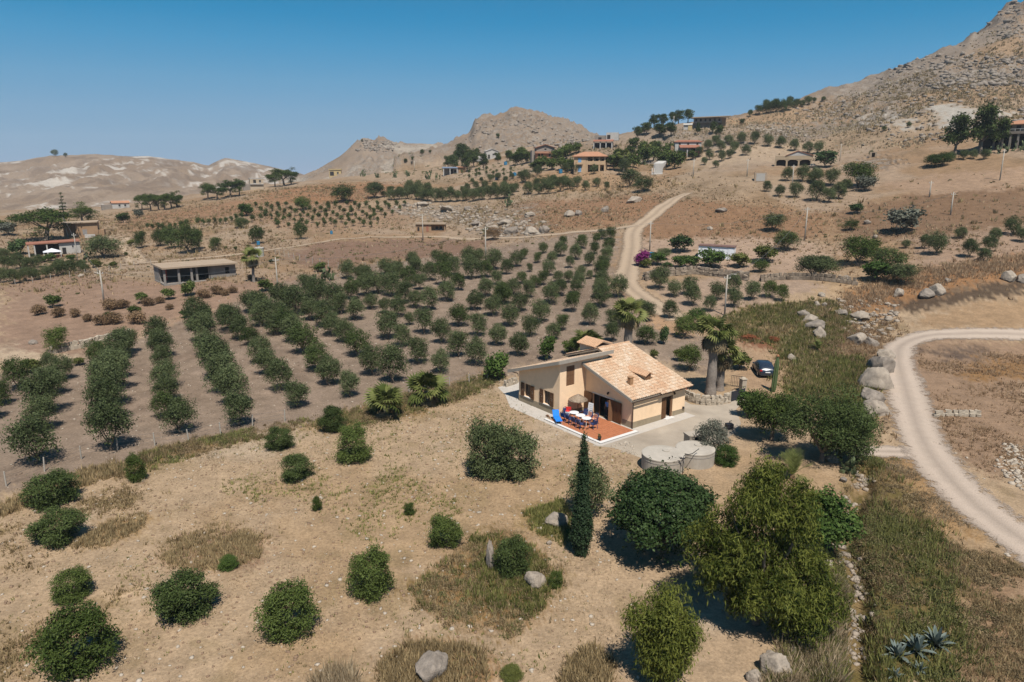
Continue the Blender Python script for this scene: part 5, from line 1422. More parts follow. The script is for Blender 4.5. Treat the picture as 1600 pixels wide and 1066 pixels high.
gt = empty('gate_leaf', p, math.atan2(q.y-p.y, q.x-p.x), 'open dark sheet-metal gate leaf between wall and pillar', 'gate')
gl = (q-p).length; MB().box(0, gl, -.02, .02, .12, 1.05).build('sheet', mat('dark sheet metal', (.022, .026, .034), .5, .1, 5), gt)
for x in (0, gl*.5, gl-.04): MB().box(x, x+.04, -.035, -.021, .05, 1.25).build('upright', M_IRON, gt)
MB().box(0, gl, -.035, -.021, 1.251, 1.29).box(0, gl, -.035, -.021, .052, .09).build('rail', M_IRON, gt)
p = hit(1160, 606); q = hit(1142, 604); gt = empty('gate_leaf', p, math.atan2(q.y-p.y, q.x-p.x), 'second gate leaf folded back behind the stone pillar', 'gate'); gl = (q-p).length
for k in range(8): MB().box(k*gl/7, k*gl/7+.03, -.015, .015, .1, 1.2).build('bar', M_IRON, gt)
MB().box(0, gl, -.016, .016, 1.2, 1.24).box(0, gl, -.016, .016, .06, .1).build('rail', M_IRON, gt)
p = hit(1160, 612); pil = empty('gate_pillar', p, .3, 'squat stone gate pillar with a rounded cap', 'pillar')
MB().box(-.26, .26, -.26, .26, -.1, 1.35).build('shaft', M_STONEW, pil); MB().box(-.32, .32, -.32, .32, 1.351, 1.43).lathe([(.28, 1.431), (.2, 1.55), (.03, 1.6)], 12).build('cap', M_STONEW, pil)
p = hit(1065, 611); bb = empty('brick_oven', p, -.6, 'small red brick garden oven behind the low stone wall', 'oven')
for k in range(4):
    for r_ in range(5):
        MB().box(-.5+k*.25+.004, -.5+k*.25+.246, -.2, .2, r_*.12+.002, r_*.12+.118).build('brick', mat('red brick %d%d' % (k, r_), (.34+.03*((k*3+r_) % 4), .12, .06), .9, .2, 6), bb) if not (k in (1, 2) and r_ in (1, 2, 3)) else None
MB().box(-.55, .55, -.25, .25, .602, .66).build('slab', M_CONC, bb)

# ---------------------------------------------------------------- concrete cisterns
M_CIST = mat('weathered cistern concrete', srgb(214, 203, 188, .86), .93, .14, 1.4, .01, stain=.5)
def cistern(u, v, r, h, label):
    p = hit(u, v); root = empty('cistern', p, 0, label, 'cistern', 'round concrete cisterns beside the yard')
    MB().lathe([(r, -.3), (r, h-.10), (r*1.015, h-.095), (r*1.015, h-.01), (r*.97, h+.02), (.03, h+.05)], 40).build('drum', M_CIST, root, False)
    MB().lathe([(r+.002, h-.34), (r+.018, h-.33), (r+.018, h-.30), (r+.002, h-.29)], 40).build('band', mat('band', (.20, .18, .16), .9, .2, 5), root)
    MB().lathe([(.28, h+.03), (.28, h+.10), (.25, h+.12), (.02, h+.125)], 16, (.3, .4, 0)).build('hatch', M_CIST, root)
    return root
cistern(1035, 731, 1.62, 1.22, 'round concrete cistern nearest the field with a cable band')
cistern(1085, 722, 1.50, 1.22, 'round concrete cistern touching the first, nearer the shrub')
p = hit(1066, 744); pp = empty('water_pipe', p, 0, 'black water pipe and valve standing between the cisterns', 'pipe')
MB().tube([(0,0,-.1),(0,0,1.5),(.1,.15,1.62),(.8,.5,1.60),(1.5,1.3,1.66)], .03, 6).build('pipe', M_IRON, pp, True); MB().tube([(-.25,0,1.42),(.15,0,1.42)], .05, 7).tube([(-.35,-.05,1.55),(-.1,0,1.5)], .025, 6).build('valve', M_IRON, pp)
p = hit(1085, 697); bo = empty('stone_oven', p, .3, 'pale masonry oven with a black mouth beside the small olive', 'oven')
MB().box(-.75, -.30, -.4, .5, -.1, 1.0).box(.32, .75, -.4, .5, -.1, 1.0).box(-.299, .319, .1, .5, -.1, 1.0).box(-.8, .8, -.45, .55, 1.002, 1.12).build('body', M_CONC, bo); MB().box(-.298, .318, -.25, .098, -.05, .98).build('mouth', M_DARK, bo)
for k, (x, y, z) in enumerate(((-.9,-.6,0),(-.62,-.62,0),(-.78,-.6,.101),(.2,-.75,0),(.5,-.8,0),(.36,-.78,.101))): MB().box(x-.12, x+.12, y-.06, y+.06, z, z+.1).build('brick', mat('loose brick', (.42, .17, .09), .9, .2, 5), bo)
p = hit(1139, 671); sm = empty('motor_bin', p, .2, 'small black motor under the edge of the tree', 'machine')
MB().box(-.3, .3, -.25, .25, .15, .55).build('housing', M_IRON, sm); MB().tube([(-.2,0,0),(-.2,0,.16)], .05, 6).tube([(.2,0,0),(.2,0,.16)], .05, 6).build('feet', M_IRON, sm); MB().tube([(0,0,.55),(0,0,.75),(.2,0,.8)], .04, 6).build('outlet', M_IRON, sm)
# ================================================================ FAR BUILDINGS (measured in photograph pixels at their distance)
def bmat(n, c, **k): return mat(n, srgb(*c, .8), .9, .10, 1.5, stain=.2, **k)
B_ORANGE = bmat('orange render', (240, 204, 164)); B_PINK = bmat('salmon render', (214, 160, 132)); B_WHITE = bmat('white render far', (228, 222, 214)); B_GREY = bmat('grey blockwork', (178, 166, 154)); B_TAN = bmat('tan tuff blocks', (196, 160, 126))
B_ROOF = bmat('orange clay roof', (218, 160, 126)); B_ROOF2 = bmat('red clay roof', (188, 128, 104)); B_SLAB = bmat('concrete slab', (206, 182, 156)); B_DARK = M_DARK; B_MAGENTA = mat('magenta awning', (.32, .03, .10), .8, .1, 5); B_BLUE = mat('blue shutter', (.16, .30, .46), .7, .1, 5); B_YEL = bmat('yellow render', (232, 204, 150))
class Far:
    def __init__(s, name, u, v, label, cat='house', yaw=0.0, drop=0.3, group=None):
        s.p = hit(u, v); s.m = mpp(s.p); s.d = drop
        s.r = empty(name, s.p, az_yaw(s.p)+R(yaw), label, cat, group)
    def P(s, b, name, m, parent=None): return b.scale(s.m).build(name, m, parent or s.r)
    def box(s, name, m, x0, x1, z0, z1, y0, y1, parent=None): return s.P(MB().box(x0, x1, y0, y1, z0 if z0 > 0 else z0-3, z1), name, m, parent)
    def hip(s, x0, x1, y0, y1, z, h, ov, m, rl=.35, name='roof', parent=None):
        x0 -= ov; x1 += ov; y0 -= ov; y1 += ov; yc = (y0+y1)/2; xa = x0+(x1-x0)*rl; xb = x1-(x1-x0)*rl
        return s.P(MB().add([(x0,y0,z),(x1,y0,z),(x1,y1,z),(x0,y1,z),(xa,yc,z+h),(xb,yc,z+h)], [(0,1,5,4),(1,2,5),(2,3,4,5),(3,0,4),(3,2,1,0)]).box(x0, x1, y0, y1, z-1, z-.02), name, m, parent)
    def gable(s, x0, x1, y0, y1, z, h, ov, m, axis='x', t=.8, name='roof'):
        b = MB()
        if axis == 'x':      # ridge along x
            yc = (y0+y1)/2
            for a, c in ((y0-ov, yc), (y1+ov, yc)): b.hexa([(x0-ov,a,z),(x1+ov,a,z),(x1+ov,c,z+h),(x0-ov,c,z+h),(x0-ov,a,z+t),(x1+ov,a,z+t),(x1+ov,c,z+h+t),(x0-ov,c,z+h+t)])
        else:
            xc = (x0+x1)/2
            for a, c in ((x0-ov, xc), (x1+ov, xc)): b.hexa([(a,y0-ov,z),(c,y0-ov,z+h),(c,y1+ov,z+h),(a,y1+ov,z),(a,y0-ov,z+t),(c,y0-ov,z+h+t),(c,y1+ov,z+h+t),(a,y1+ov,z+t)])
        return s.P(b, name, m)
    def win(s, x, z, w, h, y, m=B_DARK, name='window', frame=True):
        o = s.P(MB().box(x-w/2, x+w/2, y-.25, y-.02, z, z+h), name, m)
        if frame: s.P(MB().box(x-w/2-.3, x+w/2+.3, y-.5, y-.02, z-.5, z-.05), 'sill', M_WHITE, o)
        return o
# orange two-storey house with loggia
f = Far('orange_house', 921, 269, 'orange two-storey house with hipped tile roof and columned loggia', yaw=-8)
f.box('wall', B_ORANGE, -24, -5, 0, 24, -4, 22); f.box('wall', B_ORANGE, -4.9, 25, 0, 24, 6, 22); f.box('floor_slab', B_ORANGE, -4.9, 25, 11, 13.5, -4, 5.9); f.box('parapet', B_ORANGE, -4.9, 25, 13.55, 16.5, -4, -3.3)
for x in (-3.5, 6, 15.5, 24): f.box('column', B_ORANGE, x-1.1, x+1.1, 0, 10.9, -3.9, -2); f.box('column', B_ORANGE, x-1.0, x+1.0, 16.6, 22.9, -3.8, -2)
f.hip(-24, 25, -4, 22, 24, 7, 2.5, B_ROOF, .3); f.win(-15, 13.5, 5, 7.5, -4.02, B_BLUE, 'door'); f.win(-15, .5, 5, 8, -4.02, B_BLUE, 'door'); f.box('balcony', B_ORANGE, -19, -10, 11.5, 14.5, -7, -4.2)
for x in (2, 11, 20): f.win(x, 14, 4, 6, 5.98); f.win(x, 1, 4, 8, 5.98, B_DARK, 'door')
# pink three-storey house
f = Far('pink_house', 850, 258, 'salmon three-storey house with grey gable and balcony laundry', yaw=10)
f.box('wall', B_PINK, -14, 16, 0, 20, 0, 20); f.box('wall', B_GREY, -12, 16, 20.05, 26, 0.3, 20); f.P(MB().prism([(-12, 26.02), (16, 26.02), (2, 31)], .3, 20), 'gable_wall', B_GREY); f.gable(-12, 16, 0, 20, 25.6, 5, 2, B_ROOF2, 'y', .7)
f.box('canopy', B_ROOF, -13, 17, 10.5, 12, -6, -.1); f.box('balcony', B_PINK, -15, 10, 17.5, 20.5, -4, -.1); f.box('awning', M_PLAST, -2, 3, 5.5, 9.5, -6.1, -5.5); f.box('awning', M_PLAST, 4, 8, 5.5, 9.5, -6.1, -5.5)
for x in (-8, -3, 9): f.win(x, 13, 3, 4.2, -.02)
for x in (-9, 13): f.win(x, 1, 3.5, 7, -.02, B_DARK, 'door')
f.win(2, 22, 3, 3, .28); f.box('side_wing', B_GREY, -19, -14.1, 0, 22, 3, 18)
# terrace house above
f = Far('terrace_house', 946, 232, 'white upper house with red canopy over a garage of three bays', yaw=-6)
f.box('wall', B_WHITE, 0, 19, 12, 24, 6, 18); f.box('wall', B_GREY, -18, 11, 0, 9, 2, 14); f.box('wall', B_GREY, -18, -.1, 12, 20, 8, 16); f.P(MB().hexa([(-19,-4,10),(12,-4,10),(12,6,12.5),(-19,6,12.5),(-19,-4,11),(12,-4,11),(12,6,13.5),(-19,6,13.5)]), 'canopy', B_ROOF2)
for x in (-18, -8, 1, 10): f.box('column', B_WHITE, x-.7, x+.7, 0, 9.9, -3, -1.6)
for x in (-13, -3.5, 5.5): f.win(x, .5, 6.5, 7, 1.98, B_DARK, 'door', False)
f.win(4, 14, 5, 6.5, 5.98); f.win(-10, 13, 5, 4, 7.98)
f = Far('long_shed', 1005-62, 263, 'low shed with a pale sloping roof behind the orange house', 'shed', -10); f.box('wall', B_TAN, 18, 34, 0, 12, 14, 26); f.P(MB().hexa([(2,8,11),(32,8,14),(32,26,14),(2,26,11),(2,8,12),(32,8,15),(32,26,15),(2,26,12)]), 'roof', bmat('pale sheet roof', (232, 216, 196)))
# white house with veranda
f = Far('white_house', 1075, 246, 'white two-storey house with red canopy and magenta balcony', yaw=8)
f.box('wall', B_WHITE, -20, 20, 9, 24, 6, 20); f.box('wall', B_TAN, -26, -20.1, 4, 18, 8, 20); f.box('wall', B_TAN, 20.1, 24, 6, 18, 8, 20); f.box('plinth', bmat('stone plinth', (196, 176, 154)), 2, 18, 0, 6, -4, 5.9); f.box('ground_wall', B_WHITE, -14, 18, 0, 8.9, 6.1, 18)
f.hip(-20, 20, 6, 20, 24, 2.5, 1.5, B_ROOF2, .15); f.P(MB().hexa([(-14,-5,14),(17,-5,14),(17,6,18),(-14,6,18),(-14,-5,15),(17,-5,15),(17,6,19),(-14,6,19)]), 'canopy', B_ROOF2); f.box('balcony', B_MAGENTA, 0, 17, 6.1, 9, -4.5, -3.6)
for x in (-2, 17): f.box('column', B_WHITE, x-.8, x+.8, 0 if x < 0 else 6.05, 13.9, -3.4, -2)
for x in (-13, 0, 14): f.win(x, 18.5, 3, 3.5, 5.98)
for x in (-8, 8): f.win(x, 7 if x > 0 else 1, 6, 7, 5.97, B_DARK, 'door', False)
f.box('stairs', B_ROOF2, -7, -3, 0, 6, -6, -1)
f = Far('concrete_house', 1107, 201, 'unfinished long concrete house with dark openings under a flat roof', yaw=6)
f.box('wall', B_GREY, -22, 20, 9, 16, 4, 16); f.box('wall', B_TAN, 20.1, 26, 0, 16, 4, 16); f.box('back_wall', B_GREY, -28, 20, 0, 8.8, 10, 16)
f.P(MB().hexa([(-26,-3,16),(32,-3,17.5),(32,17,17.5),(-26,17,16),(-26,-3,17.2),(32,-3,18.7),(32,17,18.7),(-26,17,17.2)]), 'roof', B_SLAB)
for k, x in enumerate((-19, -12, -5, 2, 9, 16)): f.win(x, 10.5, 2.6, 4.5, 3.98)
for x in (-28, -18, -8, 2, 12, 20): f.box('column', B_GREY, x-.6, x+.6, 0, 8.9, 4.2, 5.4)
f = Far('small_yellow_house', 1075, 204, 'tiny yellow and white hut beside the unfinished concrete house', 'hut'); f.box('wall', B_YEL, 0, 6, 0, 8, 0, 6); f.box('wall', B_WHITE, -7, -.1, 1, 8, 1, 6); f.gable(-7, 6, 0, 6, 8, 2, .5, B_WHITE)
# villa with arches
f = Far('arched_villa', 1239, 260, 'low villa with a gable and three dark arches behind trees', yaw=-4)
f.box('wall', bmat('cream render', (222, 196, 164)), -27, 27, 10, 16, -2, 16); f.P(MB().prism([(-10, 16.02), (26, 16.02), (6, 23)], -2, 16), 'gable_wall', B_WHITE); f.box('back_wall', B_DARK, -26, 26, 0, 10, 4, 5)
f.P(MB().hexa([(-12,-3,15.6),(6,-3,22.6),(6,17,22.6),(-12,17,15.6),(-12,-3,16.4),(6,-3,23.6),(6,17,23.6),(-12,17,16.4)]).hexa([(6,-3,22.6),(28,-3,15.6),(28,17,15.6),(6,17,22.6),(6,-3,23.6),(28,-3,16.4),(28,17,16.4),(6,17,23.6)]), 'roof', B_ROOF2)
for x in (-26, -9.5, 8, 26): f.box('pillar', bmat('cream pillar', (222, 196, 164)), x-1.2, x+1.2, 0, 9.9, -1.8, 1)
for x in (-17.5, -.7, 17):
    f.P(MB().prism([(x-7.2, 9.95), (x-7.2, 7.5), (x-5.5, 9.0), (x-3, 9.8), (x+3, 9.8), (x+5.5, 9.0), (x+7.2, 7.5), (x+7.2, 9.95)], -1.7, .5), 'arch', bmat('cream arch', (222, 196, 164)))
# hillside house top right
f = Far('terrace_villa', 1568, 232, 'big terrace villa with orange roof on dark pillars by tall trees', yaw=-14)
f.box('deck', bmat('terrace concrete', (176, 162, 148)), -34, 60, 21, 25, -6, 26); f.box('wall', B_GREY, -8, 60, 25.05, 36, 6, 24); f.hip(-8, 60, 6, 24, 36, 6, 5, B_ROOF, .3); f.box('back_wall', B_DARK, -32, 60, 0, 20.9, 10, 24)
for x in (-32, -13, -2, 8, 18, 34, 50): f.box('pillar', B_GREY, x-1.3, x+1.3, 0, 20.9, -5, -2.6)
for x in (2, 14, 30): f.win(x, 26, 6, 8, 5.98, B_DARK, 'door', False)
for k in range(15): f.box('rail_post', M_WHITE, -33+k*6.5, -32.6+k*6.5, 25.05, 28, -5.8, -5.4)
f.box('rail', M_WHITE, -34, 60, 28.05, 28.5, -5.8, -5.4)
# small buildings of the middle distance
f = Far('brown_hut', 672, 364, 'small flat-roofed tan hut with a dark open porch', 'hut', -6)
f.box('wall', B_TAN, -22, 2, 0, 13, 0, 16); f.box('wall', B_TAN, 2.1, 24, 0, 3.5, -.1, 1); f.box('wall', B_TAN, 2.1, 24, 0, 12.5, 8, 16); f.box('pillar', B_TAN, 22, 24, 3.55, 12.9, -.1, 1); f.box('roof', B_SLAB, -22.5, 25, 13.05, 15, -2, 16.5)
f.win(-18, 3, 3, 6, -.02, B_DARK, 'door', False); f.win(-4, 2, 3.5, 10, -.02, B_ROOF2, 'door', False); f.win(10, 5, 4, 4.5, 7.98); f.win(16, 5, 4, 4.5, 7.98)
f = Far('white_shed', 1118, 404, 'long white sheet-metal shed with a brown flat roof', 'shed', -8)
sm_ = mat('white sheet metal', (.68, .69, .70), .5, .05, 3); f.box('wall', sm_, -27, 27, 0, 19, 0, 22); f.P(MB().hexa([(-28,-1.5,19),(28,-1.5,18),(28,23,18),(-28,23,19),(-28,-1.5,20.2),(28,-1.5,19.2),(28,23,19.2),(-28,23,20.2)]), 'roof', mat('brown sheet roof', (.16, .09, .07), .7, .15, 4))
for k in range(27): f.box('sheet_rib', sm_, -26.5+k*2, -26.2+k*2, 0, 18.5, -.22, -.02) if k % 1 == 0 else None
f.win(22, .5, 7, 16, -.03, sm_, 'door', False)
f = Far('hillside_garage', 1188, 284, 'pale roadside garage with a wide panelled door', 'garage', 4); f.box('wall', B_SLAB, -9, 9, 0, 14, 0, 12); f.win(0, 1, 13, 11.5, -.02, bmat('garage door', (214, 208, 200)), 'door', False); f.box('apron', B_SLAB, -30, 10, 0, .4, -4, -.1)
f = Far('ramp_wall', 1028, 272, 'white concrete ramp with gate posts below the houses', 'ramp', 0)
f.box('wall', B_WHITE, -5, 7, 0, 15, 0, 1.2); f.P(MB().hexa([(-9,-3,-2),(7,-3,-2),(7,-.1,-2),(-9,-.1,-2),(-9,-3,.5),(7,-3,.5),(7,-.1,1),(-9,-.1,1)]), 'ramp', B_WHITE); f.P(MB().hexa([(-7,1.3,8),(7,1.3,8),(12,12,16),(0,12,16),(-7,1.3,16),(7,1.3,16),(12,12,20),(0,12,20)]), 'wall', B_WHITE)
for x in (-9, -6): f.box('post', M_WHITE, x-.6, x+.6, 0, 9, -2.4, -1.2)
f = Far('grey_cottage', 707, 272, 'low grey cottage with blue canopy among prickly pears', 'cottage', 5); f.box('wall', B_GREY, -12, 10, 0, 9, 4, 14); f.P(MB().hexa([(-16,-4,8.5),(8,-4,8.5),(8,4,10),(-16,4,10),(-16,-4,9.3),(8,-4,9.3),(8,4,10.8),(-16,4,10.8)]), 'canopy', mat('blue canopy', (.14, .17, .22), .7, .1, 4)); f.box('side_wing', B_TAN, 10.1, 21, 0, 10, 4, 14); f.P(MB().hexa([(7,2,10),(23,2,10),(23,15,11),(7,15,11),(7,2,10.8),(23,2,10.8),(23,15,11.8),(7,15,11.8)]), 'roof', B_ROOF)
for x in (-14, -4, 7): f.box('column', B_WHITE, x-.6, x+.6, 0, 8.4, -3.6, -2.4)
f.win(-2, .5, 6, 7, 3.98, B_DARK, 'door', False); f.win(5, 2, 3, 4, 3.98)
f = Far('white_cottage', 767, 249, 'small white gabled cottage among dark trees below the rocky peak', 'cottage', 12); f.box('wall', B_WHITE, -8, 12, 0, 12, 0, 12); f.gable(-8, 12, 0, 12, 11.5, 4, 1, B_WHITE, 'y', .6); f.P(MB().prism([(-8, 12.02), (12, 12.02), (2, 15.6)], 0.1, 12), 'gable_wall', B_WHITE); f.win(4, 6, 2.5, 2.5, -.02); f.win(-3, 1, 3, 6, -.02, B_DARK, 'door', False); f.box('side_wing', B_WHITE, -22, -8.1, 0, 5, 3, 12)
f = Far('yellow_cabin', 524, 275, 'small yellow cabin on the saddle beside scrub', 'cabin', -6); f.box('wall', B_YEL, -9, 9, 0, 9, 0, 10); f.box('roof', B_YEL, -10, 10, 9.05, 10.5, -1, 11); f.win(-5, .5, 6, 6, -.02, B_DARK, 'door', False); f.win(4, 3, 2.5, 3, -.02)
f = Far('square_house', 402, 296, 'square two-storey beige house with round window among pines', 'house', 6); f.box('wall', bmat('beige render', (226, 204, 176)), -10, 10, 0, 16, 0, 14); f.box('parapet', B_WHITE, -10.3, 10.3, 16.05, 17.2, -.3, 14.3); f.win(5, 11, 3, 3, -.02); f.win(-3, 9.5, 4, 5, -.02); f.box('balcony', B_WHITE, -10, 10, 7.5, 8.6, -2, -.05); f.box('side_wing', B_GREY, -20, -10.1, 0, 8, 3, 12)
# left: white cottage with canopy, tan barn, distant farm
f = Far('canopy_cottage', 92, 398, 'white cottage with a red flat roof and a white garden canopy', 'cottage', 3)
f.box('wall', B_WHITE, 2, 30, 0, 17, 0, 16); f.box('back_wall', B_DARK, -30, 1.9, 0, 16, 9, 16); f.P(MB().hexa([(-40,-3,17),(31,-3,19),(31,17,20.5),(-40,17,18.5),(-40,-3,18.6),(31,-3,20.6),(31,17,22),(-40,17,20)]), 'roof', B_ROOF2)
for x in (-38, -30, -14): f.box('column', B_WHITE, x-.9, x+.9, 0, 16.9, -2, -.4)
f.win(20, 10, 2, 3, -.02); f.win(8, .5, 5, 10, -.02, B_DARK, 'door', False)
f = Far('garden_canopy', 83, 403, 'white peaked garden canopy in front of the white cottage', 'canopy', 0); f.P(MB().add([(-12,-9,10),(12,-9,10),(12,9,10),(-12,9,10),(0,0,15),(-12,-9,9.4),(12,-9,9.4),(12,9,9.4),(-12,9,9.4)], [(0,1,4),(1,2,4),(2,3,4),(3,0,4),(0,5,6,1),(1,6,7,2),(2,7,8,3),(3,8,5,0),(8,7,6,5)]), 'cover', M_PLAST)
for x in (-11, 11):
    for y in (-8, 8): f.box('post', M_WHITE, x-.3, x+.3, 0, 9.3, y-.3, y+.3)
f.box('table', B_ROOF2, 0, 14, 0, 4, -4, 4)
f = Far('tan_barn', 127, 372, 'tan block barn with a flat overhanging roof by the big pine', 'barn', -8)
f.box('wall', B_TAN, -6, 24, 0, 23, 0, 20); f.box('back_wall', B_TAN, -22, -6.1, 0, 21, 12, 20); f.P(MB().hexa([(-24,-3,22),(25,-3,23.5),(25,21,24.5),(-24,21,23),(-24,-3,23.5),(25,-3,25),(25,21,26),(-24,21,24.5)]), 'roof', B_SLAB); f.win(6, 5, 6, 8, -.02, bmat('blue grey door', (176, 170, 166)), 'door', False); f.box('side_wing', B_TAN, 24.1, 32, 0, 12, 2, 18)
for x in (-21,): f.box('column', B_TAN, x-1, x+1, 0, 21.9, -2, 0)
f.box('trough', B_WHITE, 6, 20, 0, 5.5, -8, -3)
f = Far('distant_farm', 185, 326, 'distant white farmhouse in the valley under the far hills', 'house', 10); f.box('wall', B_WHITE, -8, 16, 0, 8, 0, 10); f.gable(-8, 16, 0, 10, 8, 3, 1, B_ROOF); f.box('side_wing', B_GREY, -22, -8.1, 0, 6, 0, 8); f.win(2, 3, 2.5, 3, -.02); f.win(10, 3, 2.5, 3, -.02)
# unfinished concrete shelter left of the orchard
f = Far('concrete_shelter', 311, 437, 'unfinished grey concrete shelter with flat slab roof and open front', 'shelter', 14)
cw = bmat('raw concrete wall', (172, 164, 156)); f.P(MB().box(-56, 54, -24, 44, 22.6, 25), 'roof', B_SLAB)
f.box('wall', cw, 12, 32, 0, 22.5, -16, -14); f.P(MB().box(32.1, 52, -16, -14, -3, 8).box(32.1, 36, -16, -14, 8.01, 18).box(42, 52, -16, -14, 8.01, 18).box(32.1, 52, -16, -14, 18.01, 22.5), 'wall', cw); f.box('wall', cw, 50, 52, 0, 22.5, -13.9, 42); f.box('wall', cw, -54, 50, 0, 22.5, 40, 42); f.box('wall', cw, -54, -52, 0, 22.5, 10, 39.9); f.box('floor', cw, -55, 53, 0, .6, -22, 39)
for x, y in ((-54, -20), (-34, -20), (-16, -20), (-8, -18), (11, -16), (-54, 8)): f.box('column', cw, x, x+3, 0, 22.4, y, y+3)
f.box('panel', mat('rust red panel', (.22, .05, .04), .8, .2, 4), -50.5, -46, 4, 22, -6, -5)
f = Far('water_tank', 406, 401, 'white concrete water tank beside the farm track', 'tank', 0, group='tanks'); f.P(MB().lathe([(6.5, -3), (6.5, 12.5), (7, 12.6), (7, 14), (.1, 14.4)], 22), 'drum', B_WHITE); f.P(MB().lathe([(2, 14.2), (2, 15.4), (.1, 15.6)], 12), 'hatch', B_WHITE)
for u, v, w, h, lab in ((404,384,5,7,'blue plastic drum under the tree by the track'), (1018,403,8,9,'blue plastic water tank beside the bougainvillea'), (518,366,4,5,'pale blue drum below the sapling plot'), (876,271,6,6,'teal water drum under the olive near the orange house'), (804,275,6,5,'blue drum below the pink house'), (790,258,5,5,'blue tarpaulin-covered drum near the white cottage'), (776,281,5,4,'small teal drum among the slope olives')):
    f = Far('water_drum', u, v, lab, 'drum', group='blue water drums'); f.P(MB().lathe([(w*.46, -.3), (w*.5, h*.1), (w*.5, h*.45), (w*.48, h*.5), (w*.5, h*.55), (w*.5, h*.92), (w*.4, h), (.1, h)], 16), 'drum', mat('blue drum plastic', (.03, .16, .28), .5, .15, 4)); f.P(MB().lathe([(w*.2, h+.05), (w*.2, h+.6), (.05, h+.7)], 10), 'lid', B_DARK)
f = Far('stone_culvert', 1364, 246, 'small square stone culvert with a dark mouth on the slope', 'culvert'); f.P(MB().box(-5,-2,0,6,-1,7).box(2.5,5,0,6,-1,7).box(-5,5,0,6,7.02,8.5), 'frame', B_SLAB); f.box('mouth', B_DARK, -1.9, 2.4, 0, 6.9, 3, 5)
f = Far('bougainvillea_root', 1003, 416, 'magenta bougainvillea bush at the bend of the track', 'shrub'); f.r.name = 'bougainvillea'
link('crown', crown_mesh('crown', L_FLOWER, [(0,0,1.6,1.25,1.1,1.3),(.5,.2,2.2,.8,.8,.7),(-.6,0,1.2,.8,.8,.8)], 2600, .24, .17, 77, .18, 8, .5, 0, .05), f.r); link('trunk', trunk_mesh('trunk', np.random.default_rng(9), 1.4, .1, .5, .6), f.r)

# ---------------------------------------------------------------- poles and lines
M_POLE = mat('pale concrete pole', srgb(214, 204, 190, .8), .9, .08, 3); M_WIRE = mat('cable', (.12, .12, .12), .6, 0, 3)
tops = {}
def pole(k, u, v, hpx, label, lamp=False, r=.16, lean=0.0):
    p = hit(u, v); m = mpp(p); root = empty('utility_pole', p, 0, label, 'pole', 'concrete utility poles'); h = hpx*m/ CP
    MB().tube([(0,0,-.5), (lean*h, 0, h)], [r, r*.62], 10).build('shaft', M_POLE, root, True)
    MB().box(-.5+lean*h, .5+lean*h, -.06, .06, h-.55, h-.45).build('cross_arm', M_POLE, root)
    for x in (-.42, .42): MB().tube([(x+lean*h, 0, h-.449), (x+lean*h, 0, h-.28)], .045, 6).build('insulator', M_WHITE, root)
    if lamp: MB().tube([(lean*h,0,h-.1), (.5+lean*h,-.2,h+.15), (.9+lean*h,-.3,h+.15)], .04, 6).box(.8+lean*h, 1.25+lean*h, -.42, -.2, h+.08, h+.18).build('lamp', M_POLE, root)
    tops[k] = p+Vector((lean*h, 0, h-.3))
pole('a', 163, 474, 50, 'white concrete pole standing alone left of the shelter'); pole('b', 1132, 493, 62, 'lamp pole between the big palm and the terraced garden', True, .14); pole('c', 759, 413, 56, 'slim pole at the top edge of the orchard'); pole('d', 661, 376, 40, 'pole beside the brown hut')
pole('e', 435, 462, 58, 'pole near the slim palm at the orchard corner', r=.12); pole('f', 1015, 392, 44, 'pole at the bend of the dirt track'); pole('g', 1257, 376, 50, 'pole in the dark oval patch right of the white shed'); pole('h', 1485, 336, 34, 'thin pole on the rusty slope')
pole('i', 1452, 308, 24, 'short pole beside the whitewashed gatepost'); pole('j', 1167, 276, 26, 'pole beside the roadside garage'); pole('k', 1237, 296, 36, 'pole below the arched villa'); pole('l', 107, 372, 38, 'leaning wooden pole in front of the tan barn', lean=-.12); pole('m', 1083, 276, 26, 'pole at the foot of the slope plot'); pole('n', 122, 412, 46, 'thin pole beside the white cottage', r=.1)
pole('o', 1562, 282, 46, 'tall pole below the terrace villa'); pole('p', 1052, 205, 22, 'pole among the trees by the unfinished house'); pole('q', 1312, 252, 26, 'dark thin pole beside the arched villa', r=.12); pole('r', 805, 258, 22, 'pole near the pink house'); pole('s', 648, 268, 16, 'pole above the prickly pear hedge')
def wire(a, b_, sag, label):
    A, B = tops[a] if isinstance(a, str) else a, tops[b_] if isinstance(b_, str) else b_
    pts_ = [A.lerp(B, t)-Vector((0, 0, sag*4*t*(1-t))) for t in np.linspace(0, 1, 15)]
    o = pts_[0]; w_ = MB().tube([tuple(q-o) for q in pts_], .022, 4, False).build('power_cable', M_WIRE, None, False, o); tag(w_, label, 'cable', 'overhead cables')
wire('a', 'e', 1.6, 'cable sagging in front of the concrete shelter'); wire('e', 'c', 1.8, 'cable across the far side of the orchard'); wire('c', 'f', 1.5, 'cable between orchard pole and track bend'); wire('f', 'g', 1.6, 'cable above the white shed'); wire('g', 'h', 2.0, 'cable climbing the rusty slope'); wire('a', 'l', 1.6, 'cable running to the leaning pole by the barn'); wire('b', 'g', 2.0, 'cable from lamp pole towards the dark oval patch')

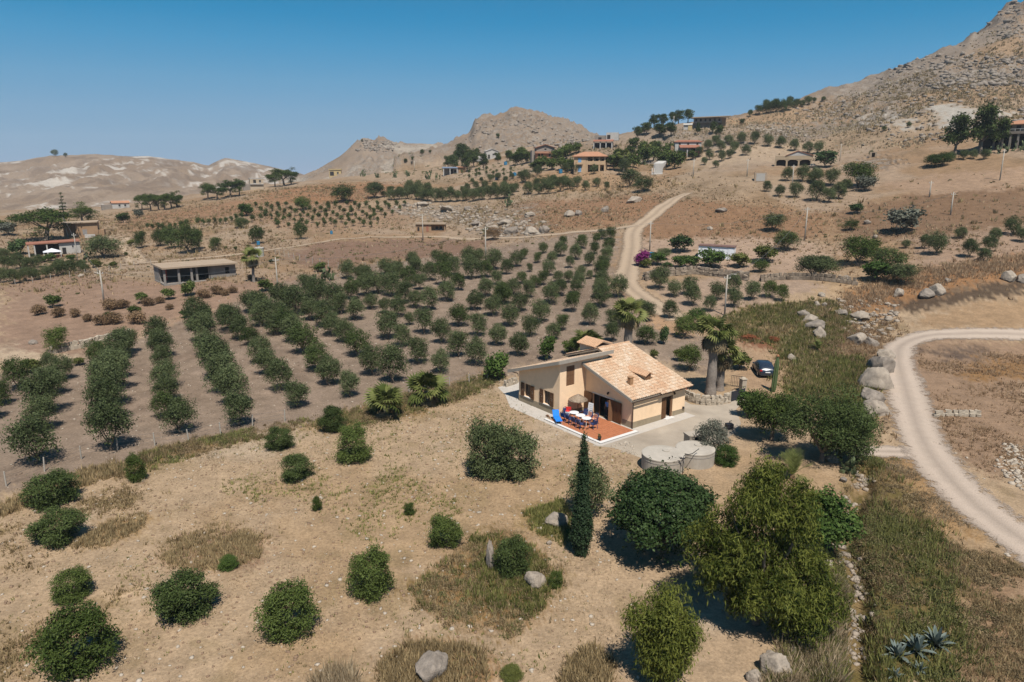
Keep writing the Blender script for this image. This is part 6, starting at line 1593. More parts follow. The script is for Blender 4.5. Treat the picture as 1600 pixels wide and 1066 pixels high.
# fences
def fence(px, step, h, label, every=1, name='wire_fence'):
    c = smooth_path([hit(u, v) for u, v in px], .25); o = Vector((c[0].x, c[0].y, hgt(c[0].x, c[0].y))); root = empty(name, o, 0, label, 'fence')
    rng = np.random.default_rng(len(label)); acc = step; last = None; proto_ = None; wires = MB()
    for i in range(len(c)-1):
        acc += (c[i+1]-c[i]).length
        if acc >= step:
            acc = 0; q = c[i]-o; q.z = hgt(c[i].x, c[i].y)-o.z
            if proto_ is None: proto_ = MB().tube([(0,0,-.2), (0,0,h)], [.055, .05], 6).build('post', M_POLE, root); pp_ = proto_
            else: pp_ = proto_.copy(); COL.objects.link(pp_); pp_.parent = root
            pp_.location = q; pp_.rotation_euler = (rng.normal()*.05, rng.normal()*.05, 0)
            if last is not None:
                for z in (.35, .7, h-.05): wires.tube([tuple(last+Vector((0,0,z))), tuple(q+Vector((0,0,z)))], .008, 3, False)
            last = q
    wires.build('wires', M_WIRE, root); return root
fence([(10,760),(95,728),(190,702),(300,690),(390,668),(470,655)], 2.6, 1.15, 'wire fence on pale posts along the near edge of the orchard rows')
fence([(580,632),(650,612),(720,602),(790,588)], 2.2, 1.1, 'wire fence on posts behind the two young palms')
fence([(430,398),(480,410),(540,422),(600,418),(700,412)], 2.8, 1.4, 'thin post fence along the far edge of the orchard')
fence([(0,452),(60,440),(120,432),(200,418),(260,412)], 3.0, 1.2, 'post and wire fence below the garden of the white cottage')

# ---------------------------------------------------------------- boulders
M_ROCK = mat('grey limestone', srgb(182, 168, 154, .74), .95, .38, 2.6, .25, stain=.6); M_ROCK2 = mat('pale limestone', srgb(202, 186, 168, .76), .95, .34, 3.0, .2, stain=.5)
def ico(n):
    import bmesh
    b = bmesh.new(); bmesh.ops.create_icosphere(b, subdivisions=n, radius=1); v = np.array([x.co[:] for x in b.verts]); f_ = np.array([[q.index for q in x.verts] for x in b.faces]); b.free(); return v, f_
IV, IF = ico(4)
rocks = []
for i in range(7):
    g = np.random.default_rng(600+i); v = IV.copy()
    for k in range(34):                                 # knock flat faces off
        d = rand_dirs(g, 1)[0]; t = .46+.32*g.random(); e = v @ d; v -= np.outer(np.maximum(0, e-t)*.95, d)
    nz_ = fbm(v[:,0]*3+v[:,2]*2, v[:,1]*3-v[:,2]*2, 1.0, 4, 70+i)-.5; n2_ = fbm(v[:,0]*9+v[:,2]*7, v[:,1]*9-v[:,2]*5, 1.0, 3, 170+i)-.5; v *= (1+.24*nz_+.16*n2_-.5*np.maximum(0, .07-np.abs(n2_)))[:,None]
    rocks.append(np_mesh('boulder', v, IF, M_ROCK if i % 2 else M_ROCK2, False))
def boulder(u, v, w, h, label, k=0, group=None, rz=None):
    p = hit(u, v); m = mpp(p); o = link('boulder', rocks[k % 7], None, p+Vector((0, 0, h*m*.22))); g = random.Random(int(u*7+v))
    o.scale = (w*m*.70, w*m*.64*(.8+.4*g.random()), h*m*.80); o.rotation_euler = (g.uniform(-.2,.2), g.uniform(-.2,.2), g.uniform(0,6.28) if rz is None else rz); return tag(o, label, 'boulder', group)
GB = 'limestone boulders in the fields'
for i, (u, v, w, h, lab) in enumerate(((836,914,34,30,'pale boulder at the corner of the triangular weed patch'), (766,886,16,60,'upright slab boulder leaning against a shrub'), (870,818,36,24,'grey boulder beside the foot of the cypress'), (676,1052,60,48,'big white boulder at the bottom of the field'),
  (858,850,10,8,'little white stone left of the cypress foot'), (1265,1000,36,34,'grey boulder right of the feathery tree foot'), (1215,1052,52,40,'pale boulder at the bottom edge below the feathery tree'), (1292,888,24,18,'grey boulder in the grass by the bright green tree'), (1240,1022,18,16,'small pinkish stone below the grey boulder'), (1178,1062,30,24,'rough low rock left of the bottom boulder'),
  (1255,494,20,14,'first boulder of the pile by the weedy slope'), (1266,503,30,16,'second boulder of the pile by the weedy slope'), (1274,514,34,18,'third boulder of the pile by the weedy slope'), (1282,528,26,22,'rounded lowest boulder of the pile by the weedy slope'), (1236,562,16,12,'lone pale stone right of the parked car'),
  (1376,580,44,36,'topmost block of the big outcrop beside the gravel road'), (1366,604,50,42,'huge fractured block in the middle of the road outcrop'), (1362,626,48,24,'long tilted slab of the road outcrop'), (1366,646,46,32,'square lowest block of the road outcrop'), (1340,645,16,20,'narrow side stone of the road outcrop'), (1386,560,34,18,'cap stone of the road outcrop'),
  (1340,536,34,22,'flat rock above the bend of the gravel road'), (1360,540,22,18,'small rock touching the flat one above the bend'), (1345,498,30,16,'boulder in the rusty weeds above the road'), (1315,492,26,12,'low boulder in the rusty weeds'), (1404,462,20,16,'round boulder on the edge of the burnt strip'), (1448,464,26,16,'pale boulder on the burnt strip, first'), (1466,460,24,20,'pale boulder on the burnt strip, second'),
  (1575,438,24,20,'large boulder near the frame edge above the burnt strip'), (1597,440,20,16,'boulder cut by the frame edge above the burnt strip'), (1276,478,10,10,'white stone at the top of the weedy slope'), (1288,478,9,8,'twin white stone at the top of the weedy slope'), (1284,462,16,8,'flat white stone below the terrace wall'), (1480,440,10,8,'pale stone in the rusty grass strip'),
  (993,338,0,0,''), (990,316,26,12,'flat pale rock on the slope left of the dirt track'), (946,331,14,12,'white rock in the rusty slope grass'), (890,338,22,12,'pale outcrop on the slope, first of two blocks'), (904,337,14,12,'pale outcrop on the slope, second of two blocks'), (828,338,18,10,'wedge-shaped pale rock below the far olives'), (1127,331,20,8,'low white rock in the rusty field'), (1110,359,10,6,'small white stone in the rusty field'),
  (770,362,26,14,'large grey rock of the outcrop above the orchard'), (800,364,26,14,'second grey rock of the outcrop above the orchard'), (830,365,28,14,'third grey rock of the outcrop above the orchard'), (850,364,18,16,'end rock of the outcrop above the orchard'), (790,350,22,10,'upper rock of the outcrop above the orchard'), (745,352,16,9,'rock at the near end of the outcrop above the orchard'),
  (700,330,26,10,'rock in the stony bank below the far olive row, first'), (660,322,22,9,'rock in the stony bank below the far olive row, second'), (730,328,20,8,'rock in the stony bank below the far olive row, third'), (1270,262,14,8,'rock beside the arched villa'), (1355,350,12,9,'white rock in the scrub of the slope'), (1367,372,10,7,'pale stone below the grey scrub dome'),
  (1322,438,12,9,'rock under the thicket by the terrace wall'), (126,433,10,6,'white stone by the fence of the white cottage'), (150,428,8,5,'small stone by the fence of the white cottage'), (52,537,16,8,'flat pale slab in the far fallow field'), (1300,720,24,16,'grey rock under the thicket edge'), (1318,752,14,10,'rock beside the prickly pear'))):
    if w: boulder(u, v, w, h, lab, i, GB)

# ---------------------------------------------------------------- more trees of the slopes and gardens
series('olive', '1030 452 34 1053 464 27 1076 461 28 1080 478 32 1121 469 28 1109 487 24 1145 457 28 1147 480 28 1176 469 28', 'olive in the terraced plot behind the lamp pole, {} from the left', 'olives of the terraced plot')
series('olive', '1202 465 28 1222 471 24', 'thin pale almond at the end of the terraced plot, {} from the left', 'pale almonds', name='almond_tree', m=L_SHRUB)
for u, v, w, m, lab in ((1065,394,36,L_CAROB,'dark round tree left of the white shed'), (1037,406,24,L_OLIVE,'grey olive right of the blue tank'), (1027,414,26,L_GREEN,'low citrus beside the bougainvillea'), (1062,419,26,L_GREEN,'wide green vine bush below the white shed, first'), (1080,419,26,L_GREEN,'wide green vine bush below the white shed, second'), (1113,419,42,L_GREEN,'big fig bush in front of the white shed'), (1155,418,30,L_LIME,'yellow-green bush right of the white shed'), (1196,410,36,L_LIME,'spreading yellow-green tree right of the shed'), (1188,425,26,L_SHRUB,'small green tree below the spreading yellow-green one'), (1043,421,16,L_CAROB,'tiny dark bush in the shed garden'), (1009,418,20,L_LIME,'green base of the bougainvillea corner'),
   (1208,362,36,L_OLIVE,'large round grey-green tree alone on the slope'), (1228,392,40,L_OLIVE2,'dense dark tree below the lone round one'), (1268,434,48,L_OLIVE,'big rounded bush on the terrace, first half'), (1288,434,46,L_OLIVE,'big rounded bush on the terrace, second half'), (1340,414,58,L_SHRUB,'dark green thicket tree beyond the terrace wall'), (1372,440,44,L_GREEN,'bright domed tree at the thicket foot'), (1408,446,46,L_OLIVE,'grey-green mound at the end of the thicket'), (1385,425,50,L_OLIVE2,'dark mound in the middle of the thicket'), (1360,398,30,L_SHRUB,'leafy top of the thicket'),
   (1410,364,54,L_GREY,'grey scrub dome on the rusty slope'), (1338,334,22,L_CAROB,'small dark ball tree on the rusty slope'), (1329,360,22,L_OLIVE2,'small dark tree below the ball tree'), (1289,262,32,L_CAROB,'dark round tree beside the arched villa'), (1341,294,50,L_SHRUB,'big grey-green tree right of the arched villa'), (1352,298,30,L_GREY,'grey bare bush under the big grey-green tree'), (1455,262,26,L_PINE,'bright green bush on the bank below the villa, first'), (1472,260,26,L_PINE,'bright green bush on the bank below the villa, second'),
   (1270,284,20,L_SHRUB,'bush beside the arched villa garden'), (586,310,32,L_OLIVE,'grey round bush on the rusty saddle field, first'), (536,316,34,L_OLIVE2,'dark spreading tree on the rusty saddle field'), (473,328,26,L_SHRUB,'green rounded tree above the sapling plot'), (385,338,26,L_GREEN,'bright green tree at the end of the sapling rows'), (378,357,22,L_OLIVE2,'dark flat bush below the sapling rows'), (600,308,12,L_OLIVE2,'tiny dark bush beside the grey round one'), (610,302,14,L_OLIVE2,'small bush at the end of the far olive row'),
   (295,393,0,None,''), (770,375,26,L_DRY,'brown scrub on the track beside the outcrop'), (762,368,16,L_SHRUB,'green bush on the brown scrub'), (1005,300,30,L_OLIVE,'round olive left of the dirt track top'), (986,292,34,L_OLIVE,'wide olive pair tree above the dirt track'), (1228,0,0,None,''), (1090,330,0,None,'')):
    if w: plant('garden' if m in (L_GREEN, L_LIME, L_CAROB, L_GREY) else 'olive', u, v, w*1.12, lab, 'tree' if 'tree' in lab or 'olive' in lab else 'bush', None, None, w*.86, m)
series('olive', '1444 389 20 1463 398 33 1501 373 20 1514 403 29 1537 409 22 1545 393 24 1554 376 20 1580 368 29 1598 379 22 1415 388 14', 'small olive on the bare terrace above the burnt strip, {} from the left', 'olives above the burnt strip')
series('olive', '1253 284 25.3 1275 289 27.6 1299 291 27.6 1230 283 20.7 1218 307 19.55 1243 309 25.3 1275 314 32.2 1295 317 23 1311 311 25.3 1198 300 16.1 1322 300 20.7', 'olive in the plot below the arched villa, {} from the left', 'olives below the arched villa')
series('olive', '1485 252 16 1505 250 16 1520 249 14 1538 249 16', 'low olive in the hedge row below the villa terrace, {} from the left', 'hedge row below the villa')
series('tall', '1492 243 44 1532 240 52 1560 234 34', 'tall dark tree beside the terrace villa, {} from the left', 'tall trees by the villa')
series('olive', '1118 228 16.2 1138 226 16.2 1158 225 17.55 1179 226 17.55 1200 229 17.55 1220 232 17.55 1240 236 17.55 1262 240 17.55 1106 236 16.2 1126 238 16.2 1147 240 17.55 1165 243 17.55 1092 246 14.85 1108 250 14.85 1128 252 14.85 1140 248 14.85 1100 258 12.15 1118 262 12.15 1278 240 18.9', 'olive on the pale slope plot above the lane, {} from the left', 'olives of the pale slope plot')
series('olive', '1186 180 16 1196 178 16 1204 176 18 1212 176 18 1222 175 18 1232 172 18 1243 170 14 1253 168 12 1262 164 14 1234 163 12 1272 161 8 1210 168 14 1172 183 10 1286 159 8 1197 168 12', 'dark tree in the grove on the mountain shoulder, {} from the left', 'grove on the mountain shoulder', m=L_OLIVE2)
series('tall', '1022 196 18 1036 194 18 1050 196 16 1060 192 20 1075 188 18 1010 212 22 1030 214 24 1048 212 22 1124 216 16 1114 210 12 996 218 16 1090 212 10', 'dark tree around the unfinished hilltop house, {} from the left', 'trees around the hilltop house', hpx=20)
series('tall', '708 268 18 722 262 26 740 262 20 756 266 18 714 258 16 746 252 14 778 256 12 737 250 10 700 264 14 730 268 20', 'dark tree around the white gabled cottage, {} from the left', 'trees around the gabled cottage')
series('garden', '846 266 23.4 862 266 20.8 878 266 20.8 894 267 20.8 836 268 18.2 907 268 15.6 958 266 26 974 268 23.4 990 262 23.4 1004 256 28.6 1020 252 26 1038 262 31.2 1054 264 28.6 1044 246 23.4 1024 240 20.8 984 248 20.8 966 252 20.8 1004 240 20.8 880 250 23.4 870 254 20.8 890 244 20.8 860 244 15.6 900 240 18.2 808 258 23.4 822 256 20.8 796 252 18.2 815 246 18.2 990 232 18.2 1064 252 18.2 1082 250 15.6', 'green garden shrub among the hillside houses, {} from the left', 'shrubs among the hillside houses', 'shrub', m=L_SHRUB)
series('olive', '840 275 15.6 858 0 0 884 270 16.8 902 272 16.8 928 272 14.4 975 274 24 820 286 19.2 948 296 12 915 298 14.4 902 292 16.8 890 296 19.2 876 300 24 858 303 24 838 296 16.8 850 292 14.4 866 290 14.4 842 304 19.2 826 304 19.2 806 300 14.4 798 306 19.2 788 300 16.8 862 296 19.2 884 292 14.4 932 292 14.4'.replace('858 0 0 ', ''), 'olive in the plot below the orange house, {} from the left', 'olives below the orange house')
series('olive', '612 313 17.25 624 312 20.7 636 311 20.7 648 312 20.7 658 313 20.7 668 315 20.7 680 316 20.7 692 316 20.7 704 316 20.7 716 315 18.4 728 314 18.4 740 315 20.7 752 313 20.7 764 312 20.7 776 311 20.7 790 311 20.7 640 304 20.7 654 303 18.4 668 306 18.4 626 307 16.1', 'olive in the long hedge-like row on the slope, {} from the left', 'olives of the long slope row')
series('olive', '730 300 12 744 296 12 758 298 14 772 296 12 788 294 12 748 306 12 724 304 12 738 288 9 752 286 9 766 284 12 778 282 12 790 286 10 800 280 10 812 278 10', 'olive behind the long slope row, {} from the left', 'olives behind the long slope row')
series('sapling', ' '.join(f'{722+i*9+(i%3)*2} {266+(i*7)%9+j*7} 5' for j in range(2) for i in range(9)), 'tiny sapling in the upper plot below the gabled cottage, {} from the left', 'saplings below the gabled cottage', 'sapling', m=L_OLIVE2)
for j in range(6):
    q = ' '.join(f'{402+j*7+i*(15.5-j*.2)+((i*37+j*11)%5)-2:.1f} {325+j*6+((i*13+j*5)%3)-i*.15:.1f} {6.5+((i*7+j)%3)*.8}' for i in range(16-j))
    series('sapling', q, '{} young olive from the left in the %s row of the sapling plot' % nth(j+1), 'young olives of the sapling plot', 'sapling')
series('sapling', '231 359 7 239 360 7 248 360 8 255 361 8 266 359 7 274 357 6 284 357 8 292 355 8 310 352 8 318 354 8 327 352 7 336 350 7 345 351 7 353 350 7 362 348 7 370 346 8 378 344 8 395 348 8 408 346 8 415 342 8', 'young tree in the single row above the farm track, {} from the left', 'young trees in the single row', 'sapling')
series('olive', '250 385 24 268 388 32 262 380 24 295 396 44 337 392 22 470 374 24 402 381 26 220 388 24 308 390 26', 'spreading carob-like tree in the farm track field, {} from the left', 'trees in the farm track field', m=L_OLIVE2)
plant('olive', 163, 403, 62, 'huge round silvery olive beside the white cottage', 'tree', None, None, 40)
series('garden', '368 391 7 353 390 6 343 356 0 387 394 8 197 400 7 388 388 6'.replace('343 356 0 ', ''), 'tiny young tree by the farm track, {} from the left', 'tiny trees by the farm track', 'sapling', m=L_LIME)
series('olive', '4 442 24 22 444 22 40 440 22 56 438 20 74 434 20 88 432 22 100 430 22 112 428 20 126 424 18 134 426 16 12 424 24 30 420 24 46 424 20 8 408 22 60 418 18 92 420 16', 'olive in the garden grove in front of the white cottage, {} from the left', 'olives in front of the white cottage')
for u, v, w, lab, m in ((28,398,34,'dark spreading tree left of the white cottage',L_CAROB), (118,388,16,'small round bush before the tan barn',L_CAROB), (205,384,14,'bushy clump beside the short earth track',L_LIME), (80,408,18,'leafy hedge plant in front of the garden canopy',L_GREEN), (68,410,14,'smaller hedge plant in front of the garden canopy',L_GREEN), (150,418,18,'yellow-green vine bush near the fence',L_LIME), (178,418,14,'small vine bush near the fence',L_LIME), (112,408,14,'garden bush at the cottage corner',L_GREEN), (193,348,22,'dark scrub on the rusty bank',L_OLIVE2), (217,340,18,'grey leafless bush beside the pine row',L_GREY), (12,368,30,'grey-green scrub left of the big pine',L_GREY), (5,360,22,'scrub at the frame edge left of the big pine',L_SHRUB), (33,350,0,'',None)):
    if w: plant('garden', u, v, w, lab, 'bush', None, None, w*.8, m)
plant('pine', 72, 376, 74, 'biggest bright umbrella pine on the far left', 'tree', 'umbrella pines', None, 54); plant('pine', 130, 352, 36, 'round pine behind the tan barn', 'tree', 'umbrella pines', None, 38)
series('pine', '222 329 20 236 330 24 248 329 24 258 328 24 268 326 24 276 324 18 325 312 22 340 312 28 360 308 32 374 306 22 430 292 22 444 290 32 455 288 20', 'umbrella pine of the broken row on the rise, {} from the left', 'umbrella pines of the row', hpx=27)
p = hit(102, 352); ap = empty('norfolk_pine', p, 0, 'thin tiered conifer rising behind the big pine', 'tree')
link('crown', crown_mesh('crown', L_OLIVE2, [(0,0,3+k*1.1,2.1-k*.24,2.1-k*.24,.28) for k in range(8)], 1500, .4, .16, 88, .15, 8, .2), ap); link('trunk', trunk_mesh('trunk', np.random.default_rng(4), 10.5, .2, 8.5, .1, 3, .02), ap)
# scorched bushes of the fallow field
series('dry', '62 492 24 78 490 0 92 495 24 118 495 20 137 502 18 160 508 26 178 506 28 172 484 26 192 482 22 214 506 30 232 478 20 265 484 14 301 472 14 318 466 22 340 460 22 352 462 16 364 458 16 250 474 16 392 438 14 425 478 0'.replace('78 490 0 ', '').replace(' 425 478 0', ''), 'scorched brown bush in the fallow field, {} from the left', 'scorched bushes of the fallow field', 'bush')
for u, v, w, lab in ((85,480,24,'bush half green half scorched at the far field edge'), (222,474,20,'green bush topping the scorched row'), (264,468,20,'green-topped scorched bush near the shelter'), (295,462,26,'grey-green bush right before the concrete shelter'), (212,494,20,'green tuft on the biggest scorched bush'), (170,500,16,'green sprig among the scorched bushes')): plant('garden', u, v, w*1.1, lab, 'bush', None, None, w, L_SHRUB)
plant('olive', 90, 550, 44, 'shaggy green tree at the corner of the orchard', 'tree', None, None, 46, L_SHRUB)
for u, v, w, lab, m in ((52,584,34,'bright yellow-green bush at the far end of the second row',L_LIME), (124,572,18,'small yellow-green bush beside the rubble wall',L_LIME), (415,455,28,'dry green bush beside the slim palm',L_SHRUB), (406,470,18,'brown bush at the orchard corner',L_DRY), (425,412,10,'dark tuft on the bare rise',L_OLIVE2), (500,425,22,'bush in the line of the far fence',L_SHRUB), (290,497,18,'low dark hedge at the end of the fifth row',L_GREEN)): plant('garden', u, v, w, lab, 'bush', None, None, w*.8, m)
series('dry', '1000 0 0 1195 540 0 1170 530 24 1210 533 22'.replace('1000 0 0 1195 540 0 ', ''), 'rust-red cut brush heap above the parked car, {} from the left', 'brush heaps', 'brush heap', hpx=9, m=leaf_mat('rusty brush', (.16, .05, .02), (.36, .13, .06), .1))
for i, (u, v, w, lab) in enumerate(((86,244,10,'lone dark tree on the far hill crest'), (103,246,6,'second smaller tree on the far hill crest'), (566,222,4,'tiny bush on the small crag'), (660,243,8,'lone bush on the bare saddle'), (672,240,5,'second bush on the bare saddle'), (645,252,6,'scrub dot on the saddle slope'), (634,254,6,'scrub dot lower on the saddle slope'), (778,216,6,'bush at the foot of the rocky peak'), (1361,244,8,'bush on the stony slope'), (1381,205,8,'dark bush in the gully of the mountain'), (1159,196,9,'ball bush on the golden slope'), (1420,200,8,'bush at the end of the pale clay scar'))): plant('olive', u, v, w*1.1, lab, 'tree' if 'tree' in lab else 'bush', None, 'hill_bush' if 'tree' not in lab else None, None, L_OLIVE2)
# ================================================================ GRASS, WEEDS AND STONES (uncountable)
L_STRAW = leaf_mat('dry straw', (.30, .22, .13), (.62, .49, .32), .35, .9); L_WEED = leaf_mat('green weeds', (.10, .11, .028), (.36, .34, .12), .35, .8); L_BROWN = leaf_mat('brown weeds', (.18, .125, .060), (.52, .39, .21), .35, .9); L_RUST = leaf_mat('rusty grass', (.28, .175, .095), (.60, .43, .27), .4, .9)
wr = np.random.default_rng(77)
def sample_poly(txt, n, mask=None):
    pw = poly_world(txt); a = np.array(pw); lo, hi = a.min(0), a.max(0); out = []; got = 0
    for _ in range(60):
        q = lo+(hi-lo)*wr.random((n*2, 2)); q = q[inside(pw, q[:,0], q[:,1])]
        if mask is not None: q = q[mask(q[:,0], q[:,1])]
        out.append(q); got += len(q)
        if got >= n: break
    q = np.concatenate(out)[:n]; sz = np.sqrt(np.prod(hi-lo))
    q = q+wr.normal(size=q.shape)*sz*.022*wr.random((len(q), 1))*2.2          # frayed outline
    k_ = np.ones(len(q), bool)
    for path_, hw_ in ROADS[:4]:
        pa = np.array(path_)
        if pa[:,0].min()-3 < hi[0] and pa[:,0].max()+3 > lo[0] and pa[:,1].min()-3 < hi[1] and pa[:,1].max()+3 > lo[1]: k_ &= polyline_d(path_, q[:,0], q[:,1]) > hw_
    k_ &= (polyline_d(gully, q[:,0], q[:,1]) > .42) & (grid_at(SCAR, q[:,0], q[:,1]) < .3); q = q[k_]
    return q[wr.random(len(q)) < (.35+.65*sstep(.34, .56, fbm(q[:,0], q[:,1], max(1.2, sz*.05), 4, int(sz*10)%97)))]
def tufts(name, xy, h0, h1, blades, m, label, wide=.5, lean=.7, w=.05, by_dist=0.0, cat='weeds'):
    n = len(xy); z = grid_at(Z, xy[:,0], xy[:,1]); d = np.hypot(xy[:,0], xy[:,1])
    h = (h0+(h1-h0)*wr.random(n)**1.5)*(1+by_dist*d/100); tone = np.clip(.5+.28*wr.normal(size=n), 0, 1)
    k = np.repeat(np.arange(n), blades); N = len(k); a = wr.random(N)*6.283; hb = h[k]*(.6+.6*wr.random(N)); r0 = wr.random(N)*wide*h[k]*.6
    bx, by = xy[k,0]+np.cos(a)*r0, xy[k,1]+np.sin(a)*r0; bz = z[k]-.03; le = lean*wr.random(N)
    wd = hb*w*(1.2+wr.random(N)); px, py = -np.sin(a+wr.normal(size=N)), np.cos(a+wr.normal(size=N))
    tip = np.column_stack([bx+np.cos(a)*le*hb, by+np.sin(a)*le*hb, bz+hb]); b1 = np.column_stack([bx+px*wd, by+py*wd, bz]); b2 = np.column_stack([bx-px*wd, by-py*wd, bz])
    V = np.stack([b1, b2, tip], 1).reshape(-1, 3)
    return tag(link(name, np_mesh(name, V, np.arange(3*N).reshape(N, 3), m, False, np.clip(tone[k]+.12*wr.normal(size=N), 0, 1))), label, cat, None, 'stuff')
def clumps(name, xy, r0, r1, nl, l, w, m, label, cat='scrub', flat=.7):
    """low leafy mounds"""
    n = len(xy); z = grid_at(Z, xy[:,0], xy[:,1]); r = r0+(r1-r0)*wr.random(n)**2; k = np.repeat(np.arange(n), nl); N = len(k)
    d = rand_dirs(wr, N); d[:,2] = np.abs(d[:,2]); q = (.45+.55*wr.random(N))[:,None]
    pos = np.column_stack([xy[k], z[k]])+d*q*r[k][:,None]*np.array([1, 1, flat]); V, Fc = leaves(pos, d, wr, l, w, .6, .3)
    tone = np.clip(.5+.25*wr.normal(size=n), 0, 1)
    return tag(link(name, np_mesh(name, V, Fc, m, False, np.clip(tone[k]+.14*wr.normal(size=N), 0, 1))), label, cat, None, 'stuff')
L_SCRUB = leaf_mat('dull scrub leaves', (.060, .066, .022), (.22, .215, .085), .25, .8); L_SCRUBB = leaf_mat('brown scrub leaves', (.12, .085, .045), (.36, .27, .15), .25, .9)
FIELD = '-20 1080 -20 800 180 740 340 700 480 672 640 655 770 605 800 640 850 664 940 700 1000 722 1010 760 960 840 980 900 1000 1080'
cl = lambda s, a, b, sd: (lambda x, y: wr.random(len(x)) < sstep(a, b, fbm(x, y, s, 4, sd)))
tufts('dry_grass', sample_poly(FIELD, 44000, cl(5, .34, .64, 301)), .04, .15, 4, L_STRAW, 'short dry straw stubble over the near field', .9, 1.2, .09)
tufts('weeds', sample_poly(FIELD, 5200, cl(7, .55, .68, 303)), .06, .20, 6, L_WEED, 'small green weeds dotted over the near field', .9, .9, .11)
tufts('weeds', sample_poly('560 700 720 720 720 800 600 860 520 820 420 800 340 760 470 730', 2600, cl(3, .42, .62, 305)), .07, .24, 6, L_WEED, 'green weed seedlings in the middle of the field', .9, .9, .11)
tufts('dry_grass', sample_poly('0 1080 0 820 200 760 240 860 330 820 420 840 380 900 240 900', 4200, cl(4, .48, .62, 307)), .08, .3, 6, L_BROWN, 'yellowish dry weeds on the outer side of the field', .9, .9, .08)
tufts('dry_grass', sample_poly(PATCH, 6000), .10, .34, 6, L_BROWN, 'dense brown weeds of the triangular patch', .9, .7, .06); tufts('weeds', sample_poly(PATCH, 2600, cl(3, .45, .6, 309)), .15, .45, 7, L_WEED, 'green weeds among the triangular patch', .9, .7, .07)
tufts('dry_grass', sample_poly('820 800 880 780 905 850 870 850 830 830', 1500), .12, .4, 7, L_WEED, 'weeds around the boulder at the cypress', .9, .7, .06)
tufts('dry_grass', sample_poly('250 870 300 845 395 830 410 870 350 890 270 890', 2600), .1, .38, 7, L_BROWN, 'grey-brown weed mat in the field', .9, .7, .05)
tufts('dry_grass', sample_poly('590 1040 640 1005 740 1010 770 1050 740 1090 600 1090', 2200), .15, .5, 8, L_BROWN, 'tall dry weeds around the white boulder', .9, .7, .05); tufts('dry_grass', sample_poly('490 1072 520 1050 555 1060 560 1090 490 1090', 260), .4, .8, 16, L_STRAW, 'straw bunch at the bottom edge', .8, .6, .03)
tufts('dry_grass', sample_poly('870 1080 890 1030 930 1010 960 1040 950 1080', 900), .15, .5, 8, L_BROWN, 'dry weeds at the foot of the feathery trees', .9, .7, .05); tufts('dry_grass', sample_poly('110 855 170 815 230 800 220 830 150 860', 1300), .12, .4, 7, L_BROWN, 'brown weeds beside the second shrub', .9, .7, .06)
tufts('weeds', sample_poly(HEDGE, 1500, cl(2.5, .42, .58, 371)), .12, .5, 7, L_WEED, 'overgrown weeds of the fence line by the palms', .8, .6, .06); tufts('dry_grass', sample_poly(HEDGE, 1300, cl(2.5, .42, .58, 373)), .12, .55, 7, L_BROWN, 'brown brush of the fence line by the palms', .8, .6, .05)
H2 = '165 738 250 700 350 680 400 668 480 655 475 668 380 695 290 718 190 748'
tufts('weeds', sample_poly(H2, 700, cl(2.5, .44, .58, 375)), .12, .45, 8, L_WEED, 'green weeds along the orchard fence', .8, .6, .06); tufts('dry_grass', sample_poly(H2, 1300, cl(2.5, .44, .58, 377)), .12, .5, 8, L_BROWN, 'brown weeds along the orchard fence', .8, .6, .05); tufts('dry_grass', sample_poly('-20 800 90 745 180 725 180 745 100 770 0 810', 1900), .15, .6, 7, L_BROWN, 'dry weeds at the fence corner', .8, .6, .05)
tufts('weeds', sample_poly(GREEN2, 4200, cl(3.5, .46, .60, 311)), .15, .6, 7, L_WEED, 'tall green grass along the gully', .8, .7, .045); tufts('dry_grass', sample_poly(GREEN2, 5200, cl(3, .40, .58, 369)), .10, .45, 6, L_BROWN, 'tall brown grass along the gully', .8, .8, .04)
tufts('dry_grass', sample_poly('1195 1080 1240 1000 1290 900 1330 930 1330 1080', 5200), .2, .7, 7, L_STRAW, 'straw-coloured grass between feathery tree and gully', .8, .8, .035); tufts('weeds', sample_poly('1195 1080 1240 1000 1290 900 1330 930 1330 1080', 2800, cl(3, .4, .6, 313)), .2, .7, 7, L_WEED, 'green grass between feathery tree and gully', .8, .8, .04)
tufts('dry_grass', sample_poly('1480 850 1620 890 1620 1090 1500 1090 1510 940', 6000, cl(3, .38, .6, 315)), .08, .35, 6, L_BROWN, 'brown scrub of the bank below the gravel road', .9, .9, .05); tufts('dry_grass', sample_poly('1360 705 1440 720 1480 780 1540 850 1480 830 1420 770', 2600, cl(2, .4, .6, 317)), .08, .25, 6, L_STRAW, 'straw tufts on the road verge', .9, .9, .06)
tufts('weeds', sample_poly(GREEN1, 9000, cl(3, .36, .55, 319)), .2, .7, 7, L_WEED, 'green weeds of the slope above the drive', .8, .7, .05); tufts('dry_grass', sample_poly(GREEN1, 6000), .2, .7, 7, L_BROWN, 'dry weeds of the slope above the drive', .8, .7, .05)
tufts('dry_grass', sample_poly('1270 510 1330 500 1400 500 1390 560 1350 620 1380 700 1330 690 1290 620 1280 560', 7000), .15, .6, 7, L_RUST, 'rusty weeds between outcrop and gully', .8, .8, .05); tufts('weeds', sample_poly('1290 560 1350 560 1360 620 1320 690 1280 620', 3000), .25, .8, 8, L_WEED, 'green reeds in the gully above the thicket', .8, .6, .05)
tufts('dry_grass', sample_poly('1380 430 1620 395 1620 418 1500 438 1400 460 1330 490 1280 500 1300 475', 6000), .2, .75, 7, L_RUST, 'rust-coloured grass strip along the burnt ground', .8, .8, .06); tufts('dry_grass', sample_poly('1410 545 1620 535 1620 760 1560 760 1480 690', 7000, cl(4, .42, .6, 321)), .08, .35, 6, L_RUST, 'rusty tufts on the bare ground inside the road bend', .9, .9, .07)
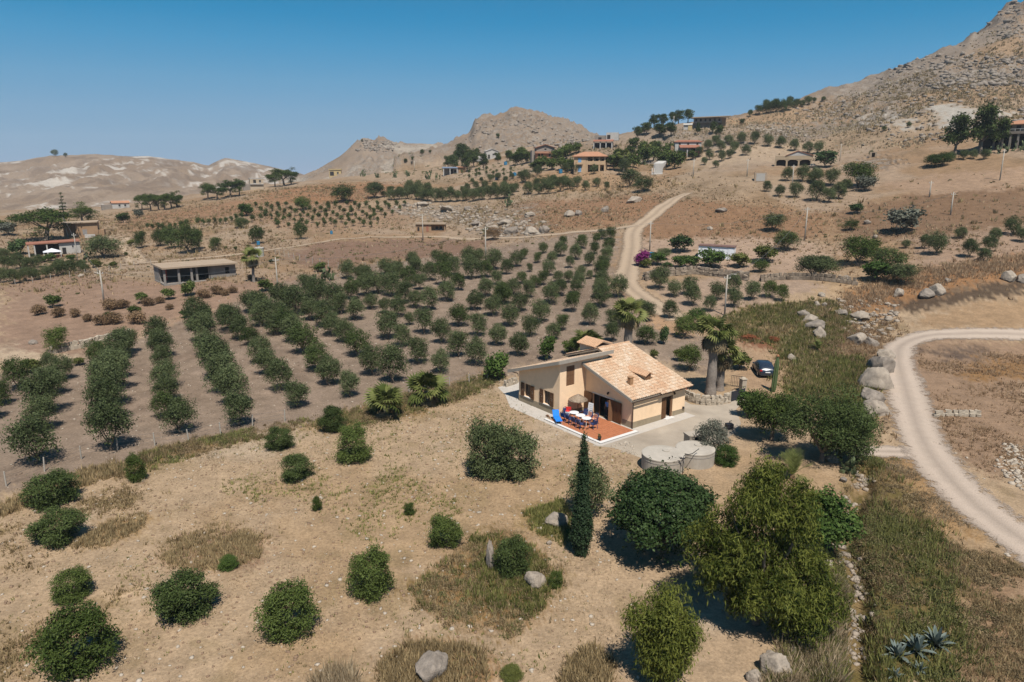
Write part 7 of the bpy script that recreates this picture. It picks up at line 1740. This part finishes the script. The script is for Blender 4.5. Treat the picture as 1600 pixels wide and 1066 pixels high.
SL = '-20 350 200 330 400 300 560 285 700 280 850 275 1000 270 1080 290 1300 330 1620 260 1620 400 1300 440 1180 376 1000 372 900 362 760 376 560 425 440 445 250 440 0 450'
tufts('dry_grass', sample_poly(SL, 30000, cl(22, .42, .64, 323)), .2, .55, 4, L_RUST, 'rusty dry grass over the middle slopes', .9, .9, .16); tufts('dry_grass', sample_poly(SL, 16000, cl(12, .45, .65, 325)), .2, .6, 4, L_STRAW, 'pale dry grass over the middle slopes', .9, .9, .16)
tufts('scrub', sample_poly(SL, 2000, cl(16, .50, .66, 327)), .4, 1.1, 12, L_BROWN, 'low brown scrub over the middle slopes', 1.0, .7, .10, cat='scrub')
MT = '900 240 1000 215 1150 190 1300 160 1450 110 1590 30 1620 40 1620 200 1450 230 1300 230 1150 230 1000 240'
MR = '1250 175 1340 150 1450 110 1590 30 1620 40 1620 200 1500 215 1400 225 1330 200'
tufts('scrub', sample_poly(MR, 2400, cl(20, .42, .62, 329)), .5, 1.3, 9, L_BROWN, 'dark low scrub over the mountain slope', 1.2, .7, .14, cat='scrub'); tufts('dry_grass', sample_poly(MT, 12000, cl(25, .4, .6, 331)), .4, 1.0, 4, L_STRAW, 'golden grass over the mountain slope', 1.0, .8, .2)
# stones: small knapped lumps
SV, SF = ico(1)
def pebbles(name, xy, r0, r1, m, label, sq=.6):
    n = len(xy); z = grid_at(Z, xy[:,0], xy[:,1]); r = r0+(r1-r0)*wr.random(n)**2.5
    base = SV[None]*(1+.28*wr.normal(size=(n, len(SV), 1))*.8)*r[:,None,None]*np.stack([.7+.6*wr.random(n), .7+.6*wr.random(n), np.full(n, sq)], -1)[:,None]
    V = base+np.column_stack([xy, z+r*.2])[:,None]
    Fc = SF[None]+(np.arange(n)*len(SV))[:,None,None]
    return tag(link(name, np_mesh(name, V.reshape(-1, 3), Fc.reshape(-1, 3), m, False)), label, 'stones', None, 'stuff')
M_CLOD = mat('earth clods', srgb(176, 146, 120), .97, .2, 2.0); M_CLOD2 = mat('orchard clods', srgb(158, 136, 118), .97, .2, 2.0)
pebbles('clods', sample_poly(FIELD, 5000, cl(4, .36, .6, 365)), .02, .11, M_CLOD, 'dry clods of earth over the near field'); pebbles('clods', sample_poly(OR_POLY, 5000, cl(5, .36, .6, 367)), .03, .14, M_CLOD2, 'grey clods of the ploughed orchard soil')
M_PEB = mat('loose pale stones', srgb(222, 206, 186, .76), .95, .3, 1.2)
pebbles('stones', sample_poly(FIELD, 2600), .02, .13, M_PEB, 'small pale stones scattered over the near field')
pebbles('stones', sample_poly(OR_POLY, 4500), .03, .13, M_PEB, 'pale stones scattered in the orchard soil')
pebbles('gravel', sample_poly('1440 690 1475 690 1560 790 1620 830 1620 900 1540 830 1470 760', 900, cl(2, .45, .6, 335)), .03, .16, M_PEB, 'loose stones along the gravel road edge'); pebbles('gravel', sample_poly('1575 690 1600 700 1620 760 1620 790 1590 760 1560 730', 500), .04, .22, M_PEB, 'rubble beside the gravel road')
gx = np.array(smooth_path(gully, .1))[:, :2]; gi = wr.integers(0, len(gx), 620); gi = gi[fbm(gx[gi,0], gx[gi,1], 2.5, 3, 345) > .47]
pebbles('rubble', gx[gi]+wr.normal(size=(len(gi), 2))*.38, .04, .30, M_ROCK2, 'pale rubble lining the bottom of the gully')
pebbles('rubble', sample_poly('600 330 640 318 760 325 800 345 860 348 850 370 760 372 720 350', 900), .15, .9, M_ROCK2, 'stony rubble of the outcrop above the orchard'); pebbles('rubble', sample_poly('1160 198 1230 190 1270 215 1200 216', 700), .2, .9, M_ROCK2, 'pale rubble on the golden slope'); pebbles('rubble', sample_poly('1310 470 1400 470 1400 520 1330 540', 500), .06, .5, M_ROCK2, 'rubble among the rusty weeds above the road')
pebbles('rubble', sample_poly(MR, 2200, cl(26, .46, .60, 337)), .2, 1.3, M_ROCK, 'grey rubble strewn over the mountain slope'); pebbles('rubble', sample_poly('1380 110 1470 70 1540 20 1590 5 1620 20 1620 130 1500 140', 800, cl(18, .40, .6, 341)), .4, 2.0, M_ROCK, 'broken rock below the mountain crag')
PK = '735 225 745 195 790 178 815 172 850 184 900 205 940 225 860 235 780 230'
pebbles('rubble', sample_poly(PK, 900, cl(14, .42, .6, 343)), .4, 1.8, M_ROCK, 'broken grey rock covering the peak'); pebbles('rubble', sample_poly('555 235 570 220 605 220 625 228 600 240', 350), .5, 2.2, M_ROCK, 'broken rock on the two small crags')
pebbles('rubble', sample_poly('960 690 985 690 1000 712 970 708', 160), .04, .16, M_PEB, 'broken stones at the corner of the yard')

clumps('scrub', sample_poly(HEDGE, 360, cl(4, .42, .58, 381)), .2, .75, 60, .13, .05, L_SCRUB, 'bushy green scrub in the fence line by the palms'); clumps('scrub', sample_poly(HEDGE, 320), .25, .8, 55, .14, .05, L_SCRUBB, 'bushy brown scrub in the fence line by the palms')
clumps('scrub', sample_poly(H2, 200, cl(4, .46, .6, 379)), .2, .65, 60, .13, .05, L_SCRUB, 'bushy green scrub along the orchard fence'); clumps('scrub', sample_poly(H2, 260), .2, .6, 55, .13, .05, L_SCRUBB, 'bushy brown scrub along the orchard fence')
clumps('scrub', sample_poly(GREEN2, 1100, cl(4, .44, .58, 351)), .15, .8, 60, .12, .05, L_SCRUB, 'dark green scrub on the banks of the gully'); clumps('scrub', sample_poly(GREEN2, 420, cl(4, .42, .6, 353)), .2, .7, 60, .12, .05, L_SCRUBB, 'brown scrub on the banks of the gully')
clumps('scrub', sample_poly('1480 850 1620 890 1620 1090 1500 1090 1510 940', 500, cl(3, .45, .6, 355)), .12, .5, 50, .11, .04, L_SCRUBB, 'brown scrub on the bank below the gravel road'); clumps('scrub', sample_poly(PATCH, 380), .15, .4, 45, .11, .045, L_SCRUBB, 'brown scrub in the triangular weed patch'); clumps('scrub', sample_poly(PATCH, 170), .15, .4, 45, .11, .045, L_SCRUB, 'green scrub in the triangular weed patch')
clumps('scrub', sample_poly(GREEN1, 420, cl(4, .42, .6, 357)), .25, .8, 60, .14, .06, L_SCRUB, 'green scrub on the slope above the drive'); clumps('scrub', sample_poly('1270 510 1330 500 1400 500 1390 560 1350 620 1380 700 1330 690 1290 620 1280 560', 420), .25, .8, 55, .14, .06, L_SCRUBB, 'rusty scrub between outcrop and gully'); clumps('scrub', sample_poly('1290 560 1350 560 1360 620 1320 690 1280 620', 160), .4, 1.0, 80, .15, .06, L_SCRUB, 'green bushes in the gully above the thicket')
clumps('scrub', sample_poly(SL, 1500, cl(16, .48, .64, 359)), .3, 1.0, 34, .3, .14, L_SCRUBB, 'dry scrub dotting the middle slopes'); clumps('scrub', sample_poly(SL, 520, cl(14, .5, .66, 361)), .3, 1.1, 36, .3, .14, L_SCRUB, 'green scrub dotting the middle slopes'); clumps('scrub', sample_poly(MT, 650, cl(24, .5, .64, 363)), .3, 1.0, 26, .5, .25, L_SCRUB, 'dark scrub dotting the mountain slope')
clumps('scrub', sample_poly('820 275 1060 262 1060 235 960 225 880 235 800 250 700 255 700 275', 420), .5, 1.6, 60, .34, .16, L_SCRUB, 'garden scrub between the hillside houses'); clumps('scrub', sample_poly('0 440 0 395 80 400 170 415 130 430', 130), .4, 1.0, 60, .24, .11, L_SCRUB, 'low bushes in the garden grove by the white cottage'); clumps('scrub', sample_poly('550 262 690 258 700 272 560 274', 160), .5, 1.6, 50, .36, .16, L_SCRUB, 'scrub hedge on the saddle')

# ---------------------------------------------------------------- summer haze
hz = MB().box(-3200, 3200, -80, 3300, float(Z.min())-1.5, float(Z.max())+6).build('haze', None)
hm = bpy.data.materials.new('summer haze'); hm.use_nodes = True; hn = hm.node_tree.nodes; hn.clear()
pv_ = hn.new('ShaderNodeVolumePrincipled'); pv_.inputs['Color'].default_value = (.86, .90, .96, 1); pv_.inputs['Density'].default_value = 0.00013; pv_.inputs['Anisotropy'].default_value = 0.0
ho_ = hn.new('ShaderNodeOutputMaterial'); hm.node_tree.links.new(pv_.outputs[0], ho_.inputs['Volume'])
hz.data.materials.clear(); hz.data.materials.append(hm); tag(hz, 'thin summer haze over the whole valley', 'haze', None, 'stuff')
